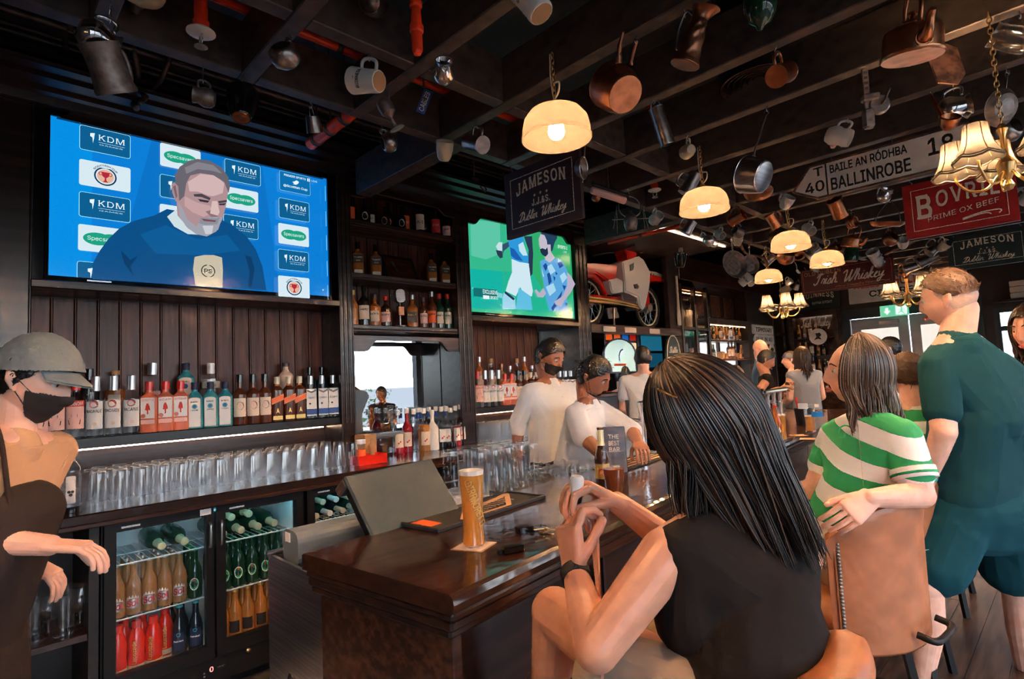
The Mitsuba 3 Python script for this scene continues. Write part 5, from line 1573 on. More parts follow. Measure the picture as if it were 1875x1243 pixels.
for i,(y,dz) in enumerate(((1.435,0.045),(1.515,0.045),(1.595,0.045),(1.675,0.045),(1.475,0.115),(1.555,0.115),(1.635,0.115),(1.44,0.125),(1.71,0.115))):
    if i != 7:
        lying(WIN if i % 2 else WI2,FX - .03,y,0.672 + dz,'wine_bottle','lying wine bottle with a %s cap in the fridge behind the till' % ('white' if i % 2 else 'cream'),'bottle','wine bottles with %s caps behind the till' % ('white' if i % 2 else 'cream'))
LN = [(0,0),(0.0285,0),(0.0305,0.004),(0.0305,0.115),(0.027,0.135),(0.016,0.165),(0.0135,0.18),(0.0125,0.215),(0.0145,0.216),(0.0145,0.228),(0.012,0.231),(0,0.231)]


def lager(gl,capm,lm=None,dress=None):
    k = Kit()
    k.H,k.R,k.sq = 0.231,0.0305,False
    k.add('body',lathe(LN,20),gl,40)
    k.add('cap',lathe([(0.0142,0.219),(0.0155,0.219),(0.0145,0.2295),(0,0.232)],14),capm,35)
    if dress:
        dress(k)
    return k


def hein(k):
    print_(k,affinity.scale(pt(0,0,0.021),0.95,1.35),'white_matt',z=0.29,dr_=0.0008)
    print_(k,affinity.scale(pt(0,0,0.0175),0.95,1.4),'green_matt',z=0.29,dr_=0.0013)
    print_(k,rect(-.02,.02,-.006,.006),'white_matt',z=0.29,dr_=0.0018)
    word(k,'Heineken',0.006,0.034,0.277,'ink',0.0023)
    print_(k,pt(0,.019,.005),'red_matt',z=0.29,dr_=0.0019)


def zero(k):
    lab(k,0.05,0.12,0.48,'navy_matt')
    word(k,'Heineken',0.008,0.042,0.30,'white_matt')
    print_(k,pt(0,0.01,.009),'teal_label',z=0.40)


def sol(k):
    lab(k,0.056,0.13,0.30,'silver_cap')
    print_(k,sg.Polygon([(-.026,0),(.026,0),(.022,.016),(.018,.006),(.012,.022),(.006,.008),(0,.025),(-.006,.008),(-.012,.022),(-.018,.006),(-.022,.016)]),'white_matt',z=0.28,dr_=0.0009)
    word(k,'Sol',0.026,0.048,0.17,'red_matt',0.0016,slant=0.12)


def cider(k):
    lab(k,0.052,0.12,0.36,'ink')
    print_(k,rect(-.024,.024,0,.006),'gold_ink',z=0.28)


HE,ZE,SO,CI = lager('green_glass','green_matt',dress=hein),lager('blue_black_glass','teal_label',dress=zero),lager('sol_beer','silver_cap',dress=sol),lager('cider','gold_ink',dress=cider)
GU = lager('dark_glass','gold_ink',dress=lambda k: (lab(k,0.05,0.10,0.42,'tan_card'),print_(k,pt(0,0,.012),'ink',z=0.27),print_(k,sg.Polygon([(-.008,0),(.008,0),(0,-.022)]),'cream_matt',z=0.74)))
TF = TOCAM + 12
for r_,x in enumerate((-3.12,-3.20,-3.28)):
    for j in range(5):
        SO.place('beer_bottle','clear-glass lager bottle with red script on the middle rack of the first fridge door','bottle',Tm(at(x,0.520 + j * 0.062 - (0.01 if r_ else 0),0.439,TF + rng.uniform(-12,12))),'clear lager bottles in the fridge')
for x,y in ((-3.115,0.832),(-3.19,0.832),(-3.265,0.832)):
    HE.place('beer_bottle','green lager bottle with an oval label beside the clear ones in the first fridge door','bottle',Tm(at(x,y - 0.0,0.439,TF)),'green lager bottles behind the first door')
for r_,x in enumerate((-3.12,-3.20,-3.28,-3.36)):
    for j in range(5):
        HE.place('beer_bottle','green lager bottle with an oval label in the rows behind the second fridge door','bottle',Tm(at(x,0.968 + j * 0.0665,0.439,TF + rng.uniform(-10,10))),'green lager bottles behind the second door')
for r_,x in enumerate((-3.11,-3.185,-3.26)):
    for j in range(6):
        CI.place('cider_bottle','amber cider bottle with a dark label at the foot of the second fridge door','bottle',Tm(at(x,0.950 + j * 0.0625,0.1945,TF + rng.uniform(-10,10))),'cider bottles in the fridge')
for x,y in ((-3.105,0.762),(-3.105,0.832),(-3.18,0.79),(-3.26,0.76)):
    ZE.place('beer_bottle','dark lager bottle with a blue label at the foot of the first fridge door','bottle',Tm(at(x,y,0.1945,TF)),'blue-labelled lager bottles')
LU = Kit()
LU.H,LU.R,LU.sq = 0.215,0.034,False
LU.add('body',lathe([(0,0),(0.030,0),(0.034,0.006),(0.034,0.05),(0.030,0.075),(0.034,0.10),(0.033,0.13),(0.025,0.165),(0.017,0.18),(0.0165,0.19),(0,0.19)],22),'red_gloss',True)
LU.add('cap',lathe([(0.019,0.185),(0.0195,0.187),(0.019,0.213),(0,0.215)],18),'red_matt',35)
LU.add('print',lathe([(0.0345,0.008),(0.0345,0.03)],22),'cream_gloss',True)
LU.add('lettering',wrap(tf(mv(fit(text('Lucozade',0.016,0.0006,True),0.10),0.05,-0.008,0),rot((0,0,1),90)),0.0347,0.035),'gold_ink')
for x,y in ((-3.10,0.520),(-3.105,0.590),(-3.10,0.655),(-3.175,0.555),(-3.175,0.625),(-3.18,0.72)):
    LU.place('soft_drink_bottle','red plastic energy drink bottle with gold upright lettering at the foot of the fridge','bottle',Tm(at(x,y,0.1945,TF + rng.uniform(-14,14))),'red energy drink bottles')
for r_,x in enumerate((-3.12,-3.19,-3.26)):
    for j in range(5):
        GU.place('stout_bottle','dark stout bottle in the rows under the lying wine bottles','bottle',Tm(at(x,1.415 + j * 0.066,0.439,TF)),'stout bottles in the fridge behind the till')
# --- glassware in the open cupboard
TB = Kit()
TB.add('glass',lathe([(0,0.002),(0.035,0),(0.038,0.005),(0.041,0.16),(0.043,0.165)],24),'clear',True)
for x,y in ((-3.12,0.33),(-3.22,0.36),(-3.13,0.22),(-3.24,0.25),(-3.12,0.10),(-3.25,0.13)):
    TB.place('tall_glass','tall clear glass on the shelf of the open cupboard','glass',Tm(at(x,y,0.4305)),'tall glasses in the open cupboard')
BL_ = Kit()
BL_.add('bowl',lathe([(0,0.08),(0.02,0.082),(0.038,0.10),(0.044,0.13),(0.04,0.165),(0.034,0.185)],24),'clear',True)
BL_.add('stem',lathe([(0.034,0),(0.03,0.003),(0.006,0.01),(0.0045,0.05),(0.007,0.082),(0,0.083)],18),'clear',True)
for x,y in ((-3.09,0.28),(-3.10,0.385),(-3.10,0.16)):
    BL_.place('wine_glass','round-bowled stem glass on the front of the open cupboard shelf','glass',Tm(at(x,y,0.4305)),'stem glasses in the open cupboard')
for x,y in ((-3.1,0.33),(-3.2,0.36),(-3.12,0.24),(-3.2,0.26),(-3.1,0.14)):
    TU.place('tumbler','upturned tumbler on the floor of the open cupboard','glass',Tm(at(x,y,0.0605)),'tumblers on the floor of the open cupboard')
# --- washed glasses on the inner side of the bar
rk = thing('drip_tray','low dark drip mat under the washed glasses on the bar','tray')
part(rk,'base',bar(box(0.62,1.62,0.592,0.86,0.925,0.94,0.004)),'rubber')
part(rk,'bracket',bar(box(0.65,1.6,0.60,0.84,0.60,0.925)),'black_trim')
WA = Kit()
WA.add('glass',lathe([(0.036,0),(0.0375,0.003),(0.035,0.03),(0.031,0.07),(0.033,0.11),(0.034,0.15),(0.031,0.185),(0.029,0.19),(0,0.186)],26),'clear',True)
WA.add('foot',lathe([(0.031,0.175),(0.028,0.178),(0,0.176)],20),'clear',True)
for r_ in range(3):
    for j in range(5):
        q = bpt(0.80 + j * 0.086 + (0.04 if r_ % 2 else 0),0.64 + r_ * 0.08,0.9405)
        WA.place('beer_glass','tall upturned clear waisted glass in the cluster on the bar behind the rubber mat','glass',Tm(at(q[0],q[1],q[2])),'waisted glasses on the bar')
ST = Kit()
ST.add('glass',lathe([(0.030,0),(0.0315,0.002),(0.033,0.035),(0.031,0.05),(0.02,0.054),(0,0.052)],22),'clear',True)
for r_ in range(3):
    for j in range(6):
        q = bpt(1.245 + j * 0.07,0.60 + r_ * 0.075 if r_ else 0.555,0.9505 if not r_ else 0.9405)
        ST.place('tumbler','low upturned tumbler on the bar between the waisted glasses and the menu stand','glass',Tm(at(q[0],q[1],q[2])),'low tumblers on the bar')
for j in range(6):
    q = bpt(0.66 + (j % 3) * 0.065,0.63 + (j // 3) * 0.07,0.9405)
    ST.place('tumbler','low upturned tumbler on the bar behind the lettered lager glass','glass',Tm(at(q[0],q[1],q[2])),'low tumblers behind the lager glass')
for i,(px_,py_) in enumerate(((0,0),(0.08,0.01),(0.02,0.07),(0.10,0.08),(0.17,0.02),(0.19,0.09))):
    q = bpt(2.0 + px_,0.62 + py_,0.95)
    TB.place('tall_glass','clear tall glass grouped by the slim chrome font','glass',Tm(at(q[0],q[1],q[2])),'tall glasses by the slim chrome font')
sh2 = thing('bar_shelf','narrow inner ledge of the bar under the tall glasses','shelf')
part(sh2,'ledge',bar(box(1.93,2.30,0.594,0.78,0.93,0.949,0.003)),'steel')
part(sh2,'bracket',bar(box(1.95,2.28,0.60,0.76,0.70,0.93)),'black_trim')
for i,(px_,py_) in enumerate(((0,0),(0.09,0.01))):
    q = bpt(1.72 + px_,0.64 + py_,0.9405)
    TB.place('tall_glass','clear glass by the left of the menu stand' if False else 'clear straight glass between the low tumblers and the menu stand','glass',Tm(at(q[0],q[1],q[2] - 0.0005 if False else q[2])),'straight glasses by the menu stand')

# ------------------------------------------------------------------ hanging boards
def xz(m,x,y,z,rz=0.0):
    """Set a print drawn in xy upright, facing -y (toward the room's near end)."""
    q = np.array([[1,0,0,0],[0,0,-1,0],[0,1,0,0],[0,0,0,1.0]])
    return tf(m,at(x,y,z,rz) @ q)


def board_sign(label,x0,x1,y,z0,z1,m,line,thick=0.022,rz=0.0,inset=0.045):
    k = thing('hanging_sign',label,'sign')
    c,w,h = (x0 + x1) / 2,x1 - x0,z1 - z0
    part(k,'board',xz(mv(extr(rect(-w / 2,w / 2,0,h),thick),0,0,-thick),c,y,z0,rz),m)
    b = rect(-w / 2 + inset,w / 2 - inset,inset,h - inset)
    part(k,'border',xz(extr(b.difference(b.buffer(-0.0032,join_style=2)),0.0012),c,y,z0,rz),line)
    for s in (-1,1):
        p = at(c,y,z0,rz) @ np.array([s * (w / 2 - 0.05),0.011,h,1])
        part(k,'hook',tube(spline([(p[0],p[1],p[2] - 0.004),(p[0] + 0.008,p[1],p[2] + 0.012),(p[0],p[1],(p[2] + BZ) / 2),(p[0] - 0.006,p[1],BZ - 0.006),(p[0],p[1],BZ + 0.004)],5),0.0025,6),'pewter',True)

    def put_(mesh,dx,dz,m_='cream_matt',name='lettering'):
        return part(k,name,xz(mv(mesh,dx,dz,0.0),c,y,z0,rz),m_)
    return k,put_,w,h


def star(r):
    a = np.arange(10) * PI / 5 + PI / 2
    return sg.Polygon([(math.cos(t) * r * (1 if i % 2 == 0 else 0.42),math.sin(t) * r * (1 if i % 2 == 0 else 0.42)) for i,t in enumerate(a)])


mat('sign_brown',P((0.028,0.017,0.019),0.45))
mat('sign_red',P(speckle((0.30,0.012,0.010),(0.42,0.030,0.026),6),0.42))
mat('sign_maroon',P((0.10,0.010,0.010),0.45))
mat('sign_green',P((0.016,0.032,0.030),0.4))
mat('enamel',P(speckle((0.60,0.53,0.46),(0.78,0.71,0.64),9),0.35))
mat('rusty',P(speckle((0.03,0.018,0.013),(0.16,0.075,0.045),28,3),0.6))


def arched(s,h,w,bow,serif=0.08):
    """Lettering set on a shallow rising arch."""
    m = fit(text(s,h,0.0015,True,serif),w)
    v = np.array(m.vertices)
    t = v[:,0] / (w / 2)
    v[:,1] = v[:,1] * (1.0 + 0.0 * t) + bow * (1 - t * t)
    return trimesh.Trimesh(v,m.faces,process=False)


def whiskey_sign(label,x0,x1,y,z0,z1,m,rz=0.0):
    k,pt_,w,h = board_sign(label,x0,x1,y,z0,z1,m,'cream_matt',rz=rz)
    pt_(arched('JAMESON',0.062,w * 0.66,0.022),0,h * 0.60)
    for i in (-1,0,1):
        pt_(extr(star(0.0095),0.0014),i * 0.043,h * 0.53 + (0.004 if i == 0 else 0),'cream_matt','star')
    pt_(fit(text('J.J.&S.',0.034,0.0014,True,0.06),w * 0.24),0,h * 0.385)
    pt_(fit(script('Dublin Whiskey',0.050),w * 0.64),0,h * 0.20)
    return k


whiskey_sign('dark brown hanging whiskey board with three stars, the nearest of the boards',-2.215,-1.685,2.185,2.195,2.565,'sign_brown',1.0)
whiskey_sign('dark green hanging whiskey board with three stars, above the man in the teal shirt',-0.86,-0.27,6.87,2.265,2.59,'sign_green')
k,pt_,w,h = board_sign('red hanging board for beef drink with large cream letters',-0.775,-0.205,4.527,2.22,2.585,'sign_red','cream_matt')
b = text('B',0.15,0.0016,True,0.05)
pt_(fit(b,0.085),-0.175,0.125)
t = fit(text('OVRIL',0.098,0.0016,True,0.05),0.315)
v = np.array(t.vertices)
v[:,1] += 0.02 * np.sin((v[:,0] / 0.315 + 0.5) * PI) * 0.6 + v[:,0] * 0.03
pt_(trimesh.Trimesh(v,t.faces,process=False),0.05,0.185)
t = fit(text('PRIME OX BEEF',0.032,0.0014),0.36)
v = np.array(t.vertices)
v[:,1] += 0.035 * (v[:,0] / 0.18) ** 1 * 0.6
pt_(trimesh.Trimesh(v,t.faces,process=False),0.02,0.115)
for q in ([(0.0,.075),(.09,.092),(.17,.092),(.185,.08),(.175,.07)],[(.0,.068),(.08,.082),(.12,.082),(.135,.072)]):
    pt_(extr(sg.LineString(spline(q + [],6)[:,:2]).buffer(0.0035),0.0014),0.02,0.0,'cream_matt','flourish')
k,pt_,w,h = board_sign('long maroon hanging board with sloping white whiskey script',-2.36,-1.40,7.338,2.285,2.585,'sign_maroon','tan_card',inset=0.02)
pt_(fit(text('OLD DUBLIN',0.045,0.0014,True,0.06),0.40),-0.24,0.215,'tan_card')
pt_(fit(script('Irish Whiskey',0.125,0.1),0.74),0.02,0.095)
pt_(fit(text("Ireland's Finest",0.028,0.0014),0.30),0.16,0.035,'tan_card')
for s in (-1,1):
    pt_(extr(sg.LineString(spline([(-.05,0),(-.02,.008),(.02,-.004),(.05,.002)],5)[:,:2]).buffer(.003),0.0014),0.16 + s * 0.22,0.045,'tan_card','flourish')
rs = thing('road_sign','worn white finger-post road sign with black lettering, pointing to the bar','road sign')
RX,RY,RZ0,RWD,RHT = -0.735,3.59,2.385,0.85,0.205
pts = [(-RWD / 2,RHT * 0.36),(-RWD / 2 + 0.105,RHT),(RWD / 2,RHT),(RWD / 2,0),(-RWD / 2 + 0.135,0)]
pg = sg.Polygon(pts)
part(rs,'back',xz(mv(extr(pg,0.03),0,0,-0.031),RX,RY,RZ0),'rusty')
part(rs,'frame',xz(mv(extr(pg.difference(pg.buffer(-0.010,join_style=2)),0.012),0,0,-0.004),RX,RY,RZ0),'rusty')
part(rs,'face',xz(mv(extr(pg.buffer(-0.009),0.003),0,0,-0.001),RX,RY,RZ0),'enamel')


def rs_text(s,hh,w_,x,z_):
    part(rs,'lettering',xz(mv(fit(text(s,hh,0.0015,True),w_,False),x - RWD / 2,z_,0.002),RX,RY,RZ0),'ink')


rs_text('T',0.05,0.05,0.125,0.135)
rs_text('40',0.06,0.105,0.072,0.045)
rs_text('BAILE AN RÓDHBA',0.045,0.375,0.212,0.132)
rs_text('BALLINROBE',0.068,0.385,0.212,0.032)
rs_text('18',0.085,0.11,0.675,0.085)
part(rs,'divider',xz(mv(extr(rect(-0.004,0.004,0.006,RHT - 0.006),0.003),0.192 - RWD / 2,0,0.001),RX,RY,RZ0),'ink')
for x in (-0.2,0.1,0.34):
    part(rs,'hook',tube([(RX + x,RY,RZ0 + RHT - 0.005),(RX + x,RY,BZ + 0.003)],0.003,6),'iron',True)
cb = thing('name_plate','small blue plate with white capital letters between the beams','plate')
C0 = (-1.995,1.481,2.684)
CM = frame(C0,unit((0.33,0.24,0.91)),unit((-0.55,-0.74,0.39)))
part(cb,'plate',tf(box(-0.055,0.055,-0.02,0.02,-0.004,0.0),CM),'blue_matt')
part(cb,'lettering',tf(mv(fit(text('CABLES',0.022,0.001,True),0.09),0,-0.011,0.0),CM),'white_matt')
part(cb,'bracket',tube([np.array(C0),np.array(C0) + V(0,0,0.3)],0.004,6),'iron',True)
part(cb,'stay',tube([np.array(C0) + V(0,0,0.3),(C0[0],C0[1],DECK + 0.01)],0.004,6),'iron',True)

# ------------------------------------------------------------------ pipes, vents and what hangs from the lattice
def pipe(label,a,b,r=0.017,ends=True):
    k = thing('sprinkler_pipe',label,'pipe')
    part(k,'tube',tube([a,b],r,12),'red_pipe',True)
    a,b = np.array(a),np.array(b)
    n = 3
    for i in range(n):
        c = a + (b - a) * (i + 0.5) / n
        part(k,'hanger',tube([c + V(0,0,r),(c[0],c[1],DECK + 0.01)],0.004,6),'iron',True)
        part(k,'clip',tube([c - unit(b - a) * 0.012,c + unit(b - a) * 0.012],r * 1.12,12),'iron',True)
    return k


pipe('long red sprinkler pipe running above the lattice along the bar',(-2.115,-0.4,2.855),(-2.115,8.8,2.855))
pipe('short red pipe slanting from the lattice to the cornice by the large screen',(-2.225,1.25,2.652),(-2.64,1.243,2.642),0.029)
pipe('red pipe across the beams beyond the row of lamps',(-3.2,4.55,2.72),(-1.1,4.75,2.74),0.018)
pipe('short red pipe seen between beams behind the perforated grater',(-1.944,3.838,2.950),(-1.637,3.642,2.950),0.016)
for i,(p,q,lab_) in enumerate((((-2.020,0.568,2.680),None,'sprinkler head with a white rosette under a red drop pipe above the large screen'),
                                 ((-1.969,3.379,2.700),None,'sprinkler head with a white rosette beside the wire lantern'))):
    k = thing('sprinkler_head',lab_,'sprinkler')
    x,y,z = p
    part(k,'drop_pipe',tube([(x,y,z),(x,y,DECK + 0.01)],0.022,12),'red_pipe',True)
    part(k,'collar',mv(lathe([(0,-0.03),(0.024,-0.03),(0.027,0.0),(0,0.0)],18),x,y,z),'red_pipe',30)
    part(k,'rosette',mv(lathe([(0,-0.034),(0.045,-0.036),(0.046,-0.04),(0.036,-0.046),(0,-0.048)],24),x,y,z),'china',30)
    part(k,'frame',mv(join(tube(spline([(-.011,0,-.048),(-.014,0,-.07),(0,0,-.088)],4),0.003,6),tube(spline([(.011,0,-.048),(.014,0,-.07),(0,0,-.088)],4),0.003,6)),x,y,z),'chrome',True)
    part(k,'deflector',mv(lathe([(0,-0.088),(0.021,-0.088),(0.021,-0.091),(0,-0.092)],16),x,y,z),'chrome',30)
fe = (-1.500,1.092,2.660)
k = thing('drop_nozzle','bright orange-red nozzle hanging down between the beams','nozzle')
part(k,'body',mv(lathe([(0,-0.14),(0.013,-0.135),(0.019,-0.12),(0.019,-0.06),(0.024,-0.055),(0.024,-0.035),(0.019,-0.03),(0.016,0.03),(0.022,0.035),(0.022,0.05),(0,0.05)],20),fe[0],fe[1],fe[2]),'red_pipe',35)
part(k,'ball_joint',mv(trimesh.creation.icosphere(2,0.02),fe[0],fe[1],fe[2] + 0.07),'chrome',True)
part(k,'stem',tube([(fe[0],fe[1],fe[2] + 0.08),(fe[0],fe[1],DECK + 0.01)],0.008,8),'iron',True)
vt = thing('air_diffuser','round ceiling air diffuser of concentric dark rings','air diffuser')
vx = (-0.949,2.619,2.720)
for i,r in enumerate((0.17,0.142,0.114,0.086,0.058,0.03)):
    part(vt,'ring',mv(lathe([(r,0.0 + i * 0.006),(r - 0.006,-0.006 + i * 0.006),(r - 0.024,0.028 + i * 0.006),(r - 0.018,0.034 + i * 0.006)],40),vx[0],vx[1],vx[2]),'trim' if i else 'shelf',True)
part(vt,'duct',mv(lathe([(0.172,0.002),(0.172,0.63),(0,0.63)],32),vx[0],vx[1],vx[2]),'black_trim',40)
for i,(pts,r,lab_) in enumerate((([(-3.300,0.611,3.191),(-3.360,0.640,3.095),(-3.400,0.608,2.997),(-3.280,0.620,2.885)],0.016,'ribbed black conduit looping down behind the big pewter tankard'),
                                   ([(-3.250,0.758,3.170),(-3.300,0.726,3.070),(-3.260,0.630,2.903)],0.013,'plain grey conduit slanting down beside the ribbed one'))):
    c = spline(pts,10)
    rr = r * (1 + 0.12 * np.sin(np.arange(len(c)) * 2.6)) if i == 0 else r
    solo('flexible_conduit',lab_,'conduit',tube(np.vstack([[c[0][0],c[0][1],DECK + 0.01],c]),np.concatenate([[r],np.broadcast_to(rr,(len(c),))]),10),'iron',True)
for i,(px_,lab_) in enumerate(((((-3.320,2.410,3.081)),'spotlight clamp on the cornice beside the bracket beam, nearer the large screen'),(((-3.300,2.072,3.037)),'black clamp hanging over the cornice past the large screen'),(((-3.300,2.910,3.020)),'wire hook cluster on the cornice above the second screen'))):
    x,y,z = px_
    k = thing('cable_bracket',lab_,'bracket')
    part(k,'bar',tube([(x,y,z),(x,y,DECK)],0.008,8),'iron',True)
    part(k,'clamp',box(x - .03,x + .03,y - .035,y + .035,z - .012,z + .012,0.004),'iron')
    part(k,'curl',tube(spline([(x,y,z),(x + .04,y + .03,z - .06),(x + .05,y + .07,z - .09),(x + .03,y + .1,z - .06)],5),0.006,7),'iron',True)


# --- kits: local z is the axis toward the opening, local x points to the handle; hp is the point the hook holds
def handle(R,z0,z1,out,r=0.005,n=8,flat=1.0):
    return tube(spline([(R - 0.003,0,z1),(R + out * 0.75,0,z1 + 0.004),(R + out,0,(z0 + z1) / 2 + 0.008),(R + out * 0.7,0,z0 + 0.006),(R - 0.003,0,z0)],6),r,n,flat=flat)


def vessel(prof,m,hz=None,out=0.035,hr=0.005,hm=None,wall=0.003,n=28,inner=None):
    k = Kit()
    p = list(prof)
    r1,z1 = p[-1]
    ins = [(max(r - wall,0),max(z,p[0][1] + wall)) for r,z in p[::-1]]
    k.add('body',lathe(p + ins,n),m,40)
    k.hp = V(max(r for r,_ in p),0,z1 * 0.6)
    if hz:
        R = float(np.interp(sum(hz) / 2,[z for _,z in p[1:]],[r for r,_ in p[1:]]))
        k.add('handle',handle(R,hz[0],hz[1],out,hr),hm or m,True)
        k.hp = V(R + out - hr * 0.2,0,(hz[0] + hz[1]) / 2 + 0.008)
    return k


MUG = vessel([(0,0),(0.031,0),(0.0335,0.004),(0.036,0.05),(0.041,0.098),(0.0415,0.102)],'white_gloss',(0.022,0.078),0.034,0.0055)
MUG.add('base_ring',lathe([(0,-0.001),(0.029,-0.001),(0.029,0.0),(0.0,0.0004)],24),'tan_card',30)
for a_ in (100,-100):
    t_ = tf(wrap(mv(fit(text('GUINNESS',0.012,0.0006,True,0.05),0.06),0,0,0),0.0375,0.052),rot((0,0,1),a_))
    MUG.add('lettering',t_,'ink')
    MUG.add('emblem',tf(wrap(mv(extr(sg.Polygon([(-.006,0),(.002,.014),(.007,.012),(.006,0),(.002,-.002)]),0.0006),0,0.02,0),0.0378,0.052),rot((0,0,1),a_)),'tan_card')
CUP = vessel([(0,0),(0.020,0),(0.027,0.012),(0.033,0.04),(0.035,0.075)],'cream_gloss',(0.018,0.06),0.026,0.005)
WCUP = vessel([(0,0),(0.020,0),(0.028,0.012),(0.034,0.04),(0.035,0.07)],'china',(0.016,0.055),0.028,0.005)
TANK = vessel([(0,0),(0.040,0),(0.041,0.008),(0.036,0.022),(0.0335,0.06),(0.033,0.10),(0.037,0.118)],'pewter',(0.025,0.095),0.04,0.006)
BTANK = vessel([(0,0),(0.056,0),(0.058,0.01),(0.053,0.03),(0.050,0.07),(0.049,0.11),(0.056,0.14)],'dull_pewter',(0.03,0.115),0.045,0.008)
BTANK.hp = V(0.052,0,0.137)
CTANK = vessel([(0,0),(0.036,0),(0.037,0.006),(0.034,0.02),(0.033,0.085),(0.036,0.095)],'copper',(0.02,0.075),0.036,0.006)
STANK = vessel([(0,0),(0.039,0),(0.039,0.02),(0.036,0.024),(0.034,0.095),(0.035,0.10)],'steel',(0.025,0.085),0.036,0.0055,'chrome')
TINC = vessel([(0,0),(0.030,0),(0.0305,0.003),(0.024,0.058)],'pewter')
TINC.add('bail',tube(spline([(0.023,0,0.055),(0.016,0,0.08),(0,0,0.092),(-0.016,0,0.08),(-0.023,0,0.055)],5),0.0015,5),'chrome',True)
TINC.hp = V(0,0,0.092)
SUG = vessel([(0,0),(0.025,0),(0.045,0.015),(0.052,0.038),(0.046,0.062),(0.033,0.072)],'pewter',(0.03,0.06),0.022,0.006)
JUG = vessel([(0,0),(0.022,0),(0.036,0.014),(0.040,0.034),(0.030,0.058),(0.026,0.068),(0.032,0.082)],'chrome',(0.02,0.065),0.026,0.0045)
JUG.add('spout',lathe([(0.004,0.0),(0.010,0.02),(0.016,0.028)],12).apply_transform(frame((-0.024,0,0.055),(0,1,0),(0.5,0,1)) @ np.eye(4)) if False else tf(lathe([(0.010,0),(0.012,0.018)],12),np.array([[0.7,0,-0.7,-0.022],[0,1,0,0],[0.7,0,0.7,0.06],[0,0,0,1.0]])),'chrome',True)
PJUG = vessel([(0,0),(0.024,0),(0.034,0.012),(0.037,0.034),(0.028,0.056),(0.031,0.072)],'dull_pewter',(0.02,0.06),0.028,0.0045)
GOB = vessel([(0,0.0),(0.032,0.0),(0.030,0.005),(0.007,0.012),(0.005,0.045),(0.012,0.055),(0.030,0.072),(0.033,0.10),(0.029,0.125)],'dull_pewter')
GOB.hp = V(0.029,0,0.124)
POT = vessel([(0,0),(0.072,0),(0.082,0.008),(0.092,0.06),(0.095,0.11),(0.098,0.112)],'steel')
POT.add('handle',join(tube([(0.09,0,0.095),(0.13,0,0.10),(0.30,0,0.10)],[0.008,0.006,0.007],8,flat=0.5),ring(0.012,0.003,14,6,(0.31,0,0.10),(0,1,0))),'iron',True)
POT.add('rivet',join(*[mv(trimesh.creation.icosphere(1,0.004),0.095,s,0.095) for s in (-.012,.012)]),'pewter',True)
POT.hp = V(0.322,0,0.10)
CPAN = vessel([(0,0),(0.066,0),(0.072,0.006),(0.083,0.05),(0.086,0.115),(0.088,0.118)],'dark_copper')
CPAN.add('handle',tube(spline([(0.084,0.03,0.08),(0.10,0.028,0.083),(0.13,0.026,0.088),(0.17,0.024,0.09)],5),[0.004] + [0.010] * 4 + [0.0085] * 6 + [0.008] * 4 + [0.007],9),'dark_copper',True)
CPAN.add('handle',tube(spline([(0.084,-0.04,0.05),(0.11,-0.045,0.06),(0.14,-0.05,0.068),(0.185,-0.052,0.075)],5),[0.012] * 6 + [0.009] * 5 + [0.006] * 5,9),'dark_copper',True)
CPAN.hp = V(0.165,0.024,0.09)
FRY = vessel([(0,0),(0.06,0),(0.064,0.003),(0.085,0.028),(0.088,0.029)],'dull_pewter')
FRY.add('handle',join(tube([(0.084,0,0.025),(0.14,0,0.032)],0.006,8,flat=0.5),ring(0.010,0.0025,14,6,(0.150,0,0.032),(0,1,0))),'pewter',True)
FRY.add('inner_plate',lathe([(0,-0.001),(0.04,-0.001),(0.041,0.0),(0,0.0005)],24),'pewter',30)
FRY.hp = V(0.16,0,0.032)
KET = Kit()
KET.add('body',lathe([(0,0),(0.088,0),(0.092,0.006),(0.092,0.012),(0.086,0.014),(0.086,0.075),(0.080,0.090),(0.05,0.105),(0.034,0.108),(0,0.109)],36),'copper',35)
KET.add('lid',lathe([(0.036,0.108),(0.030,0.118),(0.010,0.122),(0.008,0.132),(0.014,0.138),(0.010,0.148),(0,0.15)],24),'copper',35)
KET.add('spout',tube(spline([(-0.08,0,0.035),(-0.11,0,0.05),(-0.125,0,0.085),(-0.14,0,0.10)],6),np.linspace(0.02,0.009,19),12),'copper',True)
KET.add('spout_flange',ring(0.024,0.004,20,6,(-0.084,0,0.035),(1,0,0)),'copper',True)
KET.add('handle',tube(spline([(0.055,0,0.10),(0.062,0,0.15),(0.045,0,0.205),(0,0,0.22),(-0.045,0,0.205),(-0.062,0,0.15),(-0.055,0,0.10)],6),0.0065,10),'copper',True)
KET.hp = V(0,0,0.215)
GRT = Kit()
GRT.add('body',lathe([(0.032,0),(0.0335,0.003),(0.032,0.17),(0.0335,0.173),(0.031,0.173),(0.030,0.003)],28),'pewter',40)
dots = [sg.Point(i * 0.0088 + (0.0044 if j % 2 else 0),0.025 + j * 0.0075).buffer(0.0024,quad_segs=1) for i in range(9) for j in range(17)]
GRT.add('perforation',wrap(mv(extr(shapely.union_all(dots),0.0006),-0.036,0,0),0.0330),'black_trim',kind='stuff') if False else GRT.add('perforation',wrap(mv(extr(shapely.union_all(dots),0.0006),-0.036,0,0),0.0330),'black_trim')
GRT.add('handle',tube(spline([(0.0,-0.031,0.17),(0,-0.02,0.20),(0,0.02,0.20),(0,0.031,0.17)],5),0.003,7),'pewter',True)
GRT.hp = V(0,0,0.20)
PIT = Kit()
pm_ = lathe(spline([(0.0,0.0),(0.045,0.0),(0.046,0.012),(0.040,0.03),(0.034,0.10),(0.028,0.145),(0.029,0.165),(0.037,0.185)],6)[:,:2],40)
vv = np.array(pm_.vertices)
rr_ = np.hypot(vv[:,0],vv[:,1])
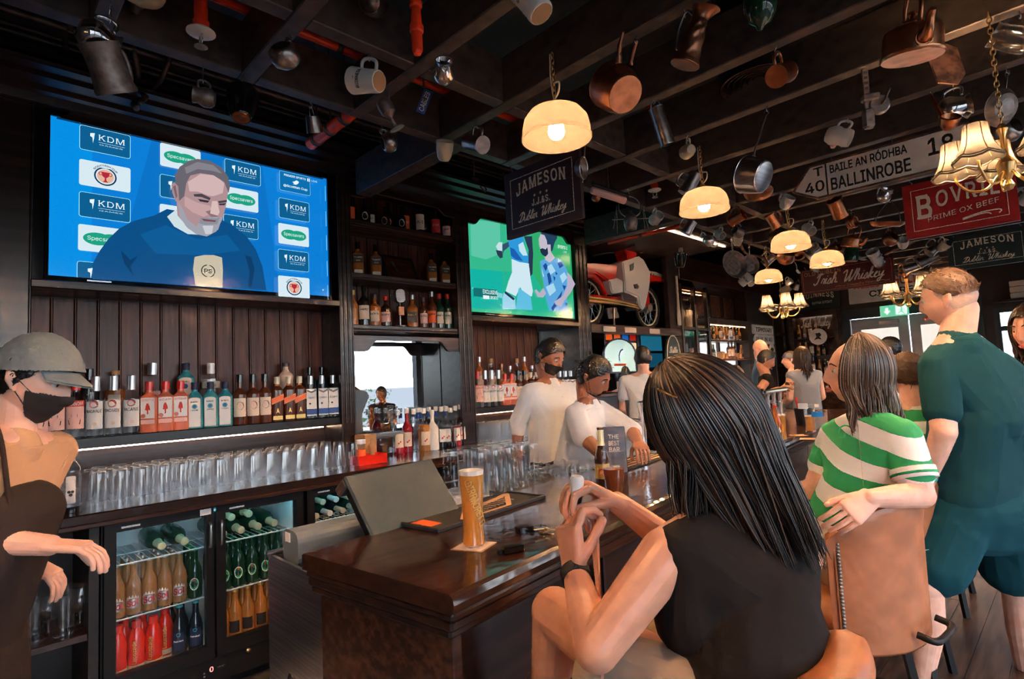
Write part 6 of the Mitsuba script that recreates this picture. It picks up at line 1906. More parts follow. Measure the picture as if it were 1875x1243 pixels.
bump_ = np.where((vv[:,2] > 0.03) & (vv[:,2] < 0.14) & (rr_ > 0.02),(meshkit.fbm(vv * 75,3,2) - 0.5) * 0.014,0)
lip_ = np.clip((vv[:,2] - 0.15) / 0.035,0,1) * np.clip(-vv[:,0] / 0.03,0,1)
vv[:,:2] *= (1 + bump_ / np.maximum(rr_,0.01))[:,None]
vv[:,0] -= lip_ * 0.02
PIT.add('body',trimesh.Trimesh(vv,pm_.faces,process=False),'dark_copper',True)
PIT.add('handle',tube(spline([(0.03,0,0.165),(0.055,0,0.175),(0.062,0,0.12),(0.05,0,0.06),(0.038,0,0.05)],6),0.004,8),'pewter',True)
PIT.hp = V(0.058,0,0.165)
DEM = Kit()
DEM.add('body',lathe([(0.0,0.0),(0.008,0.003),(0.012,0.014),(0.03,0.024),(0.042,0.05),(0.045,0.08),(0.045,0.22),(0.03,0.25),(0.02,0.26),(0.02,0.29),(0,0.29)],30),'green_glass',True)
DEM.add('label_ring',wrap(extr(rrect(-0.028,0.028,-0.04,0.05,0.02).difference(rrect(-0.021,0.021,-0.033,0.043,0.015)),0.001),0.0455,0.10),'china')
DEM.hp = V(0,0,0.285)
BLK = Kit()
BLK.add('body',lathe([(0,0),(0.030,0.0),(0.036,0.01),(0.045,0.05),(0.05,0.075),(0.051,0.095),(0.046,0.10),(0.046,0.112),(0.0,0.112)],28),'black_gloss',40)
BLK.add('base',lathe([(0,-0.002),(0.026,-0.002),(0.029,0.001),(0,0.002)],24),'copper',30)
BLK.add('boss',lathe([(0.006,-0.003),(0.018,-0.0035),(0.018,-0.002),(0.006,-0.002)],5),'dark_copper')
BLK.add('strap',box(-0.028,0.028,-0.002,0.002,0.10,0.15,0.001),'dull_pewter')
BLK.hp = V(0,0,0.148)
SIE = Kit()
SIE.add('mesh_bowl',lathe([(0,-0.045),(0.02,-0.043),(0.04,-0.03),(0.05,-0.01),(0.053,0)],28),'dull_pewter',True)
SIE.add('rim',ring(0.054,0.003,32,7),'chrome',True)
SIE.add('handle',join(tube([(0.053,0.006,0),(0.19,0.001,0)],0.002,6),tube([(0.053,-0.006,0),(0.19,-0.001,0)],0.002,6)),'chrome',True)
SIE.add('foot',tube([(-0.053,0,0),(-0.072,0,0)],0.003,6),'chrome',True)
SIE.hp = V(0.19,0,0)
DRL = Kit()
DRL.add('frame',join(box(-0.012,0.16,-0.012,0.012,-0.006,0.006,0.003),box(0.02,0.05,-0.045,0.02,-0.02,0.02,0.006),box(-0.09,-0.01,-0.02,0.02,-0.02,0.02,0.008)),'dull_pewter')
DRL.add('wheel',tf(lathe([(0,-0.012),(0.034,-0.012),(0.04,-0.006),(0.04,0.006),(0.034,0.012),(0,0.012)],24),np.array([[1,0,0,0.0],[0,1,0,-0.042],[0,0,1,0],[0,0,0,1.0]])),'pewter',30)
DRL.add('barrel',tf(lathe([(0,0),(0.014,0),(0.018,0.02),(0.018,0.07),(0,0.07)],18),np.array([[0,0,-1,-0.02],[0,1,0,0.0],[1,0,0,0],[0,0,0,1.0]])),'dull_pewter',30)
DRL.add('crank',tube([(0.0,-0.05,0.01),(0.0,-0.05,0.04),(0.045,-0.07,0.045)],0.005,8),'iron',True)
DRL.add('slot',join(*[box(0.07 + i * 0.022,0.08 + i * 0.022,-0.007,0.007,-0.0065,0.0065) for i in range(4)]),'iron')
DRL.hp = V(0.158,0,0)
CLV = Kit()
CLV.add('blade',mv(extr(sg.Polygon([(0.02,-0.015),(0.005,-0.055),(-0.085,-0.062),(-0.12,-0.03),(-0.115,0.035),(-0.04,0.045),(0.015,0.03)]),0.006),0,0,-0.003),'rusty')
CLV.hp = V(0.012,0.0,0)
HRN = Kit()
HRN.add('scoop',lathe([(0,0),(0.012,0.002),(0.028,0.02),(0.034,0.05),(0.030,0.055),(0.022,0.022),(0,0.006)],22),'copper',True)
HRN.add('shaft',tube([(0.02,0,0.01),(0.06,0,0.035),(0.19,0,0.07)],[0.010,0.009,0.007],10),'copper',True)
HRN.hp = V(0.188,0,0.07)
TEA = vessel([(0,0),(0.025,0),(0.042,0.015),(0.046,0.035),(0.036,0.056),(0.022,0.062)],'chrome',(0.015,0.05),0.03,0.005)
TEA.add('spout',tube(spline([(-0.04,0,0.022),(-0.062,0,0.03),(-0.072,0,0.055)],5),np.linspace(0.011,0.006,11),9),'chrome',True)
TEA.add('lid',lathe([(0.024,0.061),(0.015,0.07),(0.005,0.073),(0.006,0.08),(0,0.083)],18),'chrome',True)
BSK = Kit()
BSK.add('bowl',lathe([(0,0),(0.06,0.0),(0.08,0.012),(0.088,0.03),(0.086,0.03),(0.078,0.014),(0,0.003)],32),'dark_copper',True)
BSK.add('wire',tube(spline([(0.086,0,0.03),(0.07,0,0.075),(0.03,0,0.12),(0,0,0.14),(-0.03,0,0.12),(-0.07,0,0.075),(-0.086,0,0.03)],5),0.0025,6),'pewter',True)
BSK.hp = V(0,0,0.14)
RND = vessel([(0,0),(0.028,0),(0.05,0.02),(0.054,0.045),(0.046,0.07),(0.03,0.078)],'dark_copper',(0.03,0.066),0.02,0.005)
GLJ = vessel([(0,0),(0.035,0),(0.042,0.008),(0.046,0.05),(0.040,0.10),(0.044,0.118)],'clear',(0.03,0.095),0.035,0.006)
TBY = vessel([(0,0),(0.026,0),(0.034,0.015),(0.036,0.035),(0.030,0.05),(0.034,0.065),(0.030,0.082)],'china',(0.02,0.06),0.024,0.0045)
TBY.add('nose',trimesh.creation.icosphere(2,0.010).apply_translation((-0.036,0,0.036)),'pink_label',True)
COIL = Kit()
COIL.add('tube',join(*[ring(0.034,0.009,28,9,(0,0,i * 0.016)) for i in range(3)]),'dark_copper',True)
COIL.add('loop',ring(0.02,0.003,20,6,(0.045,0,0.016),(0,1,0)),'copper',True)
COIL.hp = V(0.064,0,0.016)
LAD = Kit()
LAD.add('bowl',lathe([(0,0),(0.018,0.004),(0.028,0.02),(0.026,0.02),(0.016,0.007),(0,0.003)],20),'china',True)
LAD.add('handle',tube(spline([(0.026,0,0.018),(0.07,0,0.04),(0.15,0,0.045),(0.17,0,0.035)],5),0.004,7),'pewter',True)
LAD.hp = V(0.165,0,0.04)
GRN = Kit()
GRN.add('body',lathe([(0,0.0),(0.04,0.0),(0.046,0.008),(0.046,0.11),(0.03,0.13),(0,0.13)],26),'green_glass',40)
GRN.add('foot',lathe([(0,-0.002),(0.04,-0.002),(0.042,0.012),(0.046,0.012)],24),'dark_copper',30)
GRN.hp = V(0,0,0.13)


def hang(kit,hook,axis,name,label,cat,s=1.0,drop=0.035,side=None,twist=0.0):
    """Hang a kit: its hook point drop metres under the beam, its local x upright unless side is given."""
    z = unit(axis)
    upv = V(0,0,1) if side is None else unit(side)
    x = upv - z * (upv @ z)
    x = unit(x) if np.linalg.norm(x) > 0.08 else unit(np.cross(V(0.3,1,0),z))
    y = np.cross(z,x)
    a = math.radians(twist)
    x,y = x * math.cos(a) + y * math.sin(a),-x * math.sin(a) + y * math.cos(a)
    R = np.stack([x,y,z],1)
    h = np.array(hook,float)
    p = h - V(0,0,drop)
    m = np.eye(4)
    m[:3,:3],m[:3,3] = R * s,p - R @ (np.asarray(kit.hp) * s)
    k = kit.place(name,label,cat,Tm(m))
    q = unit(np.cross(V(0,0,1),axis) + V(0.01,0,0)) * 0.006
    part(k,'hook',tube(spline([h + V(0,0,0.006),h - V(0,0,drop * 0.3),h - V(0,0,drop * 0.6) + q,p + q * 1.2 - V(0,0,0.004),p - V(0,0,0.010),p - q - V(0,0,0.002)],4),0.0017,5),'chrome',True)
    return k


H = [
    (JUG,(-2.013,0.310,2.62),(-0.12,0.97,-0.22),'milk_jug','bright little jug in a wire frame, hanging nearest above the large tankard','jug',1.25,0.05),
    (BTANK,(-1.995,0.310,2.62),(0.33,-0.40,0.85),'tankard','big dull pewter tankard with a flared foot, upright above the large screen','tankard',1.0,0.135),
    (SUG,(-1.796,0.778,2.62),(0.51,-0.63,0.58),'sugar_bowl','round pewter bowl with one handle, mouth tipped to the room','bowl',1.0,0.035),
    (PJUG,(-2.204,0.626,2.62),(-0.37,-0.92,0.14),'milk_jug','small dull cream jug with a curling handle above the large screen','jug',1.0,0.05),
    (BLK,(-2.223,0.778,2.62),(-0.24,0.16,0.96),'insulator','glossy black ribbed pot with a copper base, hanging by a strap','pot',1.15,0.0),
    (TINC,(-2.197,1.036,2.62),(0.33,-0.34,0.88),'tin_cup','small plain tin cup hanging upright by the slanting red pipe','cup',1.15,0.02),
    (MUG,(-1.735,1.047,2.62),(-0.89,-0.34,0.29),'mug','white lettered stout mug lying on its side, tan base toward the lamp','mug',1.18,0.02),
    (JUG,(-1.557,1.247,2.62),(0.71,-0.48,0.52),'milk_jug','mirror-bright round jug hanging in front of a red pipe','jug',1.0,0.03),
    (GOB,(-1.923,1.247,2.62),(-0.17,-0.42,0.89),'goblet','dull pewter goblet hanging by its rim, foot downward','goblet',1.0,0.03),
    (SUG,(-2.185,1.374,2.62),(-0.34,-0.90,-0.28),'sugar_bowl','two-handled steel bowl hanging on edge under the goblet','bowl',0.9,0.03),
    (CUP,(-2.174,1.716,2.62),(0.51,-0.28,0.81),'cup','cream cup hanging mouth up near the bracket beam','cup',1.25,0.015),
    (TANK,(-1.901,1.716,2.62),(-0.90,0.06,0.44),'tankard','waisted pale pewter tankard tipped with its foot to the room','tankard',1.05,0.02),
    (MUG,(-1.020,1.247,2.62),(-0.44,-0.17,0.88),'mug','white lettered stout mug above the nearest lamp','mug',1.2,0.02),
    (PIT,(-0.843,1.716,2.62),(0.39,0.08,0.92),'pitcher','tall copper pitcher with embossed pewter relief','pitcher',1.0,0.02),
    (DEM,(-0.576,1.716,2.62),(0.12,-0.05,0.99),'bottle_lamp','dark green glass flask with a white ring, hanging neck upward','flask',1.05,-0.11),
    (CTANK,(-0.719,2.184,2.62),(0.08,0.88,0.46),'tin_mug','plain brown tin mug in front of the round air diffuser','mug',1.15,0.03),
    (CPAN,(-1.033,1.716,2.62),(-0.69,0.23,0.69),'saucepan','large copper pan showing its round base, two handles up','pan',1.0,0.02),
    (GRT,(-1.246,2.184,2.62),(-0.11,-0.28,0.95),'grater','perforated metal cylinder grater beside the large copper pan','grater',1.0,0.01),
    (CUP,(-1.336,2.653,2.62),(-0.73,0.66,0.18),'mug','white mug seen from its round base between the first two lamps','mug',1.05,0.02),
    (POT,(-0.935,2.653,2.62),(-0.91,0.08,0.41),'saucepan','tall steel saucepan hanging by its long handle, base outward','pan',0.92,0.02),
    (DRL,(-0.539,2.653,2.62),(0.47,-0.88,-0.06),'hand_drill','old grey hand drill with a round wheel, hanging by its frame','drill',1.0,0.0),
    (TBY,(-0.724,3.121,2.62),(0.87,0.11,-0.48),'cup','white character-shaped cup hanging above the road sign','cup',1.35,0.015),
    (KET,(-0.289,2.184,2.62),(0.12,-0.13,0.98),'kettle','large copper kettle with a flanged spout','kettle',0.98,0.02),
    (CLV,(-0.289,2.653,2.62),(0.78,-0.62,0.12),'cleaver','broad rusty blade hanging by one corner','blade',1.25,0.02),
    (HRN,(-0.390,3.121,2.62),(0.36,-0.59,0.73),'copper_scoop','copper scoop with a thick slanting shaft behind the rusty blade','scoop',1.15,0.02),
    (JUG,(-0.309,3.121,2.62),(0.98,0.19,0.10),'milk_jug','bright polished jug lying on its side above the road sign','jug',1.45,0.02),
    (FRY,(-0.127,3.121,2.62),(-0.76,0.56,0.33),'frying_pan','small tin frying pan showing its ringed base, above the large chandelier','pan',0.9,0.02),
    (GLJ,(-0.060,2.653,2.62),(-0.80,-0.30,0.53),'glass_jug','clear glass jug hanging on its side at the edge of the view','jug',1.0,0.02),
    (SIE,(-1.626,2.184,2.62),(0.94,0.30,-0.13),'sieve','round wire sieve on a long handle below the nearest lamp','sieve',1.0,0.0),
    (RND,(-2.179,2.967,2.62),(0.47,-0.25,0.85),'bell_pot','tiny copper pot beside the edge of the nearest board','pot',0.55,0.02),
    (TANK,(-1.646,3.121,2.62),(0.50,0.26,0.83),'tankard','tall dull tankard half behind the second lamp','tankard',1.15,0.02),
    (STANK,(-2.149,4.058,2.62),(0.50,0.26,0.83),'tankard','brushed steel tankard just below the second lamp','tankard',1.1,0.02),
    (TBY,(-2.104,3.590,2.62),(0.89,-0.39,0.25),'cup','pale moulded jug hanging by the red cross pipe','cup',1.2,0.02),
    (TEA,(-2.215,4.526,2.62),(0.73,0.16,0.66),'teapot','small bright teapot hanging past the steel tankard','teapot',1.2,0.03),
    (TBY,(-2.035,4.526,2.62),(0.73,-0.45,-0.51),'cup','small white moulded cup hanging alone past the bright teapot','cup',1.1,0.02),
    (CTANK,(-1.719,4.058,2.62),(0.96,-0.08,0.27),'tin_mug','pinkish tin mug above a white cream jug','mug',1.2,0.02),
    (PJUG,(-1.891,4.526,2.62),(-0.30,-0.87,0.38),'milk_jug','white-grey cream jug under the pinkish tin mug','jug',1.2,0.02),
    (BSK,(-1.363,3.590,2.62),(-0.11,0.24,0.96),'hanging_pan','shallow round pan held by a wire bail under the steel saucepan','pan',1.0,0.0),
    (WCUP,(-1.390,4.058,2.62),(0.66,-0.31,0.68),'cup','white printed cup hanging by the chain of the third lamp','cup',1.25,0.02),
    (CTANK,(-1.568,4.526,2.62),(-0.26,-0.51,0.82),'tin_mug','orange-lit tin mug over the third lamp','mug',1.25,0.02),
    (TBY,(-1.485,4.995,2.62),(0.63,-0.51,-0.59),'cup','white face-shaped cup in mid air before dark beams','cup',1.3,0.02),
    (CTANK,(-1.138,4.526,2.62),(-0.11,-0.63,0.77),'tin_mug','tall brown tin mug under the pointed end of the road sign','mug',1.5,0.02),
    (COIL,(-1.198,4.995,2.62),(0.97,-0.26,0.02),'copper_coil','coil of copper tube hanging on a ring','coil',1.2,0.02),
    (KET,(-1.283,5.463,2.62),(0.30,-0.09,0.95),'kettle','small copper kettle below the copper coil','kettle',0.9,0.02),
    (GRN,(-1.554,6.401,2.62),(0.12,0.02,0.99),'bottle_lamp','green glass bottle with a copper foot above the maroon board','bottle',1.35,0.0),
    (FRY,(-2.166,4.995,2.62),(0.87,-0.48,0.13),'frying_pan','large round frying pan hanging over the glazed cabinets','pan',1.5,0.02),
    (CUP,(-2.169,5.014,2.62),(0.30,-0.09,0.95),'cup','tall pale cup in front of the large round frying pan','cup',1.2,0.02),
    (FRY,(-2.202,5.463,2.62),(0.87,-0.48,0.07),'frying_pan','smaller brown round pan beside the large frying pan','pan',1.1,0.02),
    (RND,(-1.808,4.995,2.62),(0.82,-0.31,0.47),'round_pot','round metal pot half behind the third lamp','pot',1.1,0.02),
    (BLK,(-2.671,4.995,2.62),(0.16,-0.09,0.98),'insulator','black glass pot with a pale lid plate above the glazed cabinets','pot',1.25,0.0),
    (RND,(-2.086,5.932,2.62),(0.52,-0.31,0.80),'round_pot','large copper pot hanging by the bent arm lamp','pot',1.6,0.02),
    (TANK,(-2.243,5.932,2.62),(0.76,0.23,0.61),'tankard','brown mug half behind the lamp on the bent arm','mug',1.2,0.02),
    (LAD,(-2.148,6.401,2.62),(0.86,-0.00,0.50),'ladle','white ladle hanging under the third lamp','ladle',1.1,0.02),
    (RND,(-1.906,5.932,2.62),(0.24,-0.58,-0.78),'round_pot','copper pot glowing just under the third lamp','pot',1.4,0.02),
    (STANK,(-1.815,5.932,2.62),(0.71,0.35,0.61),'tankard','bright steel tankard between the third and fourth lamps','tankard',1.3,0.02),
    (TANK,(-2.090,6.869,2.62),(0.54,-0.17,0.83),'tankard','grey tankard touching the rim of the fourth lamp','tankard',1.2,0.02),
    (CUP,(-1.741,5.932,2.62),(0.78,-0.50,-0.39),'cup','orange-lit round cup beside the third lamp','cup',1.5,0.02),
    (RND,(-1.577,5.932,2.62),(0.78,-0.61,0.14),'round_pot','brass round pot behind the chain of the fourth lamp','pot',1.25,0.02),
    (MUG,(-1.437,6.869,2.62),(-0.16,-0.70,0.70),'mug','cream mug with a brown handle beside the copper kettle','mug',1.5,0.02),
    (JUG,(-1.566,7.338,2.62),(0.60,-0.39,0.70),'milk_jug','bright jug hanging under the cream mug','jug',1.4,0.02),
    (BSK,(-0.935,4.995,2.62),(0.22,-0.15,0.96),'hanging_pan','wide brass scale pan on wires beside the red board','pan',1.35,0.0),
    (RND,(-1.145,5.932,2.62),(0.81,-0.49,0.32),'round_pot','dark copper pot below the brass scale pan','pot',1.25,0.02),
    (WCUP,(-1.133,6.401,2.62),(0.21,-0.76,0.61),'cup','white tea cup touching the lower corner of the red board','cup',1.4,0.02),
    (TANK,(-1.120,7.338,2.62),(0.90,0.24,0.37),'tankard','wide brass-lit tankard over the second far chandelier','tankard',1.6,0.02),
    (STANK,(-1.331,7.806,2.62),(0.93,0.28,0.26),'tankard','dark steel tankard lying level above the far chandelier','tankard',1.5,0.02),
    (CTANK,(-1.510,8.274,2.62),(0.76,0.23,0.61),'tin_mug','copper mug to the side of the dark steel tankard','mug',1.4,0.02),
    (TANK,(-1.257,8.274,2.62),(0.95,-0.06,-0.30),'tankard','tankard showing its round mouth near the teal-shirted head','tankard',1.5,0.02),
    (CUP,(-0.903,6.869,2.62),(0.78,-0.44,0.44),'cup','copper-pink round cup before the dark green board','cup',1.4,0.02),
    (TANK,(-0.995,6.869,2.62),(0.66,0.45,0.60),'tankard','silver tankard tilted between the red and green boards','tankard',1.3,0.02),
    (MUG,(-2.891,6.869,2.62),(0.83,0.08,0.55),'mug','square-looking printed mug by the glazed cabinets','mug',1.5,0.02),
    (WCUP,(-2.941,7.338,2.62),(0.62,-0.36,-0.70),'cup','small pale cup beside the lamp on the bent arm','cup',1.3,0.02),
    (GLJ,(-2.911,8.274,2.62),(0.86,-0.00,0.50),'glass_jug','glass tankard hanging below the lamp on the bent arm','jug',1.3,0.02),
    (CTANK,(-2.789,6.401,2.62),(0.64,-0.09,0.76),'tin_mug','small copper mug low before the glazed cabinets','mug',1.2,0.02),
    (JUG,(-0.909,4.526,2.62),(0.54,-0.32,0.78),'milk_jug','bright round jug under the word on the road sign','jug',1.1,0.02),
    (WCUP,(-2.689,7.806,2.62),(0.85,-0.16,0.49),'cup','pale cup above the far glazed cabinets','cup',1.2,0.02),
    (TINC,(-2.696,8.274,2.62),(0.44,-0.09,0.89),'tin_cup','tin cup before the end of the maroon board','cup',1.4,0.02),
    (SUG,(-0.173,3.590,2.62),(0.83,-0.50,0.24),'sugar_bowl','brown perforated bowl behind the large chandelier','bowl',1.2,0.04),
    (WCUP,(-0.243,5.463,2.62),(0.76,-0.24,0.60),'cup','white cup hanging past the far edge of the red board','cup',1.3,0.02),
]
for kit,hook,axis,nme,la,ct_,s,drop in H:
    hang(kit,hook,axis,nme,la,ct_,s,drop,side=(-0.52,0.85,0.06) if kit is KET and 'flanged' in la else None)
nz = (-1.632,1.022,2.750)
k = thing('milk_jug','pale metal jug with a tan side hanging by the red nozzle','jug')
part(k,'body',tf(lathe([(0,0),(0.04,0),(0.05,0.03),(0.045,0.09),(0.035,0.12)],24),frame(nz,(0.70,0.71,-0.05),(0.42,-0.36,0.83))),'pewter',True)
part(k,'hook',tube([np.array(nz),(nz[0],nz[1],DECK + 0.01)],0.003,6),'chrome',True)
nz = (-2.057,0.406,2.700)
k = thing('watering_spout','pale can with a round spout and a tan side over the large screen','can')
part(k,'body',tf(lathe([(0,-0.05),(0.05,-0.05),(0.055,0.0),(0.05,0.06),(0,0.065)],24),frame(np.array(nz) + V(0,0,0.04),(0.70,0.70,0.15),(0.21,-0.40,0.89))),'cream_gloss',35)
part(k,'spout',tube([np.array(nz) + V(0,0,0.03),np.array((-2.129,0.397,2.700))],[0.022,0.016],14),'pewter',True)
part(k,'hook',tube([np.array(nz) + V(0,0,0.05),(nz[0],nz[1],DECK + 0.01)],0.003,6),'chrome',True)
el = thing('emergency_light','pinkish clear box light hanging beside the sieve','light fitting')
E0 = (-1.918,2.765,2.620)
EM = frame((E0[0],E0[1],2.50),(0.64,0.69,-0.35),(0.29,-0.22,0.93))
part(el,'lens',tf(box(-0.11,0.11,-0.035,0.01,-0.05,0.05,0.01),EM),'pink_label')
part(el,'tray',tf(box(-0.115,0.115,0.01,0.03,-0.055,0.055,0.004),EM),'black_plastic')
part(el,'stem',tube([(E0[0],E0[1],2.52),(E0[0],E0[1],BZ + 0.05)],0.004,6),'iron',True)
wl = thing('wire_lantern','wire hoop lantern frame with a dull globe','lantern')
W0 = (-2.010,3.121,2.62)
wx,wy = W0[0],W0[1]
part(wl,'hoop',ring(0.075,0.004,36,7,(wx,wy,BZ - 0.115),(0.78,-0.62,0.12)),'pewter',True)
part(wl,'globe',mv(lathe([(0,-0.07),(0.035,-0.07),(0.045,-0.03),(0.046,0.0),(0.035,0.03),(0.015,0.045),(0.012,0.06),(0,0.062)],24),wx,wy,BZ - 0.20),'dull_pewter',True)
for s in (-1,1):
    a = np.array((0.70,0.71,-0.05)) * s * 0.085
    b = np.array((0.70,0.71,-0.05)) * s * 0.115
    part(wl,'stand',join(tube([V(wx,wy,BZ - 0.11) + a,V(wx,wy,BZ - 0.26) + b],0.003,6),tube([V(wx,wy,BZ - 0.10) + a,V(wx,wy,BZ - 0.29) + b * 0.8],0.003,6)),'pewter',True)
part(wl,'rod',tube([V(wx,wy,BZ - 0.20) - np.array((0.70,0.71,-0.05)) * 0.12,V(wx,wy,BZ - 0.19) + np.array((0.70,0.71,-0.05)) * 0.12],0.003,6),'pewter',True)
part(wl,'hook',tube([(wx,wy,BZ + 0.004),(wx,wy,BZ - 0.042)],0.002,6),'chrome',True)
arm = thing('lamp_arm','bent dark pipe that reaches across to the last amber lamp','pipe')
part(arm,'pipe',tube(spline([(-2.103,4.995,2.62),(-2.3,5.6,2.58),(-2.16,5.71,2.50),(-2.14,5.72,2.345)],8),0.014,10),'rusty',True)
rp = thing('copper_paddle','long copper-brown paddle slanting below the red board','paddle')
a_,b_ = np.array((-1.417,7.012,2.561)),np.array((-1.133,7.284,2.716))
part(rp,'shaft',tube([a_,b_],[0.016,0.02],10),'dark_copper',True)
part(rp,'string',tube([b_,(b_[0],b_[1],BZ + 0.01)],0.002,5),'iron',True)

# ------------------------------------------------------------------ the moped on its shelf
MX = -3.55
mp = thing('moped','old red and white moped with a white leg shield on the high shelf','moped')


def mside(name,pts,w,m,r=0.012,label=None,x=MX,smooth=40):
    g = sg.Polygon(pts).buffer(-r).buffer(r,quad_segs=4)
    a = join(wall_yz(g,x - w,x + w),wall_yz(g.buffer(-r * .8),x - w - r * .6,x + w + r * .6))
    return part(mp,name,a,m,smooth,label=label)


for nm_,c,r in (('front_wheel',[(5.741,2.230)],0.262),('rear_wheel',[(4.626,2.160)],0.262)):
    cy,cz = c[0]
    cz = 1.927 + r
    w = key_for(mp + '__wheel')
    scene[w] = shape(ring(r - .024,.024,44,10,(MX,cy,cz),(1,0,0)),'rubber',True)
    for n_,m_,ms in (('rim','cream_gloss',ring(r - .052,.010,44,8,(MX,cy,cz),(1,0,0))),('hub','steel',tf(lathe([(0,-.045),(.05,-.045),(.055,-.02),(.055,.02),(.05,.045),(0,.045)],22),np.array([[0,0,1,MX],[1,0,0,cy],[0,1,0,cz],[0,0,0,1.0]])))):
        scene[key_for(w + '__' + n_)] = shape(ms,m_,40)
    for i in range(28):
        a = i * 2 * PI / 28
        b = a + (0.55 if i % 2 else -0.55)
        scene[key_for(w + '__spoke')] = shape(tube([(MX + .03 * (-1) ** (i // 2),cy + .05 * math.cos(a),cz + .05 * math.sin(a)),(MX,cy + (r - .055) * math.cos(b),cz + (r - .055) * math.sin(b))],.0022,4),'chrome',True)
mside('leg_shield',[(5.131,2.642),(5.476,2.749),(5.572,2.721),(5.690,2.590),(5.660,2.425),(5.540,2.178),(5.476,2.140),(5.420,2.171),(5.392,2.269),(5.271,2.294),(5.142,2.311),(5.147,2.448)],.10,'white_gloss',.02,'white leg shield')
mside('shield_hole',[(5.311,2.407),(5.371,2.421),(5.406,2.393),(5.384,2.367),(5.326,2.366)],.124,'iron',.004)
mside('shield_badge',[(5.259,2.623),(5.339,2.654),(5.320,2.574),(5.261,2.552)],.1215,'grey_plastic',.004)
mside('headlamp_case',[(5.213,2.806),(5.404,2.808),(5.500,2.786),(5.454,2.735),(5.304,2.684),(5.274,2.758)],.07,'red_gloss',.015)
part(mp,'handlebar',tube(spline([q for q in ((MX + .28,*[(5.118,2.782)][0]),(MX + .1,*[(5.231,2.803)][0]),(MX,*[(5.363,2.792)][0]),(MX - .1,*[(5.231,2.803)][0]),(MX - .28,*[(5.118,2.782)][0]))],5),.011,8),'chrome',True)
part(mp,'indicator',mv(trimesh.creation.icosphere(2,.028),MX + .10,*[(5.533,2.819)][0]),'orange_matt',True)
mside('tank_body',[(4.502,2.560),(4.698,2.582),(5.082,2.604),(5.034,2.459),(4.919,2.405),(4.802,2.437),(4.688,2.478),(4.492,2.448)],.075,'red_gloss',.02)
mside('rear_fender',[(4.494,2.468),(4.689,2.483),(4.816,2.407),(4.906,2.278),(4.869,2.254),(4.778,2.372),(4.651,2.433),(4.489,2.417)],.05,'red_gloss',.01)
mside('side_panel',[(4.877,2.423),(5.030,2.456),(5.133,2.435),(5.128,2.316),(4.932,2.277),(4.893,2.319)],.095,'white_gloss',.018)
mside('frame',[(4.668,2.260),(5.422,2.271),(5.417,2.226),(4.663,2.208)],.03,'red_gloss',.008)
mside('engine',[(5.103,2.292),(5.272,2.305),(5.401,2.259),(5.381,2.168),(5.217,2.148),(5.113,2.207)],.085,'steel',.012)
for i,(a,b) in enumerate((((0,610),(460,690)),((0,640),(480,700)))):
    A1,B1_ = [(4.565,2.202),(4.562,2.166),(5.373,2.179),(5.408,2.153)][i],[(4.565,2.202),(4.562,2.166),(5.373,2.179),(5.408,2.153)][i + 2]
    part(mp,'exhaust',tube(spline([(MX + .12,A1[0] - .1,A1[1]),(MX + .12,(A1[0] + B1_[0]) / 2,(A1[1] + B1_[1]) / 2 + .01),(MX + .10,*B1_)],6),[.017] * 13,10),'brass',True)
mside('front_fork',[(5.665,2.380),(5.717,2.384),(5.740,2.224),(5.591,2.181),(5.571,2.191)],.045,'red_gloss',.008)
fa = [(a,b) for a,b in [(5.613,2.547),(5.782,2.573),(5.953,2.569),(6.105,2.535),(6.056,2.509),(5.881,2.509),(5.603,2.461)]]
mside('front_fender',fa,.06,'red_gloss',.01)
npk = key_for(mp + '__number_plate')
pl = sg.Polygon([(5.652,2.620),(5.811,2.635),(5.984,2.637),(6.139,2.623),(6.098,2.568),(5.955,2.583),(5.783,2.580),(5.646,2.569)])
scene[npk] = shape(wall_yz(pl,MX - .004,MX + .004),'china')
t = fit(text('PE 619P',.052,.002,True),.36)
v = np.array(t.vertices)
c0_,c1_ = [(5.891,2.589),(5.648,2.580)]
v[:,1] += -0.20 * (v[:,0] + .15) ** 2 * 3 - .0
scene[key_for(npk + '__lettering')] = shape(on_wall(trimesh.Trimesh(v,t.faces,process=False),MX + .004,c0_[0],c0_[1] - .012),'ink')
part(mp,'stand',join(tube([(MX + .08,*[(4.953,2.133)][0]),(MX + .14,[(4.861,2.003)][0][0],1.93)],.012,8),tube([(MX - .08,*[(4.953,2.133)][0]),(MX - .14,[(4.861,2.003)][0][0],1.93)],.012,8)),'steel',True)
mside('gear_case',[(4.874,2.128),(5.052,2.149),(5.094,2.034),(4.897,2.015)],.05,'steel',.012)
for y,z,w,h in ((4.55,2.42,.26,.2),(4.86,2.42,.26,.2)):
    solo('wall_print','pale print on the recess wall behind the moped, %s' % ('above the rear wheel' if y < 4.8 else 'nearer the leg shield'),'print',box(-4.548,-4.53,y + .4,y + .4 + w * 1.3,z,z + h * 1.3),'pink_label')
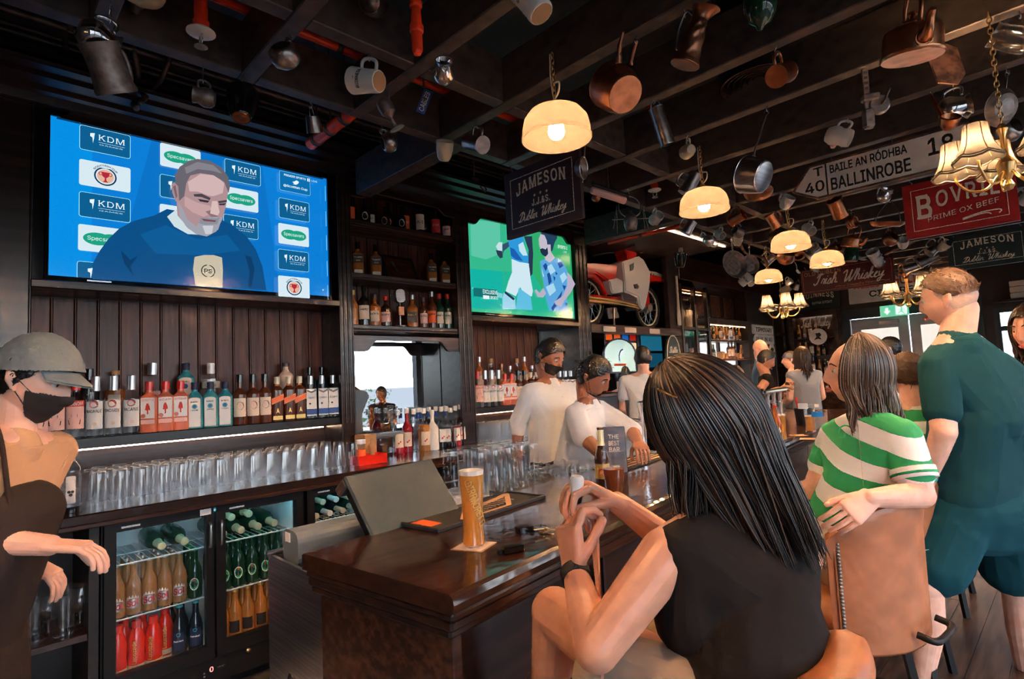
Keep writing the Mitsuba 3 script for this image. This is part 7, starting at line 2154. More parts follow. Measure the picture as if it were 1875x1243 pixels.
# ------------------------------------------------------------------ under the moped: panes and boards
PXL = -3.62
sgk = thing('stained_glass_panel','leaded panel of orange, red, blue and cream squares under the moped','glass panel')
for c_,hx in (('sg_orange','ff6a1a'),('sg_red','d82018'),('sg_blue','1878d0'),('sg_cream','f4dcae'),('sg_pale','bfe6e2')):
    mat(c_,P(hx,0.15,specular=0.6))
p0,p1 = (-3.620,4.968,1.916),(-3.620,5.584,1.663)
ya,yb,za,zb = p0[1],p1[1],p1[2],p0[2]
cols = ('sg_orange','sg_orange','sg_blue','sg_red','sg_red','sg_orange','sg_cream','sg_cream')
for i in range(8):
    y,z = ya + (i % 4) * (yb - ya) / 4,zb - (i // 4 + 1) * (zb - za) / 2
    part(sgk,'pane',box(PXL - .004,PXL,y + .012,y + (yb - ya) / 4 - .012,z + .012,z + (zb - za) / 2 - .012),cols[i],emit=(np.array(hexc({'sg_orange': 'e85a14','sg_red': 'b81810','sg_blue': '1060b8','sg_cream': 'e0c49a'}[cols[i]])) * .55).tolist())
lead = rect(ya,yb,za,zb)
for i in range(8):
    y,z = ya + (i % 4) * (yb - ya) / 4,zb - (i // 4 + 1) * (zb - za) / 2
    lead = lead.difference(rect(y + .012,y + (yb - ya) / 4 - .012,z + .012,z + (zb - za) / 2 - .012))
part(sgk,'lead',wall_yz(lead,PXL - .006,PXL + .006),'black_trim')
p0,p1 = (-3.550,4.845,1.449),(-3.550,5.427,1.806)
ag = thing('arched_panel','pale blue-white arched glass panel before the coloured squares','glass panel')
c_,hw = (p0[1] + p1[1]) / 2,(p1[1] - p0[1]) / 2
arch = rect(c_ - hw,c_ + hw,p0[2],p1[2] - .16).union(affinity.scale(sg.Point(c_,p1[2] - .16).buffer(1,quad_segs=10),hw,.16))
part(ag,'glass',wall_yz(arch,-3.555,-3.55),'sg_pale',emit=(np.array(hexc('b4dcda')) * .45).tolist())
part(ag,'frame',wall_yz(arch.buffer(.012).difference(arch.buffer(-.004)),-3.56,-3.543),'black_trim')
part(ag,'print',wall_yz(sg.LineString(arc((c_ + .02,0,0),.09,100,200,(1,0,0),(0,1,0))[:,:2] + np.array([0.05,p1[2] - .2])).buffer(.008),-3.55,-3.548),'blue_matt')
part(ag,'print',wall_yz(rect(c_ - .12,c_ + .1,p1[2] - .29,p1[2] - .265),-3.55,-3.548),'orange_matt')
p0,p1 = (-3.620,5.671,1.925),(-3.620,6.125,1.490)
ty = thing('bar_display','dim blue framed display beside the coloured glass panel','display')
part(ty,'case',box(-3.66,-3.62,p0[1] - .03,p1[1] + .03,p1[2] - .05,p0[2] + .04),'black_trim')
part(ty,'screen',box(-3.62,-3.616,p0[1],p1[1],(p0[2] + p1[2]) / 2 - .02,p0[2]),'screen',emit=(.01,.12,.20))
part(ty,'screen',box(-3.62,-3.616,p0[1],p1[1],p1[2],(p0[2] + p1[2]) / 2 - .05),'screen',emit=(.005,.06,.11))
struct('window_1',wall_yz(rect(4.46,4.66,1.30,1.82).difference(rect(4.485,4.635,1.34,1.53)).difference(rect(4.485,4.635,1.56,1.79)),-3.64,-3.60),'white_gloss')
part('window_1','pane',box(-3.625,-3.62,4.485,4.635,1.34,1.79),'led',emit=(.75,.82,.85))
lp = thing('low_counter','dark counter under the coloured glass panel','counter')
part(lp,'front',box(-3.70,-3.5,4.45,6.17,0.0,1.20,.004),'trim')
part(lp,'top',box(-3.72,-3.42,4.45,6.17,1.20,1.235,.005),'shelf')
ov = thing('oval_sign','dark oval wall sign with pale handwriting','sign')
o0 = (-3.360,5.968,1.607)
e_ = affinity.scale(pt(0,0,1),.155,.25)
part(ov,'plate',wall_yz(affinity.translate(e_,o0[1],o0[2]),-3.40,-3.375),'sign_green')
part(ov,'rim',wall_yz(affinity.translate(e_.difference(affinity.scale(e_,.93,.95)),o0[1],o0[2]),-3.376,-3.37),'cream_matt')
for s,w,dz in (('Dublin',.2,.04),('Dew',.12,-.09)):
    m_ = fit(script(s if s == 'Dublin' else 'Whiskey',.07,.12),w)
    part(ov,'lettering',on_wall(m_,-3.374,o0[1],o0[2] + dz),'cream_matt')
struct('wall_recess',box(-3.46,-3.40,5.98,6.24,0,2.8),'wall_dark')
hu = thing('hurley_stick','pale wooden hurley stick hung on the dark post beside the cabinets','stick')
h0,h1 = (-3.370,6.156,2.577),(-3.370,6.021,1.865)
part(hu,'stick',tf(extr(sg.Polygon([(-.012,0),(.012,0),(.014,-.35),(.035,-.50),(.03,-.60),(-.03,-.60),(-.035,-.50),(-.014,-.35)]),.018),np.array([[0,0,1,-3.385],[1,0,0,h0[1]],[0,1,0,h0[2]],[0,0,0,1.0]])),'cream_matt')
# ------------------------------------------------------------------ glazed cabinets and the lit back wall beyond


def glazed(label,y0,y1,cols,x=-3.40):
    k = thing('glazed_cabinet',label,'cabinet')
    part(k,'back',box(x - .32,x - .30,y0,y1,.9,2.5),'shelf')
    w = (y1 - y0) / cols
    for i in range(cols + 1):
        part(k,'post',box(x - .03,x + .02,y0 + i * w - .022,y0 + i * w + .022,.05,2.5,.004),'trim')
    for z in (.9,1.45,1.95,2.45):
        part(k,'rail',box(x - .30,x + .012,y0,y1,z - .02,z + .02,.003),'shelf')
    for i in range(cols):
        for z0,z1 in ((.93,1.42),(1.48,1.92),(1.98,2.42)):
            part(k,'pane',wall_yz(rect(y0 + i * w + .02,y0 + (i + 1) * w - .02,z0,z1),x,x + .001).slice_plane(V(x + .0005,0,0),V(1,0,0)),'pane')
    part(k,'base',box(x - .30,x + .01,y0,y1,0,.88),'trim')
    part(k,'light_strip',box(x - .06,x - .045,y0 + .03,y1 - .03,2.40,2.41),'led',emit=(WARM * 9).tolist())
    for i in range(cols * 3):
        z = (.92,1.47,1.97)[i % 3]
        b = key_for('display_jar')
        scene[b] = shape(mv(lathe([(0,0),(.05,0),(.055,.02),(.05,.17),(.03,.2),(.03,.25),(0,.25)],16),x - .17,y0 + (i // 3 + .5) * w,z + .001),('pink_label','cream_gloss','gold_ink')[(i + cols) % 3],True)
        tag(b,('pink','cream','golden')[(i + cols) % 3] + ' jar behind a pane of the ' + ('near' if y0 < 7 else 'corner') + ' glazed cabinet, ' + ('bottom','middle','top')[i % 3] + ' row' + ('',', second bay')[i // 3],'jar')


glazed('tall glazed cabinet beside the pale hurley stick',6.26,6.93,2)
lw = thing('lit_back_bar','back bar with panes that glow like daylight and a bottle shelf beyond the glazed cabinet','back bar')
part(lw,'frame',wall_yz(rect(6.93,8.15,.9,2.55).difference(rect(6.98,7.52,1.2,1.80)).difference(rect(7.57,8.10,1.2,1.80)).difference(rect(6.98,7.33,2.16,2.46)).difference(rect(7.38,7.73,2.16,2.46)).difference(rect(7.78,8.1,2.16,2.46)),-3.62,-3.56),'trim')
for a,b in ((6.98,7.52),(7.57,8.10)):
    part(lw,'pane',box(-3.60,-3.595,a,b,1.2,1.80),'led',emit=(.95,1.0,.98))  # glow put into the panes in place of the daylight showing there
for a,b in ((6.98,7.33),(7.38,7.73),(7.78,8.1)):
    part(lw,'upper_pane',box(-3.60,-3.59,a,b,2.16,2.46),'dark_copper')
part(lw,'shelf',box(-3.58,-3.36,6.95,8.14,1.545,1.57,.003),'shelf')
part(lw,'lower_counter',box(-3.62,-3.30,6.95,8.14,.0,1.19,.004),'trim')
part(lw,'valance',box(-3.56,-3.38,6.93,8.15,2.03,2.11,.004),'bulkhead')
part(lw,'top_shelf',box(-3.56,-3.40,6.93,8.15,1.80,1.83,.004),'shelf')
part(lw,'strip_light',box(-3.42,-3.41,7.0,8.1,2.015,2.025),'led',emit=(WARM * 14).tolist())
part(lw,'head_board',box(-3.62,-3.38,6.24,9.55,2.55,2.85,.004),'trim')
kk_ = (SO,CI,HE,GU,DRU,TEQ)
for i in range(11):
    kk_[(0,1,3,1,4,0,1,5,0,3,1)[i]].place('shelf_bottle','small bottle in the dim row under the valance of the bright back bar','bottle',Tm(at(-3.48,7.02 + i * .102,1.831,-40,.8)),'bottles under the valance of the bright back bar')
for i,(y,q) in enumerate(((7.02,3),(7.10,3),(7.16,2),(7.62,4),(7.72,4),(7.80,3),(8.02,1))):
    kk_[q].place('shelf_bottle','bottle standing dark against the bright panes, number %d along' % (i + 1) if False else ('bottle against the bright panes, ' + ('at the near end','second from the near end','third, shorter one','just past the dividing post','second past the dividing post','third past the dividing post','at the far end')[i]),'bottle',Tm(at(-3.46,y,1.571,-40,.85)))
for y,s,la in ((7.36,.09,'wide pale tin'),(7.46,.07,'small pale tin'),(7.90,.075,'pale carton')):
    solo('shelf_tin',la + ' on the shelf before the bright panes','tin',box(-3.50,-3.42,y - s / 2,y + s / 2,1.571,1.571 + s * 1.1,.004),'tan_card')
solo('bread_bin','round-lidded steel bin on the counter below the bright panes','bin',mv(lathe([(0,0),(.14,0),(.15,.03),(.15,.16),(.12,.22),(.05,.25),(0,.25)],26),-3.34,7.25,1.191),'steel',40)
struct('wall_pier',box(-3.62,-3.40,8.15,9.10,0,2.55),'wall_dark')
for i,(pa,pb,tx,fl,la) in enumerate((((-3.390,8.294,1.964),(-3.390,9.136,2.039),'TIPPERARY',1,'white arrow road sign pointing away along the pier'),((-3.390,8.304,1.819),(-3.390,9.104,1.892),'DUBLIN 40',-1,'white arrow road sign pointing toward the bar on the pier'))):
    k = thing('arrow_sign',la,'sign')
    a,b,z = pa[1],pb[1],(pa[2] + pb[2]) / 2
    hh_ = .07
    g = sg.Polygon([(a,z - hh_),(b - .08,z - hh_),(b,z),(b - .08,z + hh_),(a,z + hh_)]) if fl > 0 else sg.Polygon([(b,z - hh_),(a + .08,z - hh_),(a,z),(a + .08,z + hh_),(b,z + hh_)])
    part(k,'plate',wall_yz(g,-3.40,-3.39),'enamel')
    part(k,'lettering',on_wall(fit(text(tx,.06,.002,True),(b - a) * .72),-3.39,(a + b) / 2,z - .03),'ink')
rd = thing('round_sign','small pale round sign low on the pier','sign')
r0 = (-3.390,8.977,1.702)
part(rd,'plate',wall_yz(pt(r0[1],r0[2],.10),-3.40,-3.39),'enamel')
part(rd,'emblem',wall_yz(affinity.scale(pt(r0[1],r0[2],.05),1.2,.6),-3.39,-3.388),'ink')
glazed('glazed corner cabinet past the pier with the arrow signs',9.10,9.56,1)
dk = thing('drinks_cabinet','tall dark glazed drinks cabinet with rows of bottles on the end wall','cabinet')
dx0,dx1 = -3.25,-2.56
part(dk,'frame',wall_xz(rect(dx0,dx1,.1,2.26).difference(rect(dx0 + .06,dx1 - .06,1.0,2.18)),9.36,9.40),'trim')
part(dk,'case',join(box(dx0,dx1,9.57,9.60,.1,2.26),box(dx0,dx0 + .03,9.40,9.6,.1,2.26),box(dx1 - .03,dx1,9.40,9.6,.1,2.26),box(dx0,dx1,9.40,9.6,2.23,2.26)),'shelf')
part(dk,'light_strip',box(dx0 + .08,dx1 - .08,9.42,9.43,2.19,2.2),'led',emit=(1.0 * 14,.75 * 14,.55 * 14))
for z in (1.0,1.28,1.56,1.84):
    part(dk,'shelf',box(dx0 + .03,dx1 - .03,9.41,9.57,z,z + .015),'pane' if False else 'shelf')
    for j in range(5):
        kk_[(1,0,4,1,3)[j]].place('cabinet_bottle','bottle in the rows of the tall drinks cabinet on the end wall','bottle',Tm(at(dx0 + .10 + j * .085,9.49,z + .0155,-90,.95)),'bottles in the end wall cabinet')
part(dk,'script',xz(fit(script('Irish Whiskey',.13,.12),.42),-2.86,9.358,2.02),'cream_matt')
rq = thing('round_sign','pale round sign with a dark figure hanging before the drinks cabinet','sign')
part(rq,'plate',xz(extr(pt(0,0,.125),.012),-2.83,9.33,1.86),'enamel')
part(rq,'emblem',xz(mv(extr(sg.Polygon([(-.06,-.05),(-.02,.0),(-.03,.05),(.03,.06),(.05,.02),(.02,.0),(.05,-.05),(.0,-.03)]),.004),0,0,.012),-2.83,9.33,1.86),'ink')
part(rq,'chain',tube([(-2.83,9.325,1.98),(-2.83,9.325,2.2)],.004,6),'iron',True)
bs = thing('wall_sign','dark board with pale stout lettering above the drinks cabinet','sign')
part(bs,'board',box(-3.16,-2.55,9.56,9.59,2.30,2.62),'sign_green')
part(bs,'lettering',xz(arched('GUINNESS',.085,.46,.05),-2.86,9.56,2.45),'cream_matt')
part(bs,'lettering',xz(fit(text('EXTRA STOUT',.035,.002,True),.28),-2.80,9.56,2.38),'cream_matt')
ws = thing('wall_sign','worn white enamel cigarette sign over the exit doors','sign')
part(ws,'plate',box(-2.42,-1.10,9.52,9.545,2.31,2.70,.004),'enamel')
part(ws,'lettering',xz(fit(text("WILLS'S",.12,.003,True),.46,False),-2.36,9.52,2.53),'red_matt')
part(ws,'lettering',xz(fit(text('GOLD FLAKE',.15,.003,True),.72,False),-1.85,9.52,2.52),'sign_red')
part(ws,'lettering',xz(fit(text('CIGARETTES',.085,.003,True),.9),-1.70,9.52,2.39),'ink')
for i,(x0,x1) in enumerate(((-2.44,-1.73),(-1.71,-1.0))):
    d = struct('door_%d' % (i + 1),wall_xz(rect(x0,x1,.01,2.08).difference(rect(x0 + .12,x1 - .12,1.25,1.92)).difference(rect(x0 + .12,x1 - .12,.25,1.1)),9.60,9.645),'plaster')
    for z0,z1 in ((1.25,1.92),(.25,1.1)):
        part(d,'pane',box(x0 + .12,x1 - .12,9.62,9.63,z0,z1),'white_matt',emit=(.80,.76,.68))
    part(d,'closer',box(x1 - .35,x1 - .1,9.56,9.60,1.97,2.03,.006),'steel')
struct('trim_2',wall_xz(rect(-2.56,-.90,0,2.24).difference(rect(-2.45,-.99,0,2.09)),9.56,9.60),'pos_grey')
ex = thing('exit_sign','green lit exit sign with an arrow and a running figure','exit sign')
ex0 = (-1.842,9.400,2.138)
part(ex,'panel',box(ex0[0] - .17,ex0[0] + .17,9.40,9.425,ex0[2] - .075,ex0[2] + .085),'led',emit=(.02,.48,.26))
g = sg.Polygon([(-.10,.045),(-.07,.045),(-.07,0),(-.045,0),(-.085,-.05),(-.125,0),(-.10,0)])
part(ex,'arrow',xz(extr(g,.003),ex0[0],9.399,ex0[2] + .005),'led',emit=(.85,1,.9))
part(ex,'figure',xz(extr(rect(.02,.15,-.055,.06).difference(pt(.09,.04,.014)).difference(sg.LineString([(.09,.02),(.085,-.01),(.12,-.045)]).buffer(.009)).difference(sg.LineString([(.05,.01),(.12,.012),(.13,-.01)]).buffer(.007)).difference(sg.LineString([(.085,-.01),(.05,-.03)]).buffer(.008)),.003),ex0[0],9.399,ex0[2]),'led',emit=(.8,1,.88))
part(ex,'bracket',tube([(ex0[0],9.42,ex0[2] + .08),(ex0[0],9.42,BZ + .21)],.006,6),'steel',True)
wk = struct('window_2',wall_xz(rect(-.80,1.6,.75,2.05).difference(rect(-.74,-.12,.81,1.75)).difference(rect(-.05,.6,.81,1.75)).difference(rect(.67,1.54,.81,1.75)).difference(rect(-.74,-.12,1.81,1.99)).difference(rect(-.05,.6,1.81,1.99)).difference(rect(.67,1.54,1.81,1.99)),9.60,9.66),'pos_grey')
part(wk,'pane',wall_xz(rect(-.78,1.58,.77,2.03),9.63,9.631).slice_plane(V(0,9.6305,0),V(0,1,0)),'pane')
hs = thing('high_shelf','dark shelf over the far window with crates and an orange pot','shelf')
part(hs,'board',box(-.82,1.6,9.32,9.59,2.10,2.13,.003),'trim')
for i,(x,w_) in enumerate(((-.42,.36),(.3,.4))):
    k = thing('slatted_crate','yellow-brown slatted crate on the high shelf over the far window' if i == 0 else 'second slatted crate on the high shelf, past the orange pot','crate')
    for z in range(3):
        part(k,'slat',box(x - w_ / 2,x + w_ / 2,9.35,9.365,2.135 + z * .075,2.20 + z * .075,.003),'cream_matt')
    part(k,'case',box(x - w_ / 2 + .01,x + w_ / 2 - .01,9.366,9.55,2.131,2.34),'tan_card')
solo('orange_pot','round orange pot on the high shelf beside the slatted crate','pot',mv(lathe([(0,0),(.07,0),(.12,.06),(.12,.13),(.07,.19),(.05,.2),(0,.2)],22),-.08,9.44,2.1305),'orange_matt',True)
fm = thing('terrace_hedge','clipped hedge screen along the terrace, seen in the mirror','hedge')
ng = rng.random((2600,3)) * V(.5,9,1.3) + V(6.0,-.5,.1)
a_ = rng.normal(size=(2600,3)) * .05
b_ = rng.normal(size=(2600,3)) * .05
mat('leaf',{'type': 'principledthin','base_color': rgb(.10,.17,.05),'roughness': .5,'diff_trans': .6},False)
part(fm,'leaves',trimesh.Trimesh(np.stack([ng,ng + a_,ng + b_],1).reshape(-1,3),np.arange(7800).reshape(-1,3),process=False),'leaf',kind='stuff')
part(fm,'planter',box(5.95,6.55,-.5,8.5,0,.35),'wall_dark')
um = thing('terrace_umbrella','dark blue terrace umbrella, seen in the mirror','umbrella')
part(um,'canopy',mv(lathe([(1.25,-.28),(1.24,-.05),(0.05,.45),(0,.46)],8),4.2,4.6,2.35),'navy_matt')
part(um,'pole',tube([(4.2,4.6,0.0),(4.2,4.6,2.75)],.025,10),'steel',True)
struct('terrace_floor',box(RW + .14,9,-3,10,-.09,-.01),'grey_tile')
LGL = [(0,.001),(.030,0),(.032,.004),(.030,.05),(.034,.12),(.039,.17),(.0385,.19)]
for p,la,fill,pr in (((-1.389,3.716,0.950),'tall glass of lager behind the cola bottle',.155,TALL),((-1.401,4.286,0.950),'wide tankard glass of lager by the water bottle',.105,LGL),((-1.538,3.865,0.950),'empty-looking clear pint glass nearest the cola bottle',.02,LGL)):
    drink('beer_glass',la,'beer glass',p[0],p[1],pr,fill,'beer',.01 if fill > .1 else 0)
k = Kit()
k.H,k.R,k.sq = .235,.03,False
k.add('body',lathe([(0,0),(.027,0),(.029,.01),(.026,.05),(.03,.10),(.028,.13),(.015,.18),(.0125,.225),(0,.225)],22),'whiskey',True)
k.add('cap',lathe([(.0135,.222),(.014,.235),(0,.236)],14),'red_matt',35)
k.add('lettering',wrap(mv(fit(script('Dublin',.03,.14),.05),0,.075,0),.0305),'white_matt')
p = (-1.333,3.494,0.950)
k.place('cola_bottle','waisted glass cola bottle with white script on the bar','bottle',Tm(at(p[0],p[1],BT_Z,-60)))
p = (-1.231,3.905,0.950)
k = thing('water_bottle','clear water bottle with a blue label by the hooped shirt','bottle')
part(k,'body',mv(lathe([(0,0),(.030,0),(.032,.005),(.032,.13),(.028,.16),(.013,.19),(.013,.20)],22),p[0],p[1],BT_Z),'clear',True)
part(k,'label',mv(lathe([(.0325,.135),(.0325,.165)],22),p[0],p[1],BT_Z),'sg_blue',True)
part(k,'cap',mv(lathe([(.015,.195),(.015,.215),(0,.216)],14),p[0],p[1],BT_Z),'white_gloss',35)
p = (-1.600,4.762,0.950)
k = thing('straw_caddy','black bucket of straws and napkins on the far bar','caddy')
part(k,'bucket',mv(lathe([(0,0),(.055,0),(.065,.13),(.06,.13),(.05,.006),(0,.006)],22),p[0],p[1],BT_Z),'black_plastic',35)
part(k,'napkins',tf(box(-.035,.035,-.02,.02,.01,.17),at(p[0],p[1],BT_Z,20)),'white_matt')
part(k,'straws',tube([(p[0] - .02,p[1],BT_Z + .02),(p[0] - .04,p[1] - .02,BT_Z + .22)],.01,8),'red_matt',True)
p = (-1.592,3.846,0.950)
k = thing('shaker','ribbed chrome shaker on the bar behind the dark-haired woman','shaker')
part(k,'body',mv(lathe([(0,0),(.034,0),(.045,.16),(.044,.16),(.033,.005),(0,.005)],22),p[0],p[1],BT_Z),'chrome',35)
for i,p in enumerate(((-1.245,3.900,0.950),(-1.363,3.926,0.950))):
    solo('coaster','square beer mat on the far bar ' + ('under the water bottle' if i == 0 else 'beside the tall lager'),'coaster',tf(box(-.048,.048,-.048,.048,0,.0016),at(p[0] - .03,p[1] + (.09 if i else -.06),BT_Z + .0003,15 + 30 * i)),'tan_card')

# ------------------------------------------------------------------ people
def ball(p,r,n=18):
    return m3.Manifold.sphere(r,n).translate(tuple(float(q) for q in p))


def hullm(*pr):
    return m3.Manifold.batch_hull([ball(p,r) for p,r in pr])


def limb(*pr):
    return [hullm(a,b) for a,b in zip(pr[:-1],pr[1:])]


def flesh(groups,L=0.012,it=10,extra=()):
    """One smooth surface from hulls of spheres."""
    m = m3.Manifold.batch_boolean(list(groups) + list(extra),m3.OpType.Add).refine_to_length(L).to_mesh()
    t = trimesh.Trimesh(np.array(m.vert_properties[:,:3]),np.array(m.tri_verts),process=True)
    trimesh.smoothing.filter_taubin(t,0.5,0.53,iterations=it)
    return t


def head_pts(n=4,jaw=1.0,nose=1.0):
    ic = trimesh.creation.icosphere(n)
    x,y,z = np.array(ic.vertices).T
    X,Y,Z = 0.074 * x,0.094 * y,0.115 * z
    t = np.clip(-z,0,1)
    X = X * (1 - 0.30 * jaw * t ** 1.5)
    Y = np.where(y < 0,Y * (1 - 0.45 * t),Y * (1 - 0.05 * t))
    f = np.sqrt(np.clip(y,0,1))
    A = np.abs(X)
    G = lambda a,s,b,c: np.exp(-((A - a) / s) ** 2 - ((Z - b) / c) ** 2)
    Y = Y + f * (0.024 * nose * np.exp(-(X / 0.0105) ** 2) * np.clip((0.024 - Z) / 0.058,0,1) / (1 + np.exp(-(Z + 0.040) / 0.0025)))
    Y = Y + f * (-0.009 * G(0.031,0.013,0.010,0.010) + 0.004 * G(0.026,0.022,0.031,0.008) + 0.006 * G(0,0.021,-0.063,0.010) - 0.003 * G(0,0.020,-0.063,0.0025)
                 + 0.011 * G(0,0.020,-0.100,0.014) + 0.004 * G(0.043,0.016,-0.022,0.016))
    return ic,np.stack([X,Y,Z],1),np.stack([x,y,z],1)


def HF(pos,fwd,upv,s=1.0):
    """Head frame: x right, y forward, z up."""
    f = unit(fwd)
    r = unit(np.cross(f,upv))
    m = np.eye(4)
    m[:3,0],m[:3,1],m[:3,2],m[:3,3] = r * s,f * s,np.cross(r,f) * s,pos
    return m


def hp(F,x,y,z):
    return (F @ np.array([x,y,z,1.0]))[:3]


def head_solid(F,n=4,**k):
    ic,v,_ = head_pts(n,**k)
    s = np.linalg.norm(F[:3,0])
    m = m3.Manifold(m3.Mesh(np.ascontiguousarray((v @ F[:3,:3].T + F[:3,3]).astype(np.float32)),np.ascontiguousarray(np.array(ic.faces,np.uint32))))
    ears = []
    for q in (-1,1):
        ears.append(hullm((hp(F,q * .071,-.004,.016),.010 * s),(hp(F,q * .080,-.018,.020),.0085 * s),(hp(F,q * .079,-.016,.002),.0085 * s),(hp(F,q * .071,.0,-.022),.007 * s)))
    return [m] + ears


def face_shell(F,keep,off,n=4,noise_=0.0,seed=0,thick=None):
    """The part of the head's surface where keep(unit direction) holds, lifted by off (a number or a function)."""
    ic,v,d = head_pts(n)
    nn = np.array(trimesh.Trimesh(v,ic.faces,process=False).vertex_normals)
    o = off(d) if callable(off) else np.full(len(v),off)
    if noise_:
        o = o + noise_ * (meshkit.fbm(v * 150,3,seed) - 0.5)
    w = v + nn * np.asarray(o)[:,None]
    k = keep(d)
    fc = ic.faces[k[ic.faces].all(1)]
    m = trimesh.Trimesh(w @ F[:3,:3].T + F[:3,3],fc,process=False)
    m.remove_unreferenced_vertices()
    return m


def hairline(front=0.60,temple=0.30,side=0.02,back=-0.5):
    def f(d):
        phi = np.degrees(np.arctan2(np.abs(d[:,0]),d[:,1]))
        return d[:,2] > np.interp(phi,[0,35,62,82,105,180],[front,front - .04,temple,side,back * 0.8,back])
    return f


def face(key,F,brow='hair_black',look=(0,0),mouth=True):
    """Eyes, brows and lips of a head."""
    for q in (-1,1):
        c = hp(F,q * .031,.0735,.0095)
        s = np.linalg.norm(F[:3,0])
        e = key_for(key + '__eye')
        scene[e] = shape(mv(trimesh.creation.icosphere(2,.0115 * s),*c),'eye_white',True)
        i = key_for(e + '__iris')
        scene[i] = shape(mv(trimesh.creation.icosphere(2,.0065 * s),*hp(F,q * .031 + look[0],.0795,.0085 + look[1])),'iris',True)
        part(key,'eyebrow',tube(spline([hp(F,q * .014,.091,.030),hp(F,q * .032,.089,.035),hp(F,q * .050,.076,.028)],4),np.array([2.2,2.8,3,3,3,2.6,2.2,1.8,1.2]) * .001,6),brow,True)
    if mouth:
        part(key,'lips',tf(flesh([hullm(((-.02,.0855,-.063),.003),((0,.0965,-.060),.0045),((.02,.0855,-.063),.003)),hullm(((-.015,.087,-.066),.003),((0,.0955,-.068),.005),((.015,.087,-.066),.003))],0.006,3),F),'lips',True)


def mask_on(key,F,low=0.0):
    """A black cloth face mask; low drops it under the chin."""
    z0,z1 = (-0.93,-0.14) if not low else (-1.0,-0.62)
    kp = lambda d: (d[:,2] < z1 + 0.10 * np.abs(d[:,0]) * 0) & (d[:,2] > z0) & (d[:,1] > (0.30 if not low else 0.05))
    part(key,'face_mask',face_shell(F,kp,lambda d: 0.006 + 0.006 * np.clip(d[:,1],0,1),5),'mask',True,label='black cloth face mask')
    for q in (-1,1):
        a,b = ((.060,.052,-.03),(.052,.045,-.08)) if not low else ((.055,.045,-.078),(.05,.03,-.095))
        part(key,'ear_loop',tube([hp(F,q * a[0],a[1],a[2]),hp(F,q * .079,.0,.012),hp(F,q * .082,-.02,.005),hp(F,q * b[0],b[1],b[2])],0.0012,5),'mask',True)


FINGER = ((.042,.026,.020),(.046,.029,.021),(.042,.027,.021),(.033,.021,.018))


def hand(w,f,n,side,curls,thumb=(.6,.6,.45),tb=35,s=1.0):
    """Palm, four fingers bent by curls (degrees per joint) and a thumb, as hulls. w wrist, f toward the knuckles, n out of the palm."""
    f = unit(f)
    n = unit(np.array(n) - f * (np.array(n) @ f))
    t = np.cross(f,n) * side
    w = np.array(w,float)
    kn = [w + f * .083 * s + t * q * s - n * 0.002 for q in (.031,.010,-.011,-.030)]
    g = [hullm((w + t * .017 * s,.016 * s),(w - t * .017 * s,.016 * s),(kn[0],.0115 * s),(kn[1],.012 * s)),hullm((w + t * .014 * s,.016 * s),(w - t * .018 * s,.016 * s),(kn[1],.012 * s),(kn[2],.012 * s)),
         hullm((w,.016 * s),(w - t * .018 * s,.015 * s),(kn[2],.0115 * s),(kn[3],.011 * s))]
    for k,b in enumerate(kn):
        a,p,r = 0.0,b,.0092 - .0008 * (k == 3)
        for L,c in zip(FINGER[k],curls[k]):
            a += math.radians(c)
            q = p + (f * math.cos(a) + n * math.sin(a)) * L * s
            g.append(hullm((p,r * s),(q,r * .92 * s)))
            p,r = q,r * .92
    p = w + f * .022 * s + t * .024 * s
    d = unit(f * thumb[0] + t * thumb[1] + n * thumb[2])
    g.append(hullm((w + f * .012 * s,.017 * s),(p,.014 * s),(p + d * .036 * s,.0118 * s)))
    p = p + d * .036 * s
    for L in (.033,.026):
        d = unit(d * math.cos(math.radians(tb)) + unit(f * .7 + n * .7 - t * .5) * math.sin(math.radians(tb)))
        g.append(hullm((p,.0112 * s),(p + d * L * s,.0095 * s)))
        p = p + d * L * s
    return g


def strands(key,F,n,phis,e0,vol,fall,length,mats_,r=0.0022,wave=0.006,gather=0.0,flare=0.0,seed=1,base_e=-8,wf=9.0,clump=0.012,part_x=0.0):
    """Locks of long hair that follow the skull from the parting and then fall; one joined part for each tone."""
    g = np.random.default_rng(seed)
    out = {m: [] for m in mats_}
    fl = unit(fall)
    C = hp(F,0,-.02,0)
    nc = 46
    cl = g.normal(size=(nc,3)) * clump
    for i in range(n):
        u = g.random()
        phi = math.radians(phis[0] + (phis[1] - phis[0]) * u)
        es = np.radians(np.linspace(g.uniform(*e0),base_e + g.uniform(-14,10),8))
        k = 1 + vol * g.uniform(0.35,1.0)
        pts = [hp(F,.075 * k * math.cos(e) * math.sin(phi) + part_x * math.sin(e),(.096 * k * math.cos(e) * math.cos(phi)),.117 * k * math.sin(e)) for e in es]
        base = pts[-1]
        o = unit((base - C) - fl * ((base - C) @ fl))
        L = length * g.uniform(0.82,1.04)
        w0,cv = g.uniform(0,6.28),cl[int(u * nc) % nc]
        sd = unit(np.cross(fl,o))
        for t in np.linspace(0.12,1,10):
            p = base + fl * L * t + o * (flare * t - gather * t * np.linalg.norm((base - C) - fl * ((base - C) @ fl))) + cv * t
            p = p + (o * 0.7 + sd * 0.5) * wave * math.sin(w0 * 0.35 + u * 20 + wf * t) * min(1,2 * t)
            pts.append(p)
        c = spline(pts,2)
        rr = r * np.interp(np.linspace(0,1,len(c)),[0,.2,.75,1],[.8,1.0,.9,.25])
        out[mats_[int(g.random() ** 1.4 * len(mats_))]].append(tube(c,rr,4,flat=1.0))
    for m,ms in out.items():
        if ms:
            part(key,'hair_locks',join(*ms),m,True,kind='stuff')


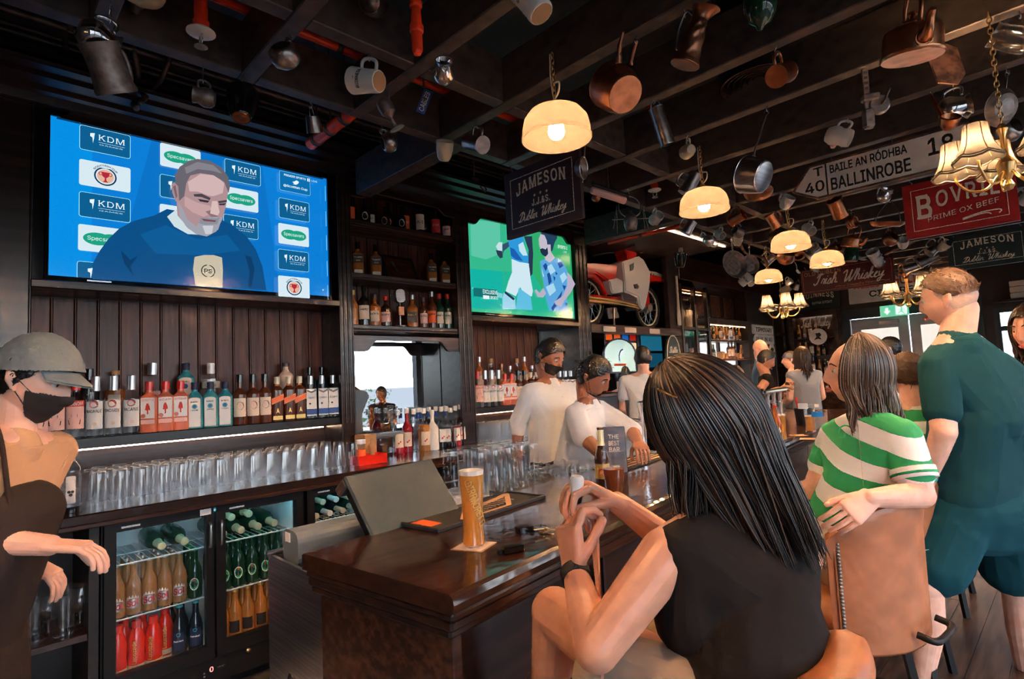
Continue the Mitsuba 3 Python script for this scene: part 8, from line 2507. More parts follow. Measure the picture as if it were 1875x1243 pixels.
def cloth_mesh(groups,L=0.014,amp=0.006,f=11,seed=0,it=6):
    m = flesh(groups,L,it)
    v,n = np.array(m.vertices),np.array(m.vertex_normals)
    d = (meshkit.fbm(v * np.array([f,f,f * 0.55]),3,seed) - 0.5) * 2 * amp
    return trimesh.Trimesh(v + n * d[:,None],m.faces,process=False)


q_ = lambda p,*d: np.array(p,float) + np.array(d,float)

# --- the woman with the small bottle, seen from behind
W = thing('person','woman from behind with long dark hair and a sleeveless black top, holding a small bottle','person')
nk,sl,sr_ = np.array((-0.532,1.121,1.107)),np.array((-0.584,0.958,1.062)),np.array((-0.453,1.252,1.031))
sp,pv = np.array((-0.492,1.093,0.949)),np.array((-0.464,1.049,0.815))
el,wl_ = np.array((-0.647,0.809,0.925)),np.array((-0.782,0.921,1.001))
er,wr = np.array((-0.663,1.232,0.956)),np.array((-0.769,1.065,1.117))
WF = HF((-0.549,1.068,1.298),(-0.92,-0.16,-0.36),(-0.06,-0.31,0.95),1.0)
hL = hand(wl_,np.array((-0.803,0.932,1.094)) - wl_,(0.23,0.97,-0.00),-1,((35,55,35),(45,65,40),(50,70,45),(55,75,45)),(.75,.35,.6),18)
hR = hand(wr,np.array((-0.804,1.010,1.155)) - wr,(-0.20,-0.44,-0.88),1,((50,55,30),(45,50,30),(40,50,30),(35,50,30)),(.8,.15,.6),22)
legL = limb((q_(pv,-.02,-.10,-.02),.085),((-0.923,1.007,0.858),.056)) + limb(((-0.923,1.007,0.858),.054),((-0.998,1.045,0.594),.042),((-1.037,1.061,0.339),.035))
legR = limb((q_(pv,-.04,.08,-.02),.085),((-0.953,1.158,0.763),.056)) + limb(((-0.953,1.158,0.763),.052),((-1.062,1.079,0.610),.040),((-1.089,1.090,0.379),.034))
fl_ = []
for k in ((-1.037,1.061,0.339),(-1.089,1.090,0.379)):
    fl_ += [hullm((np.array(k),.032),(q_(k,-.10,.02,-.03),.026))]
part(W,'body',flesh(head_solid(WF) + limb((hp(WF,0,-.03,-.06),.052),(nk,.056)) + limb((nk,.055),(sl,.050)) + limb((nk,.055),(sr_,.05)) + limb((sl,.051),(el,.040)) + limb((el,.040),((el + wl_) / 2,.035),(wl_,.025))
                      + limb((sr_,.05),(er,.040)) + limb((er,.039),((er + wr) / 2,.033),(wr,.0245)) + hL + hR + [hullm((sl,.05),(sr_,.05),(sp,.10))] + legL + legR + fl_,0.0055,14),'skin_warm',True)
part(W,'top',cloth_mesh([hullm((q_(sl,.02,.012,.004),.054),(q_(sr_,-.012,.0,.006),.056),(nk,.052),(sp,.118)),hullm((sp,.120),(q_(pv,0,-.055,.02),.118),(q_(pv,0,.055,.02),.118)),hullm((q_(sl,.03,.02,.0),.055),(q_(sl,.03,.03,-.12),.075),(sp,.115))],0.011,0.005,9,3),'top_black',True,label='sleeveless black top')
part(W,'shorts',cloth_mesh([hullm((q_(pv,0,-.06,0),.115),(q_(pv,0,.06,0),.115))] + limb((q_(pv,-.02,-.10,-.02),.10),(q_(pv,-.22,-.13,.0),.09)) + limb((q_(pv,-.04,.08,-.02),.10),(q_(pv,-.24,.09,.0),.09)),0.014,0.006,9,8),'beige_trousers',True)
part(W,'hair_mass',flesh([hullm((hp(WF,0,.0,.034),.080),(hp(WF,0,-.025,.0),.082)),hullm((hp(WF,0,-.03,-.01),.076),((-0.492,1.111,1.173),.048),((-0.546,1.070,1.180),.040)),hullm(((-0.492,1.111,1.173),.046),((-0.538,1.078,1.174),.036),((-0.461,1.138,1.082),.020),((-0.495,1.102,1.090),.018))],0.012,8),'hair_black',True,label='long dark hair')
strands(W,WF,1300,(-262,-44),(60,89),0.30,(0.29,0.25,-0.92),0.25,('hair_black','hair_black','hair_brown','hair_mid'),0.0024,0.004,0.30,0.0,4,-14,5,0.008,-0.01)
strands(W,WF,90,(-82,-50),(62,86),0.20,(-0.04,0.04,-1.00),0.17,('hair_black','hair_brown','hair_mid'),0.0018,0.006,0.1,0.0,9,-8,5,0.008,-0.01)
part(W,'hair_clip',tube([(-0.554,0.913,1.374),(-0.531,0.908,1.365),(-0.514,0.911,1.359)],0.0022,6),'brass',True)
wb = unit(np.array(el) - wl_)
cw = wl_ + wb * 0.012
wt = solo('wrist_watch','black wrist watch with a dark strap on the arm resting nearest the bar corner','watch',tube([cw - wb * .012,cw + wb * .012],0.0315,24),'rubber',True)
part(wt,'case',tf(box(-.017,.017,-.019,.019,0.028,0.039,0.004),frame(cw,wb,np.cross(wb,(-0.39,-0.92,0.02)))),'black_gloss')


sbt = thing('small_bottle','small black and white dropper bottle held between two hands','bottle')
sb0,sbu = np.array((-0.813,0.971,1.111)),unit(np.array((-0.804,0.972,1.186)) - np.array((-0.813,0.971,1.111)))
SBF = frame(sb0,np.cross(sbu,V(0,1,0)),np.cross(sbu,np.cross(sbu,V(0,1,0))))
SBF[:3,2] = sbu
SBF[:3,0] = unit(np.cross(V(0,1,0.01),sbu))
SBF[:3,1] = np.cross(sbu,SBF[:3,0])
part(sbt,'cap',tf(lathe([(0,0),(0.006,0),(0.010,0.012),(0.0135,0.03),(0.0135,0.036),(0,0.036)],20),SBF),'black_gloss',35)
part(sbt,'bottle',tf(lathe([(0,0.036),(0.015,0.037),(0.0152,0.072),(0.012,0.077),(0,0.078)],20),SBF),'white_gloss',35)

# --- tan leather bar stools with wrapped backs
def stool(label,cx,cy,rz,top_=0.98,bot=0.50,R=0.265,seat=0.69):
    k = thing('bar_stool',label,'bar stool')
    M = at(cx,cy,0,rz)          # local +x is where the sitter faces away from (the back)
    a = np.radians(np.linspace(-66,66,33))
    th = 0.058
    sec = []
    for z,r_in,r_out in ((bot,R - .01,R + .022),(bot + .012,R - .03,R + .03),(top_ - .10,R - .03,R + .032),(top_ - .03,R - .036,R + .042),(top_ - .008,R - .026,R + .036),(top_,R - .006,R + .014)):
        sec.append((z,r_in,r_out))
    loop = [(ro,z) for z,ri,ro in sec] + [(ri,z) for z,ri,ro in sec[::-1]]
    n = len(loop)
    v = []
    for t in a:
        e = abs(t) / a[-1]
        dz = -0.11 * max(0,e - 0.45) ** 1.5 * 2.2
        ex = 1.0 + 0.03 * e
        for r,z in loop:
            zz = z + dz * np.clip((z - bot) / (top_ - bot),0,1)
            v.append((r * ex * math.cos(t),r * ex * math.sin(t),zz))
    i,j = np.meshgrid(np.arange(len(a) - 1),np.arange(n),indexing='ij')
    q = np.stack([i * n + j,i * n + (j + 1) % n,(i + 1) * n + (j + 1) % n,(i + 1) * n + j],-1).reshape(-1,4)
    c = np.arange(1,n - 1)
    f = np.vstack([q[:,[0,1,2]],q[:,[0,2,3]],np.stack([c * 0,c + 1,c],-1),np.stack([c * 0,c,c + 1],-1) + (len(a) - 1) * n])
    bm_ = trimesh.Trimesh(np.array(v),f,process=False)
    vv = np.array(bm_.vertices)
    vv += np.array(bm_.vertex_normals) * ((meshkit.fbm(vv * 9,3,5) - 0.5) * 0.014)[:,None]
    bm_ = trimesh.Trimesh(vv,f,process=False)
    bm_.fix_normals()
    part(k,'back',tf(bm_,M),'leather',50,label='wrapped tan leather back')
    part(k,'seat',tf(lathe([(0,seat - .09),(R - .03,seat - .09),(R - .02,seat - .07),(R - .02,seat - .02),(R - .05,seat + .01),(0,seat + .02)],36),M),'leather',True)
    for s in (-1,1):
        t = math.radians(s * 60)
        dz = -0.11 * (60 / 66 - .45) ** 1.5 * 2.2
        st_ = [mv(trimesh.creation.icosphere(1,0.0062),(R + .036) * 1.027 * math.cos(t),(R + .036) * 1.027 * math.sin(t),z) for z in np.linspace(bot + .03,top_ - .04 + dz,30)]
        for b in st_:
            part(k,'stud',tf(b,M),'dull_pewter',True)
        part(k,'welt',tf(tube([((R + .033) * 1.026 * math.cos(t + s * .03),(R + .033) * 1.026 * math.sin(t + s * .03),z) for z in np.linspace(bot + .01,top_ - .03 + dz,8)],0.004,6),M),'leather',True)
    for sx,sy in ((1,1),(1,-1),(-1,1),(-1,-1)):
        part(k,'leg',tf(tube([(sx * .15,sy * .16,seat - .09),(sx * .21,sy * .22,0.0)],0.017,4),M),'black_plastic')
    fr2 = [(-.19,-.20,.24),(.19,-.20,.24),(.19,.20,.24),(-.19,.20,.24)]
    for i in range(4):
        part(k,'stretcher',tf(tube([fr2[i],fr2[(i + 1) % 4]],0.010,8),M),'black_plastic')
    part(k,'grip',tf(tube(spline([(R + .03,-.09,bot + .06),(R + .075,-.08,bot + .05),(R + .08,0,bot + .045),(R + .075,.08,bot + .05),(R + .03,.09,bot + .06)],5),0.011,8),M),'black_plastic',True)
    return k


stool('tan leather bar stool the woman in black sits on',-0.60,1.03,-6,0.92,0.48,0.27,0.60)
stool('tan leather stool with a studded edge under the woman in hooped shirt',-0.72,2.25,-6,0.96,0.50,0.26,0.62)
stool('tan leather bar stool farther along the bar, under the boy',-0.74,2.98,3,0.92,0.48,0.255,0.62)
stool('tan leather bar stool out at the far stretch of the bar',-0.80,4.15,3,0.92,0.48,0.255,0.62)

# --- the woman in green and white hoops
def hoops(name,d,o,per,green=(0.012,0.25,0.085)):
    d = unit(d)

    def fn(p,n,uv):
        h = (p.x * float(d[0]) + p.y * float(d[1]) + p.z * float(d[2])) * (1 / per) + o
        h = h - dr.floor(h)
        return dr.select(h < 0.5,mi.Color3f(*green),mi.Color3f(0.74,0.74,0.73))
    mat(name,P(proc(fn),0.75,sheen=0.3))


hoops('hoop_shirt',(0.25,-0.20,0.95),0.30,0.118)
hoops('hoop_shirt_far',(0.1,-0.1,0.98),0.1,0.105)
A_ = thing('person','woman in a green and white hooped shirt, leaning her forearm on the leather stool','person')
F2 = HF((-0.580,2.301,1.373),(-0.90,-0.44,0.07),(0.05,-0.13,0.99),1.0)
n2,s2l,s2r = np.array((-0.561,2.295,1.212)),np.array((-0.456,2.250,1.154)),np.array((-0.706,2.428,1.127))
sp2,pv2 = np.array((-0.593,2.329,0.985)),np.array((-0.686,2.345,0.756))
e2,w2 = np.array((-0.409,2.203,0.977)),np.array((-0.507,2.016,0.988))
e2r,w2r = np.array((-0.783,2.371,0.930)),np.array((-0.937,2.361,0.895))
h2 = hand(w2,np.array((-0.551,1.947,0.945)) - w2,(-0.80,0.04,-0.60),-1,((28,25,15),(25,28,18),(25,30,18),(28,30,18)),(.8,.4,.2),12)
h2r = hand(w2r,w2r - e2r,(0,0,-1),1,((15,20,10),) * 4)
kn2 = np.array((-0.921,2.425,0.710))
part(A_,'body',flesh(head_solid(F2) + limb((hp(F2,0,-.03,-.06),.050),(n2,.054)) + limb((n2,.05),(s2l,.05)) + limb((n2,.05),(s2r,.05)) + limb((s2l,.048),(e2,.042)) + limb((e2,.042),((e2 + w2) / 2,.037),(w2,.027)) + h2
                       + limb((s2r,.048),(e2r,.040)) + limb((e2r,.040),(w2r,.026)) + h2r + [hullm((s2l,.05),(s2r,.05),(sp2,.10))],0.0065,12),'skin_pale',True)
part(A_,'shirt',cloth_mesh([hullm((s2l,.062),(s2r,.062),(n2 - V(0,0,.015),.055),(sp2,.125)),hullm((sp2,.13),(q_(pv2,0,-.05,.05),.125),(q_(pv2,0,.06,.05),.125))] + limb((s2l,.064),(s2l + (e2 - s2l) * .62,.060)) + limb((s2r,.062),(s2r + (e2r - s2r) * .55,.058)),0.010,0.006,10,2),'hoop_shirt',True,label='green and white hooped shirt')
cuff = s2l + (e2 - s2l) * .62
cd_ = unit(e2 - s2l)
part(A_,'cuff',tube([cuff - cd_ * .012,cuff + cd_ * .022],.0665,24),'shirt_white',True)
part(A_,'cuff_stripe',tube([cuff + cd_ * .004,cuff + cd_ * .012],.0675,24),'green_matt',True)
part(A_,'trousers',cloth_mesh([hullm((q_(pv2,0,-.07,-.03),.13),(q_(pv2,0,.08,-.03),.13))] + limb((q_(pv2,-.03,-.08,-.04),.10),(kn2,.075)) + limb((q_(pv2,-.03,.09,-.04),.10),(q_(kn2,.0,.20,0),.075)) + limb((kn2,.072),(q_(kn2,.02,0,-.45),.055)) + limb((q_(kn2,0,.2,0),.072),(q_(kn2,.02,.2,-.45),.055)),0.016,0.009,12,5),'beige_trousers',True)
for dy in (0,.2):
    part(A_,'shoe',flesh([hullm((q_(kn2,.03,dy,-.50),.04),(q_(kn2,-.10,dy,-.53),.032))],0.015,5),'white_matt',True)
face(A_,F2,'hair_mid')
part(A_,'earring',ring(0.020,0.0016,24,6,hp(F2,-.079,-.01,-.045),(0.84,-0.55,0.01)),'brass',True)
part(A_,'hair_mass',flesh([hullm((hp(F2,0,.0,.034),.078),(hp(F2,0,-.028,.0),.080)),hullm((hp(F2,0,-.03,-.01),.074),(hp(F2,-.01,-.06,-.14),.050),(hp(F2,-.01,-.055,-.20),.036))],0.012,8),'hair_mid',True)
strands(A_,F2,900,(-262,-52),(60,88),0.24,(0.09,0.13,-0.99),0.235,('hair_mid','hair_brown','hair_light','hair_light'),0.0030,0.014,0.25,0.0,14,-16,9.0,0.012)
part(A_,'crest',tf(extr(pt(0,0,.024).difference(pt(0,0,.019)),0.002),frame((-0.617,2.235,1.169),(0.85,0.52,0.03),(0.16,-0.09,0.98))),'green_matt')

# --- the man standing in a dark teal shirt and shorts
B_ = thing('person','tall man standing in a dark teal shirt and shorts, seen from behind','person')
F3 = HF((-0.378,2.933,1.654),(-0.99,0.09,-0.07),(0.13,-0.15,0.98),1.02)
n3,s3l,s3r = np.array((-0.367,2.933,1.493)),np.array((-0.430,2.853,1.385)),np.array((-0.205,3.292,1.279))
sp3,pv3 = np.array((-0.340,3.026,1.146)),np.array((-0.374,3.030,0.796))
e3,w3 = np.array((-0.419,2.777,1.123)),np.array((-0.490,2.811,0.937))
e3r,w3r = np.array((-0.113,3.505,0.966)),np.array((-0.138,3.510,0.676))
hl3,hr3 = np.array((-0.444,2.936,0.738)),np.array((-0.309,3.222,0.676))
kl3,al3,fl3 = np.array((-0.531,2.790,0.470)),np.array((-0.590,2.801,0.079)),np.array((-0.664,2.853,-0.041))
kr3,ar3,fr3 = np.array((-0.301,3.352,0.343)),np.array((-0.312,3.488,-0.096)),np.array((-0.374,3.580,-0.216))
h3 = hand(w3,np.array((-0.528,2.784,0.822)) - w3,(-0.82,0.54,0.18),1,((25,35,20),(30,35,20),(30,35,20),(30,35,25)))
h3r = hand(w3r,w3r - e3r,(-0.70,-0.71,0.05),1,((15,20,10),) * 4)
part(B_,'body',flesh(head_solid(F3) + limb((hp(F3,0,-.03,-.05),.060),(n3,.064)) + limb((s3l,.058),(e3,.045)) + limb((e3,.046),((e3 + w3) / 2,.040),(w3,.029)) + h3 + limb((s3r,.058),(e3r,.045)) + limb((e3r,.045),(w3r,.029)) + h3r + [hullm((s3l,.06),(s3r,.06),(n3,.06))]
                       + limb((hl3,.088),(kl3 + V(0,0,.03),.062)) + limb((kl3,.058),(kl3 + (al3 - kl3) * .33 + V(.012,.012,0),.058),(al3,.036)) + limb((hr3,.088),(kr3 + V(0,0,.03),.064)) + limb((kr3,.060),(kr3 + (ar3 - kr3) * .33,.059),(ar3,.036))
                       + [hullm((al3,.038),(fl3,.030)),hullm((ar3,.038),(fr3,.030))],0.007,14),'skin_pale',True)
part(B_,'shirt',cloth_mesh([hullm((s3l,.068),(n3 - V(0,0,.03),.074)),hullm((s3r,.068),(n3 - V(0,0,.03),.074)),hullm((s3l,.066),(s3r,.066),(n3 - V(0,0,.035),.074),(sp3,.155)),hullm((sp3 + V(-.02,-.04,0),.145),(sp3 + V(.02,.05,0),.145),(pv3 + V(-.03,-.06,.05),.135),(pv3 + V(.02,.06,.05),.135))] + limb((s3l,.068),(s3l + (e3 - s3l) * .70,.066)) + limb((s3r,.068),(s3r + (e3r - s3r) * .65,.068)) + limb((n3,.070),(n3 - V(0,0,.04),.085)),0.012,0.010,7,4),'tee_teal',True,label='dark teal short-sleeved shirt')
part(B_,'shorts',cloth_mesh([hullm((pv3 + V(-.03,-.06,0),.14),(pv3 + V(.03,.06,0),.145),(hl3,.125),(hr3,.125))] + limb((hl3,.125),(hl3 + (kl3 - hl3) * .62,.118)) + limb((hr3,.125),(hr3 + (kr3 - hr3) * .55,.122)),0.014,0.012,8,6),'shorts_teal',True,label='dark teal sports shorts')
part(B_,'hair',face_shell(F3,hairline(0.66,0.45,0.25,0.12),lambda d: .004 + .010 * np.clip((d[:,2] - .1) / .5,0,1),5,0.006,2),'hair_short',True,label='short brown hair')
part(B_,'hair_sides',face_shell(F3,lambda d: hairline(0.66,0.4,0.05,-0.42)(d) & (d[:,2] < 0.34),lambda d: 0.0015 + 0 * d[:,0],5),'hair_shaved',True,label='close shaved sides')
face(B_,F3,'hair_short')
for a3,f3 in ((al3,fl3),(ar3,fr3)):
    part(B_,'shoe',flesh([hullm((a3 - V(0,0,.035),.045),(f3,.038),(f3 - (a3 - f3) * .3,.033))],0.012,6),'white_matt',True)
part(B_,'bracelet',tube([w3 - unit(w3 - e3) * .004,w3 + unit(w3 - e3) * .006],.0325,18),'teal_label',True)
part(B_,'tick_print',tf(extr(sg.Polygon([(-.02,.004),(-.008,-.005),(.02,.006),(-.007,.001)]),0.002),frame((-0.497,2.616,0.689),(0.82,0.56,-0.06),(0.16,-0.09,0.98))),'white_matt')

def fuzz(key,F,keep,n,m,L,comb,seed=0,r=0.0013):
    """Short locks combed along comb, over the part of the head where keep holds."""
    b = face_shell(F,keep,0.008,5)
    g = np.random.default_rng(seed)
    i = g.integers(0,len(b.vertices),n)
    nn,out = np.array(b.vertex_normals),[]
    for j in i:
        p,o = b.vertices[j],nn[j]
        d = unit(np.array(comb) - o * (np.array(comb) @ o) + g.normal(size=3) * .25)
        l = L * g.uniform(.6,1.1)
        out.append(tube([p - o * .003,p + d * l * .5 + o * l * .38,p + d * l + o * l * .30],[r,r,r * .3],3))
    part(key,'hair_locks',join(*out),m,True,kind='stuff')


def collar(key,n,f,r,m,R=.066,tilt=.35):
    a = np.linspace(0,2 * PI,25)[:-1]
    c = n + np.cos(a)[:,None] * r * R + np.sin(a)[:,None] * (f * R * 1.02 - V(0,0,R * tilt)) - V(0,0,.012)
    part(key,'collar',tube(c,.016,8,closed=True,flat=.45,upv=(0,0,1)),m,True)


fuzz(B_,F3,hairline(0.62,0.45,0.30,0.16),900,'hair_short',.016,F3[:3,1] * .6 + F3[:3,2] * .4,5)
collar(B_,n3 + V(.0,-.0,.0),unit(V(F3[0,1],F3[1,1],0)),unit(V(F3[0,0],F3[1,0],0)),'tee_teal',.070,.1)
# --- simpler figures
def figure(label,pos,fwd,ht,skin,shirt,hair,shirt_lab=None,long=None,hat=None,sleeves=0.55,lean=(0,0,0),arms=None,mask=None,seated=False,beard=False,lower='trousers',s=1.0,hairk=None,apron=None,fc=True,L=0.011,sleeveless=False,headup=(0,0,1),coarse=5,upr=None):
    """A person whose head centre is pos and who faces fwd; arms are ((elbow, wrist),(elbow, wrist)) for the sides left and right of the figure."""
    k = thing('person',label,'person')
    pos = np.array(pos,float)
    f = unit(V(fwd[0],fwd[1],0))
    r = V(f[1],-f[0],0)
    F = HF(pos,fwd,headup,s)
    n = pos - V(0,0,.165 * s) - f * .015 + np.array(lean) * .25
    sh = [n - r * .185 * s - V(0,0,.05 * s),n + r * .185 * s - V(0,0,.05 * s)]
    ch = n - V(0,0,.20 * s) + np.array(lean) * .35
    pv = n - V(0,0,.50 * s) + np.array(lean)
    if arms is None:
        arms = [(sh[i] + V(0,0,-.27 * s) + r * (.04 if i else -.04),sh[i] + V(0,0,-.38 * s) + f * .20) for i in (0,1)]
    g = head_solid(F,4) + limb((hp(F,0,-.03,-.06),.054 * s),(n,.058 * s)) + [hullm((sh[0],.05 * s),(sh[1],.05 * s),(n,.055 * s),(ch,.10 * s))]
    for i in (0,1):
        e,w = (np.array(a,float) for a in arms[i])
        g += limb((sh[i],.05 * s),(e,.041 * s)) + limb((e,.041 * s),(w,.027 * s)) + hand(w,w - e,V(0,0,-1) + r * .01,-1 if i == 0 else 1,((25,30,20),) * 4,s=.95 * s)
    part(k,'body',flesh(g,L,10),skin,True)
    c = [hullm((sh[0],.060 * s),(sh[1],.060 * s),(n - V(0,0,.02),.058 * s),(ch + r * .05,.115 * s),(ch - r * .05,.115 * s)),hullm((ch + r * .05,.118 * s),(ch - r * .05,.118 * s),(pv + r * .06,.118 * s),(pv - r * .06,.118 * s))]
    if not sleeveless:
        for i in (0,1):
            e,w = (np.array(a,float) for a in arms[i])
            if sleeves <= 1:
                c += limb((sh[i],.063 * s),(sh[i] + (e - sh[i]) * sleeves,.058 * s))
            else:
                c += limb((sh[i],.063 * s),(e,.054 * s)) + limb((e,.054 * s),(e + (w - e) * (sleeves - 1),.046 * s))
        c += limb((n,.062 * s),(n - V(0,0,.03),.075 * s))
    part(k,'shirt',cloth_mesh(c,L * 1.2,0.006,10,int(abs(pos[1]) * 10) % 7),shirt,True,label=shirt_lab)
    if seated:
        kn = [pv + f * .40 + r * .09 - V(0,0,.03),pv + f * .40 - r * .09 - V(0,0,.03)]
        lg = [hullm((pv + r * .07,.125),(pv - r * .07,.125))]
        for q in kn:
            lg += limb((pv + (q - pv) * .1,.10),(q,.07)) + limb((q,.066),(V(q[0],q[1],max(.06,q[2] - .46)),.05))
    else:
        lg = [hullm((pv + r * .06 - V(0,0,.02),.129),(pv - r * .06 - V(0,0,.02),.129))]
        for sgn in (-1,1):
            h = pv + r * .085 * sgn - V(0,0,.05)
            lg += limb((h,.095),(h * V(1,1,0) + V(0,0,h[2] * .52) + f * .02,.068),(h * V(1,1,0) + V(0,0,.07),.052))
            lg += [hullm((h * V(1,1,0) + V(0,0,.05),.045),(h * V(1,1,0) + f * .15 + V(0,0,.035),.034))]
    part(k,lower if lower in ('skirt',) else 'trousers',cloth_mesh(lg,0.016,0.006,9,3),lower,True)
    if hair:
        part(k,'hair',face_shell(F,hairk or hairline(),lambda d: .006 + .012 * np.clip((d[:,2]) / .8,0,1),5,0.008,3),hair,True)
    if shirt in ('shirt_white','shirt_tan') and L < .013:
        collar(k,n,f,r,shirt)
    if hair and not long and L < .012:
        fuzz(k,F,hairk or hairline(),700,hair,.022,F[:3,1] * .7 + F[:3,2] * .4,2)
    if fc:
        face(k,F,hair or 'hair_brown',mouth=not mask)
    if beard:
        part(k,'stubble',face_shell(F,lambda d: (d[:,2] < -.25) & (d[:,1] > -.05) & (d[:,2] > -.98),0.0012,5),'hair_shaved',True)
    if mask:
        mask_on(k,F,mask == 'low')
    if long:
        part(k,'hair_mass',flesh([hullm((hp(F,0,.0,.034),.078 * s),(hp(F,0,-.028,.0),.080 * s)),hullm((hp(F,0,-.03,-.02),.074 * s),(hp(F,0,-.055,-.04 - long * .8),.036 * s))],0.014,8),hair or 'hair_brown',True)
        strands(k,F,220,(-265,-60),(60,88),0.22,(0,0,-1),long,(hair or 'hair_brown','hair_brown'),0.005,0.014,0.25,0.0,3,-16,9.0,0.016)
        strands(k,F,90,(60,100),(60,88),0.2,(0,0,-1),long * .9,(hair or 'hair_brown',),0.005,0.012,0.2,0.0,4,-16,9.0,0.016)
    return k,F,n,sh,ch,pv,f,r
c0 = np.array((-2.176,0.156,1.466))
a0 = (np.array((-2.085,-0.009,1.068)),np.array((-1.973,0.180,1.025)))
B0 = figure('barman in a grey flat cap, black mask and tan shirt, reaching along the back bar',c0,(0.58,0.77,-0.27),1.7,'skin_pale','shirt_tan','hair_black','tan shirt with rolled sleeves',sleeves=1.25,
            arms=((np.array((-2.689,0.027,1.009)),np.array((-2.546,0.187,0.869))),a0),mask='on',lean=(0.03,-0.15,0),L=0.008,headup=(0.1,0.2,1),hairk=hairline(0.5,0.3,0.0,-0.45))
k,F,n,sh,ch,pv,f,r = B0
cap_k = lambda d: d[:,2] > 0.22 + 0.16 * d[:,1]
part(k,'flat_cap',face_shell(F,cap_k,lambda d: .016 + .020 * np.clip(d[:,2],0,1) + .016 * np.clip(d[:,1],0,1) * np.clip(1 - d[:,2],0,1),5,0.006,6),'cap_grey',True,label='grey flat cap')
vs = np.linspace(-62,62,15)
vis = np.array([[hp(F,(.082 + w * .0) * math.sin(math.radians(t)),(.100 + w * .058) * math.cos(math.radians(t)) + .0,.052 - w * .030) for w in (0,.5,1)] for t in vs])
vi = vis.reshape(-1,3)
qf = [(i * 3 + j,i * 3 + j + 1,(i + 1) * 3 + j + 1,(i + 1) * 3 + j) for i in range(14) for j in range(2)]
vm = trimesh.Trimesh(np.vstack([vi,vi - F[:3,2] * .006]),np.array([t for a,b,c,d in qf for t in ((a,b,c),(a,c,d),(a + 45,c + 45,b + 45),(a + 45,d + 45,c + 45))]),process=False)
part(k,'cap_peak',vm,'cap_grey',True)
part(k,'apron',cloth_mesh([hullm((ch + f * .085 + r * .04,.085),(ch + f * .085 - r * .04,.085),(pv + f * .05 + r * .07,.11),(pv + f * .05 - r * .07,.11)),hullm((pv + f * .02 + r * .09,.128),(pv + f * .02 - r * .09,.128),(pv + f * .06 + r * .11 - V(0,0,.42),.11),(pv + f * .06 - r * .11 - V(0,0,.42),.11))],0.014,0.005,9,2),'apron_dark',True,label='dark brown apron')
part(k,'apron_strap',tube(spline([ch + f * .13 + r * .09,sh[1] * .6 + n * .4 + f * .05 + V(0,0,.05),sh[1] * .5 + n * .5 + V(0,0,.078),n - f * .11 + V(0,0,-.06),ch - f * .14],8),0.015,8,flat=0.4),'apron_dark',True)
b1 = np.array((-2.334,2.617,1.537))
B1 = figure('barman standing upright in a white shirt and black face mask, looking down',b1,(0.91,0.07,-0.40),1.68,'skin_brown','shirt_white','hair_black','white shirt with rolled sleeves',sleeves=1.15,mask='on',
            arms=((np.array((-2.261,2.736,1.124)),np.array((-2.255,2.697,0.878))),(np.array((-2.436,2.413,1.148)),np.array((-2.427,2.383,0.844)))),beard=True,s=0.98)
k,F,n,sh,ch,pv,f,r = B1
part(k,'belt',flesh([hullm((pv + r * .06 - V(0,0,.03),.124),(pv - r * .06 - V(0,0,.03),.124))],0.02,4).slice_plane(pv - V(0,0,.02),V(0,0,-1)).slice_plane(pv - V(0,0,.065),V(0,0,1)),'black_gloss',True)
for i in range(5):
    part(k,'button',mv(trimesh.creation.icosphere(1,.005),*(n + f * .10 - V(0,0,.08 + .07 * i) + f * .03 * min(i,2))),'white_gloss',True)
b2 = np.array((-1.939,2.532,1.405))
B2 = figure('barman bending forward in a white shirt with his black mask under his chin',b2,(0.83,0.25,-0.49),1.7,'skin_brown','shirt_white','hair_black','white shirt',sleeves=0.98,mask='low',
            arms=((np.array((-1.783,2.652,1.095)),np.array((-1.650,2.506,1.051))),(np.array((-1.848,2.301,1.099)),np.array((-1.667,2.283,0.975)))),lean=(-0.14,0.02,0.05),headup=(0.1,-0.12,1),s=0.98)
figure('boy with short brown hair in a green and white hooped shirt',np.array((-0.619,3.309,1.331)),(-0.63,0.77,0.12),1.4,'skin_pale','hoop_shirt_far','hair_short','hooped shirt',sleeves=0.6,seated=True,s=0.93,fc=False,hairk=hairline(0.66,0.4,0.1,-0.25))
e_,F,*_r = figure('young woman in profile at the edge of the view, behind the man in teal',np.array((-0.156,3.616,1.522)),(-0.59,-0.81,-0.09),1.65,'skin_warm','grey_vest','hair_brown',long=0.2,sleeves=0.5)
figure('barman from behind in a white shirt and dark apron strap',np.array((-3.087,4.852,1.564)),(-0.52,0.85,0.06),1.72,'skin_pale','shirt_white','hair_black',sleeves=0.6,fc=False,L=0.014)
figure('person in a bright red shirt leaning past the bending barman',np.array((-3.590,5.216,1.395)),(-0.01,1.00,0.02),1.6,'skin_warm','red_shirt','hair_black',sleeves=0.6,L=0.016,seated=True)
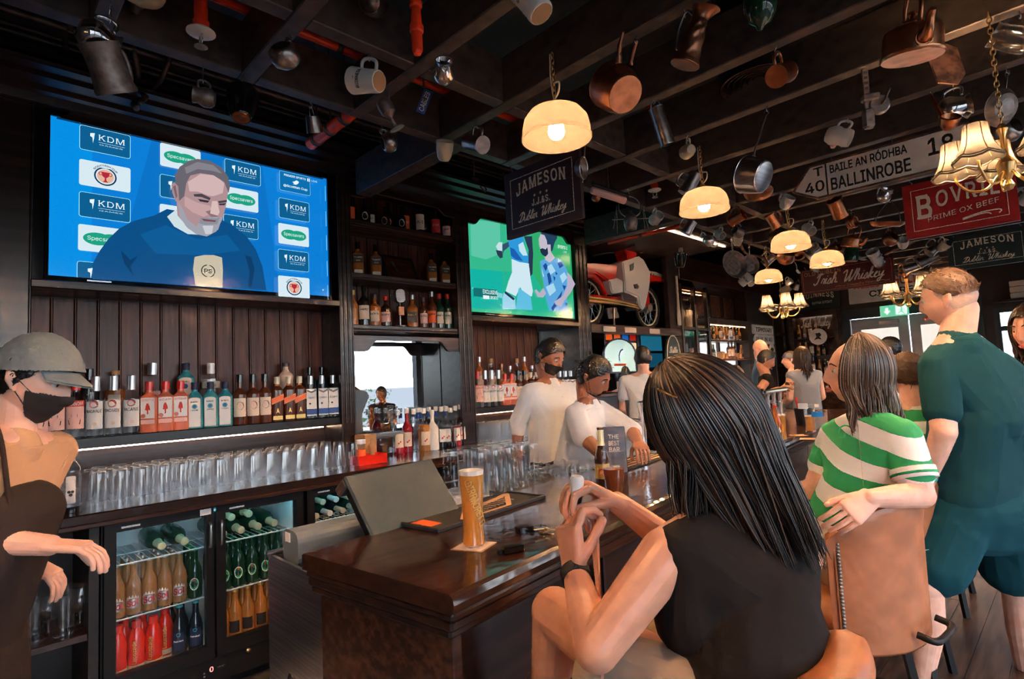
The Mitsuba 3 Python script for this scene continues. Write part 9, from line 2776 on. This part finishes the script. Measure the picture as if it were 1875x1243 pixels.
figure('woman with dark tied hair in a black vest, working at the far bar',np.array((-2.593,6.646,1.504)),(0.80,0.42,-0.43),1.6,'skin_tan','top_black','hair_black',sleeveless=True,L=0.013,
       arms=((np.array((-2.525,6.756,1.120)),np.array((-2.375,6.612,1.215))),(np.array((-2.653,6.344,1.081)),np.array((-2.365,6.339,1.184)))))
figure('woman from behind with a long dark curly ponytail and a grey vest',np.array((-2.441,7.370,1.522)),(-0.83,0.55,0.08),1.62,'skin_pale','grey_vest','hair_brown',sleeveless=True,long=0.26,L=0.014,fc=False)
cp = figure('person in a dark cap beside the woman with the curly ponytail',np.array((-2.800,8.007,1.505)),(-0.92,-0.38,0.07),1.65,'skin_pale','grey_vest','hair_brown',sleeves=0.6,L=0.016,fc=False)
part(cp[0],'cap',face_shell(cp[1],lambda d: d[:,2] > 0.25,0.016,4),'navy_matt',True)
figure('balding man behind the woman in the black vest',np.array((-3.069,7.714,1.694)),(0.89,0.46,-0.07),1.75,'skin_pale','blue_jeans',None,sleeves=0.6,L=0.016)
figure('person with light hair bent low beside the far bar',np.array((-2.905,6.490,1.331)),(0.74,0.59,-0.33),1.5,'skin_pale','shirt_white','hair_light',L=0.016,long=0.12,fc=False)
figure('person with brown hair far behind the boy',np.array((-1.359,6.609,1.538)),(-1.00,-0.01,0.09),1.65,'skin_warm','top_black','hair_black',L=0.016,fc=False)
wc = figure('person in a white cap half hidden behind the woman in hoops',np.array((-1.191,5.360,1.451)),(-0.95,0.31,0.09),1.6,'skin_pale','shirt_white','hair_mid',L=0.016,fc=False)
part(wc[0],'cap',face_shell(wc[1],lambda d: d[:,2] > 0.1,0.016,4),'white_matt',True)
for x,y,fx,fy,sk,sh_,hr_,la in ((0.45,4.25,-0.3,1,'skin_warm','red_shirt','hair_brown','woman in an orange-red top drinking at the terrace side, seen in the mirror'),
                                      (0.75,4.9,-0.5,-1,'skin_tan','top_black','hair_black','person in black at the terrace side, seen in the mirror'),
                                      (1.5,4.5,-1,0.2,'skin_pale','shirt_white','hair_black','man facing the bar from a terrace table, seen in the mirror')):
    figure(la,(x,y,1.30),(fx,fy,-0.1),1.6,sk,sh_,hr_,L=0.016,seated=True,long=0.15 if 'woman' in la else None)
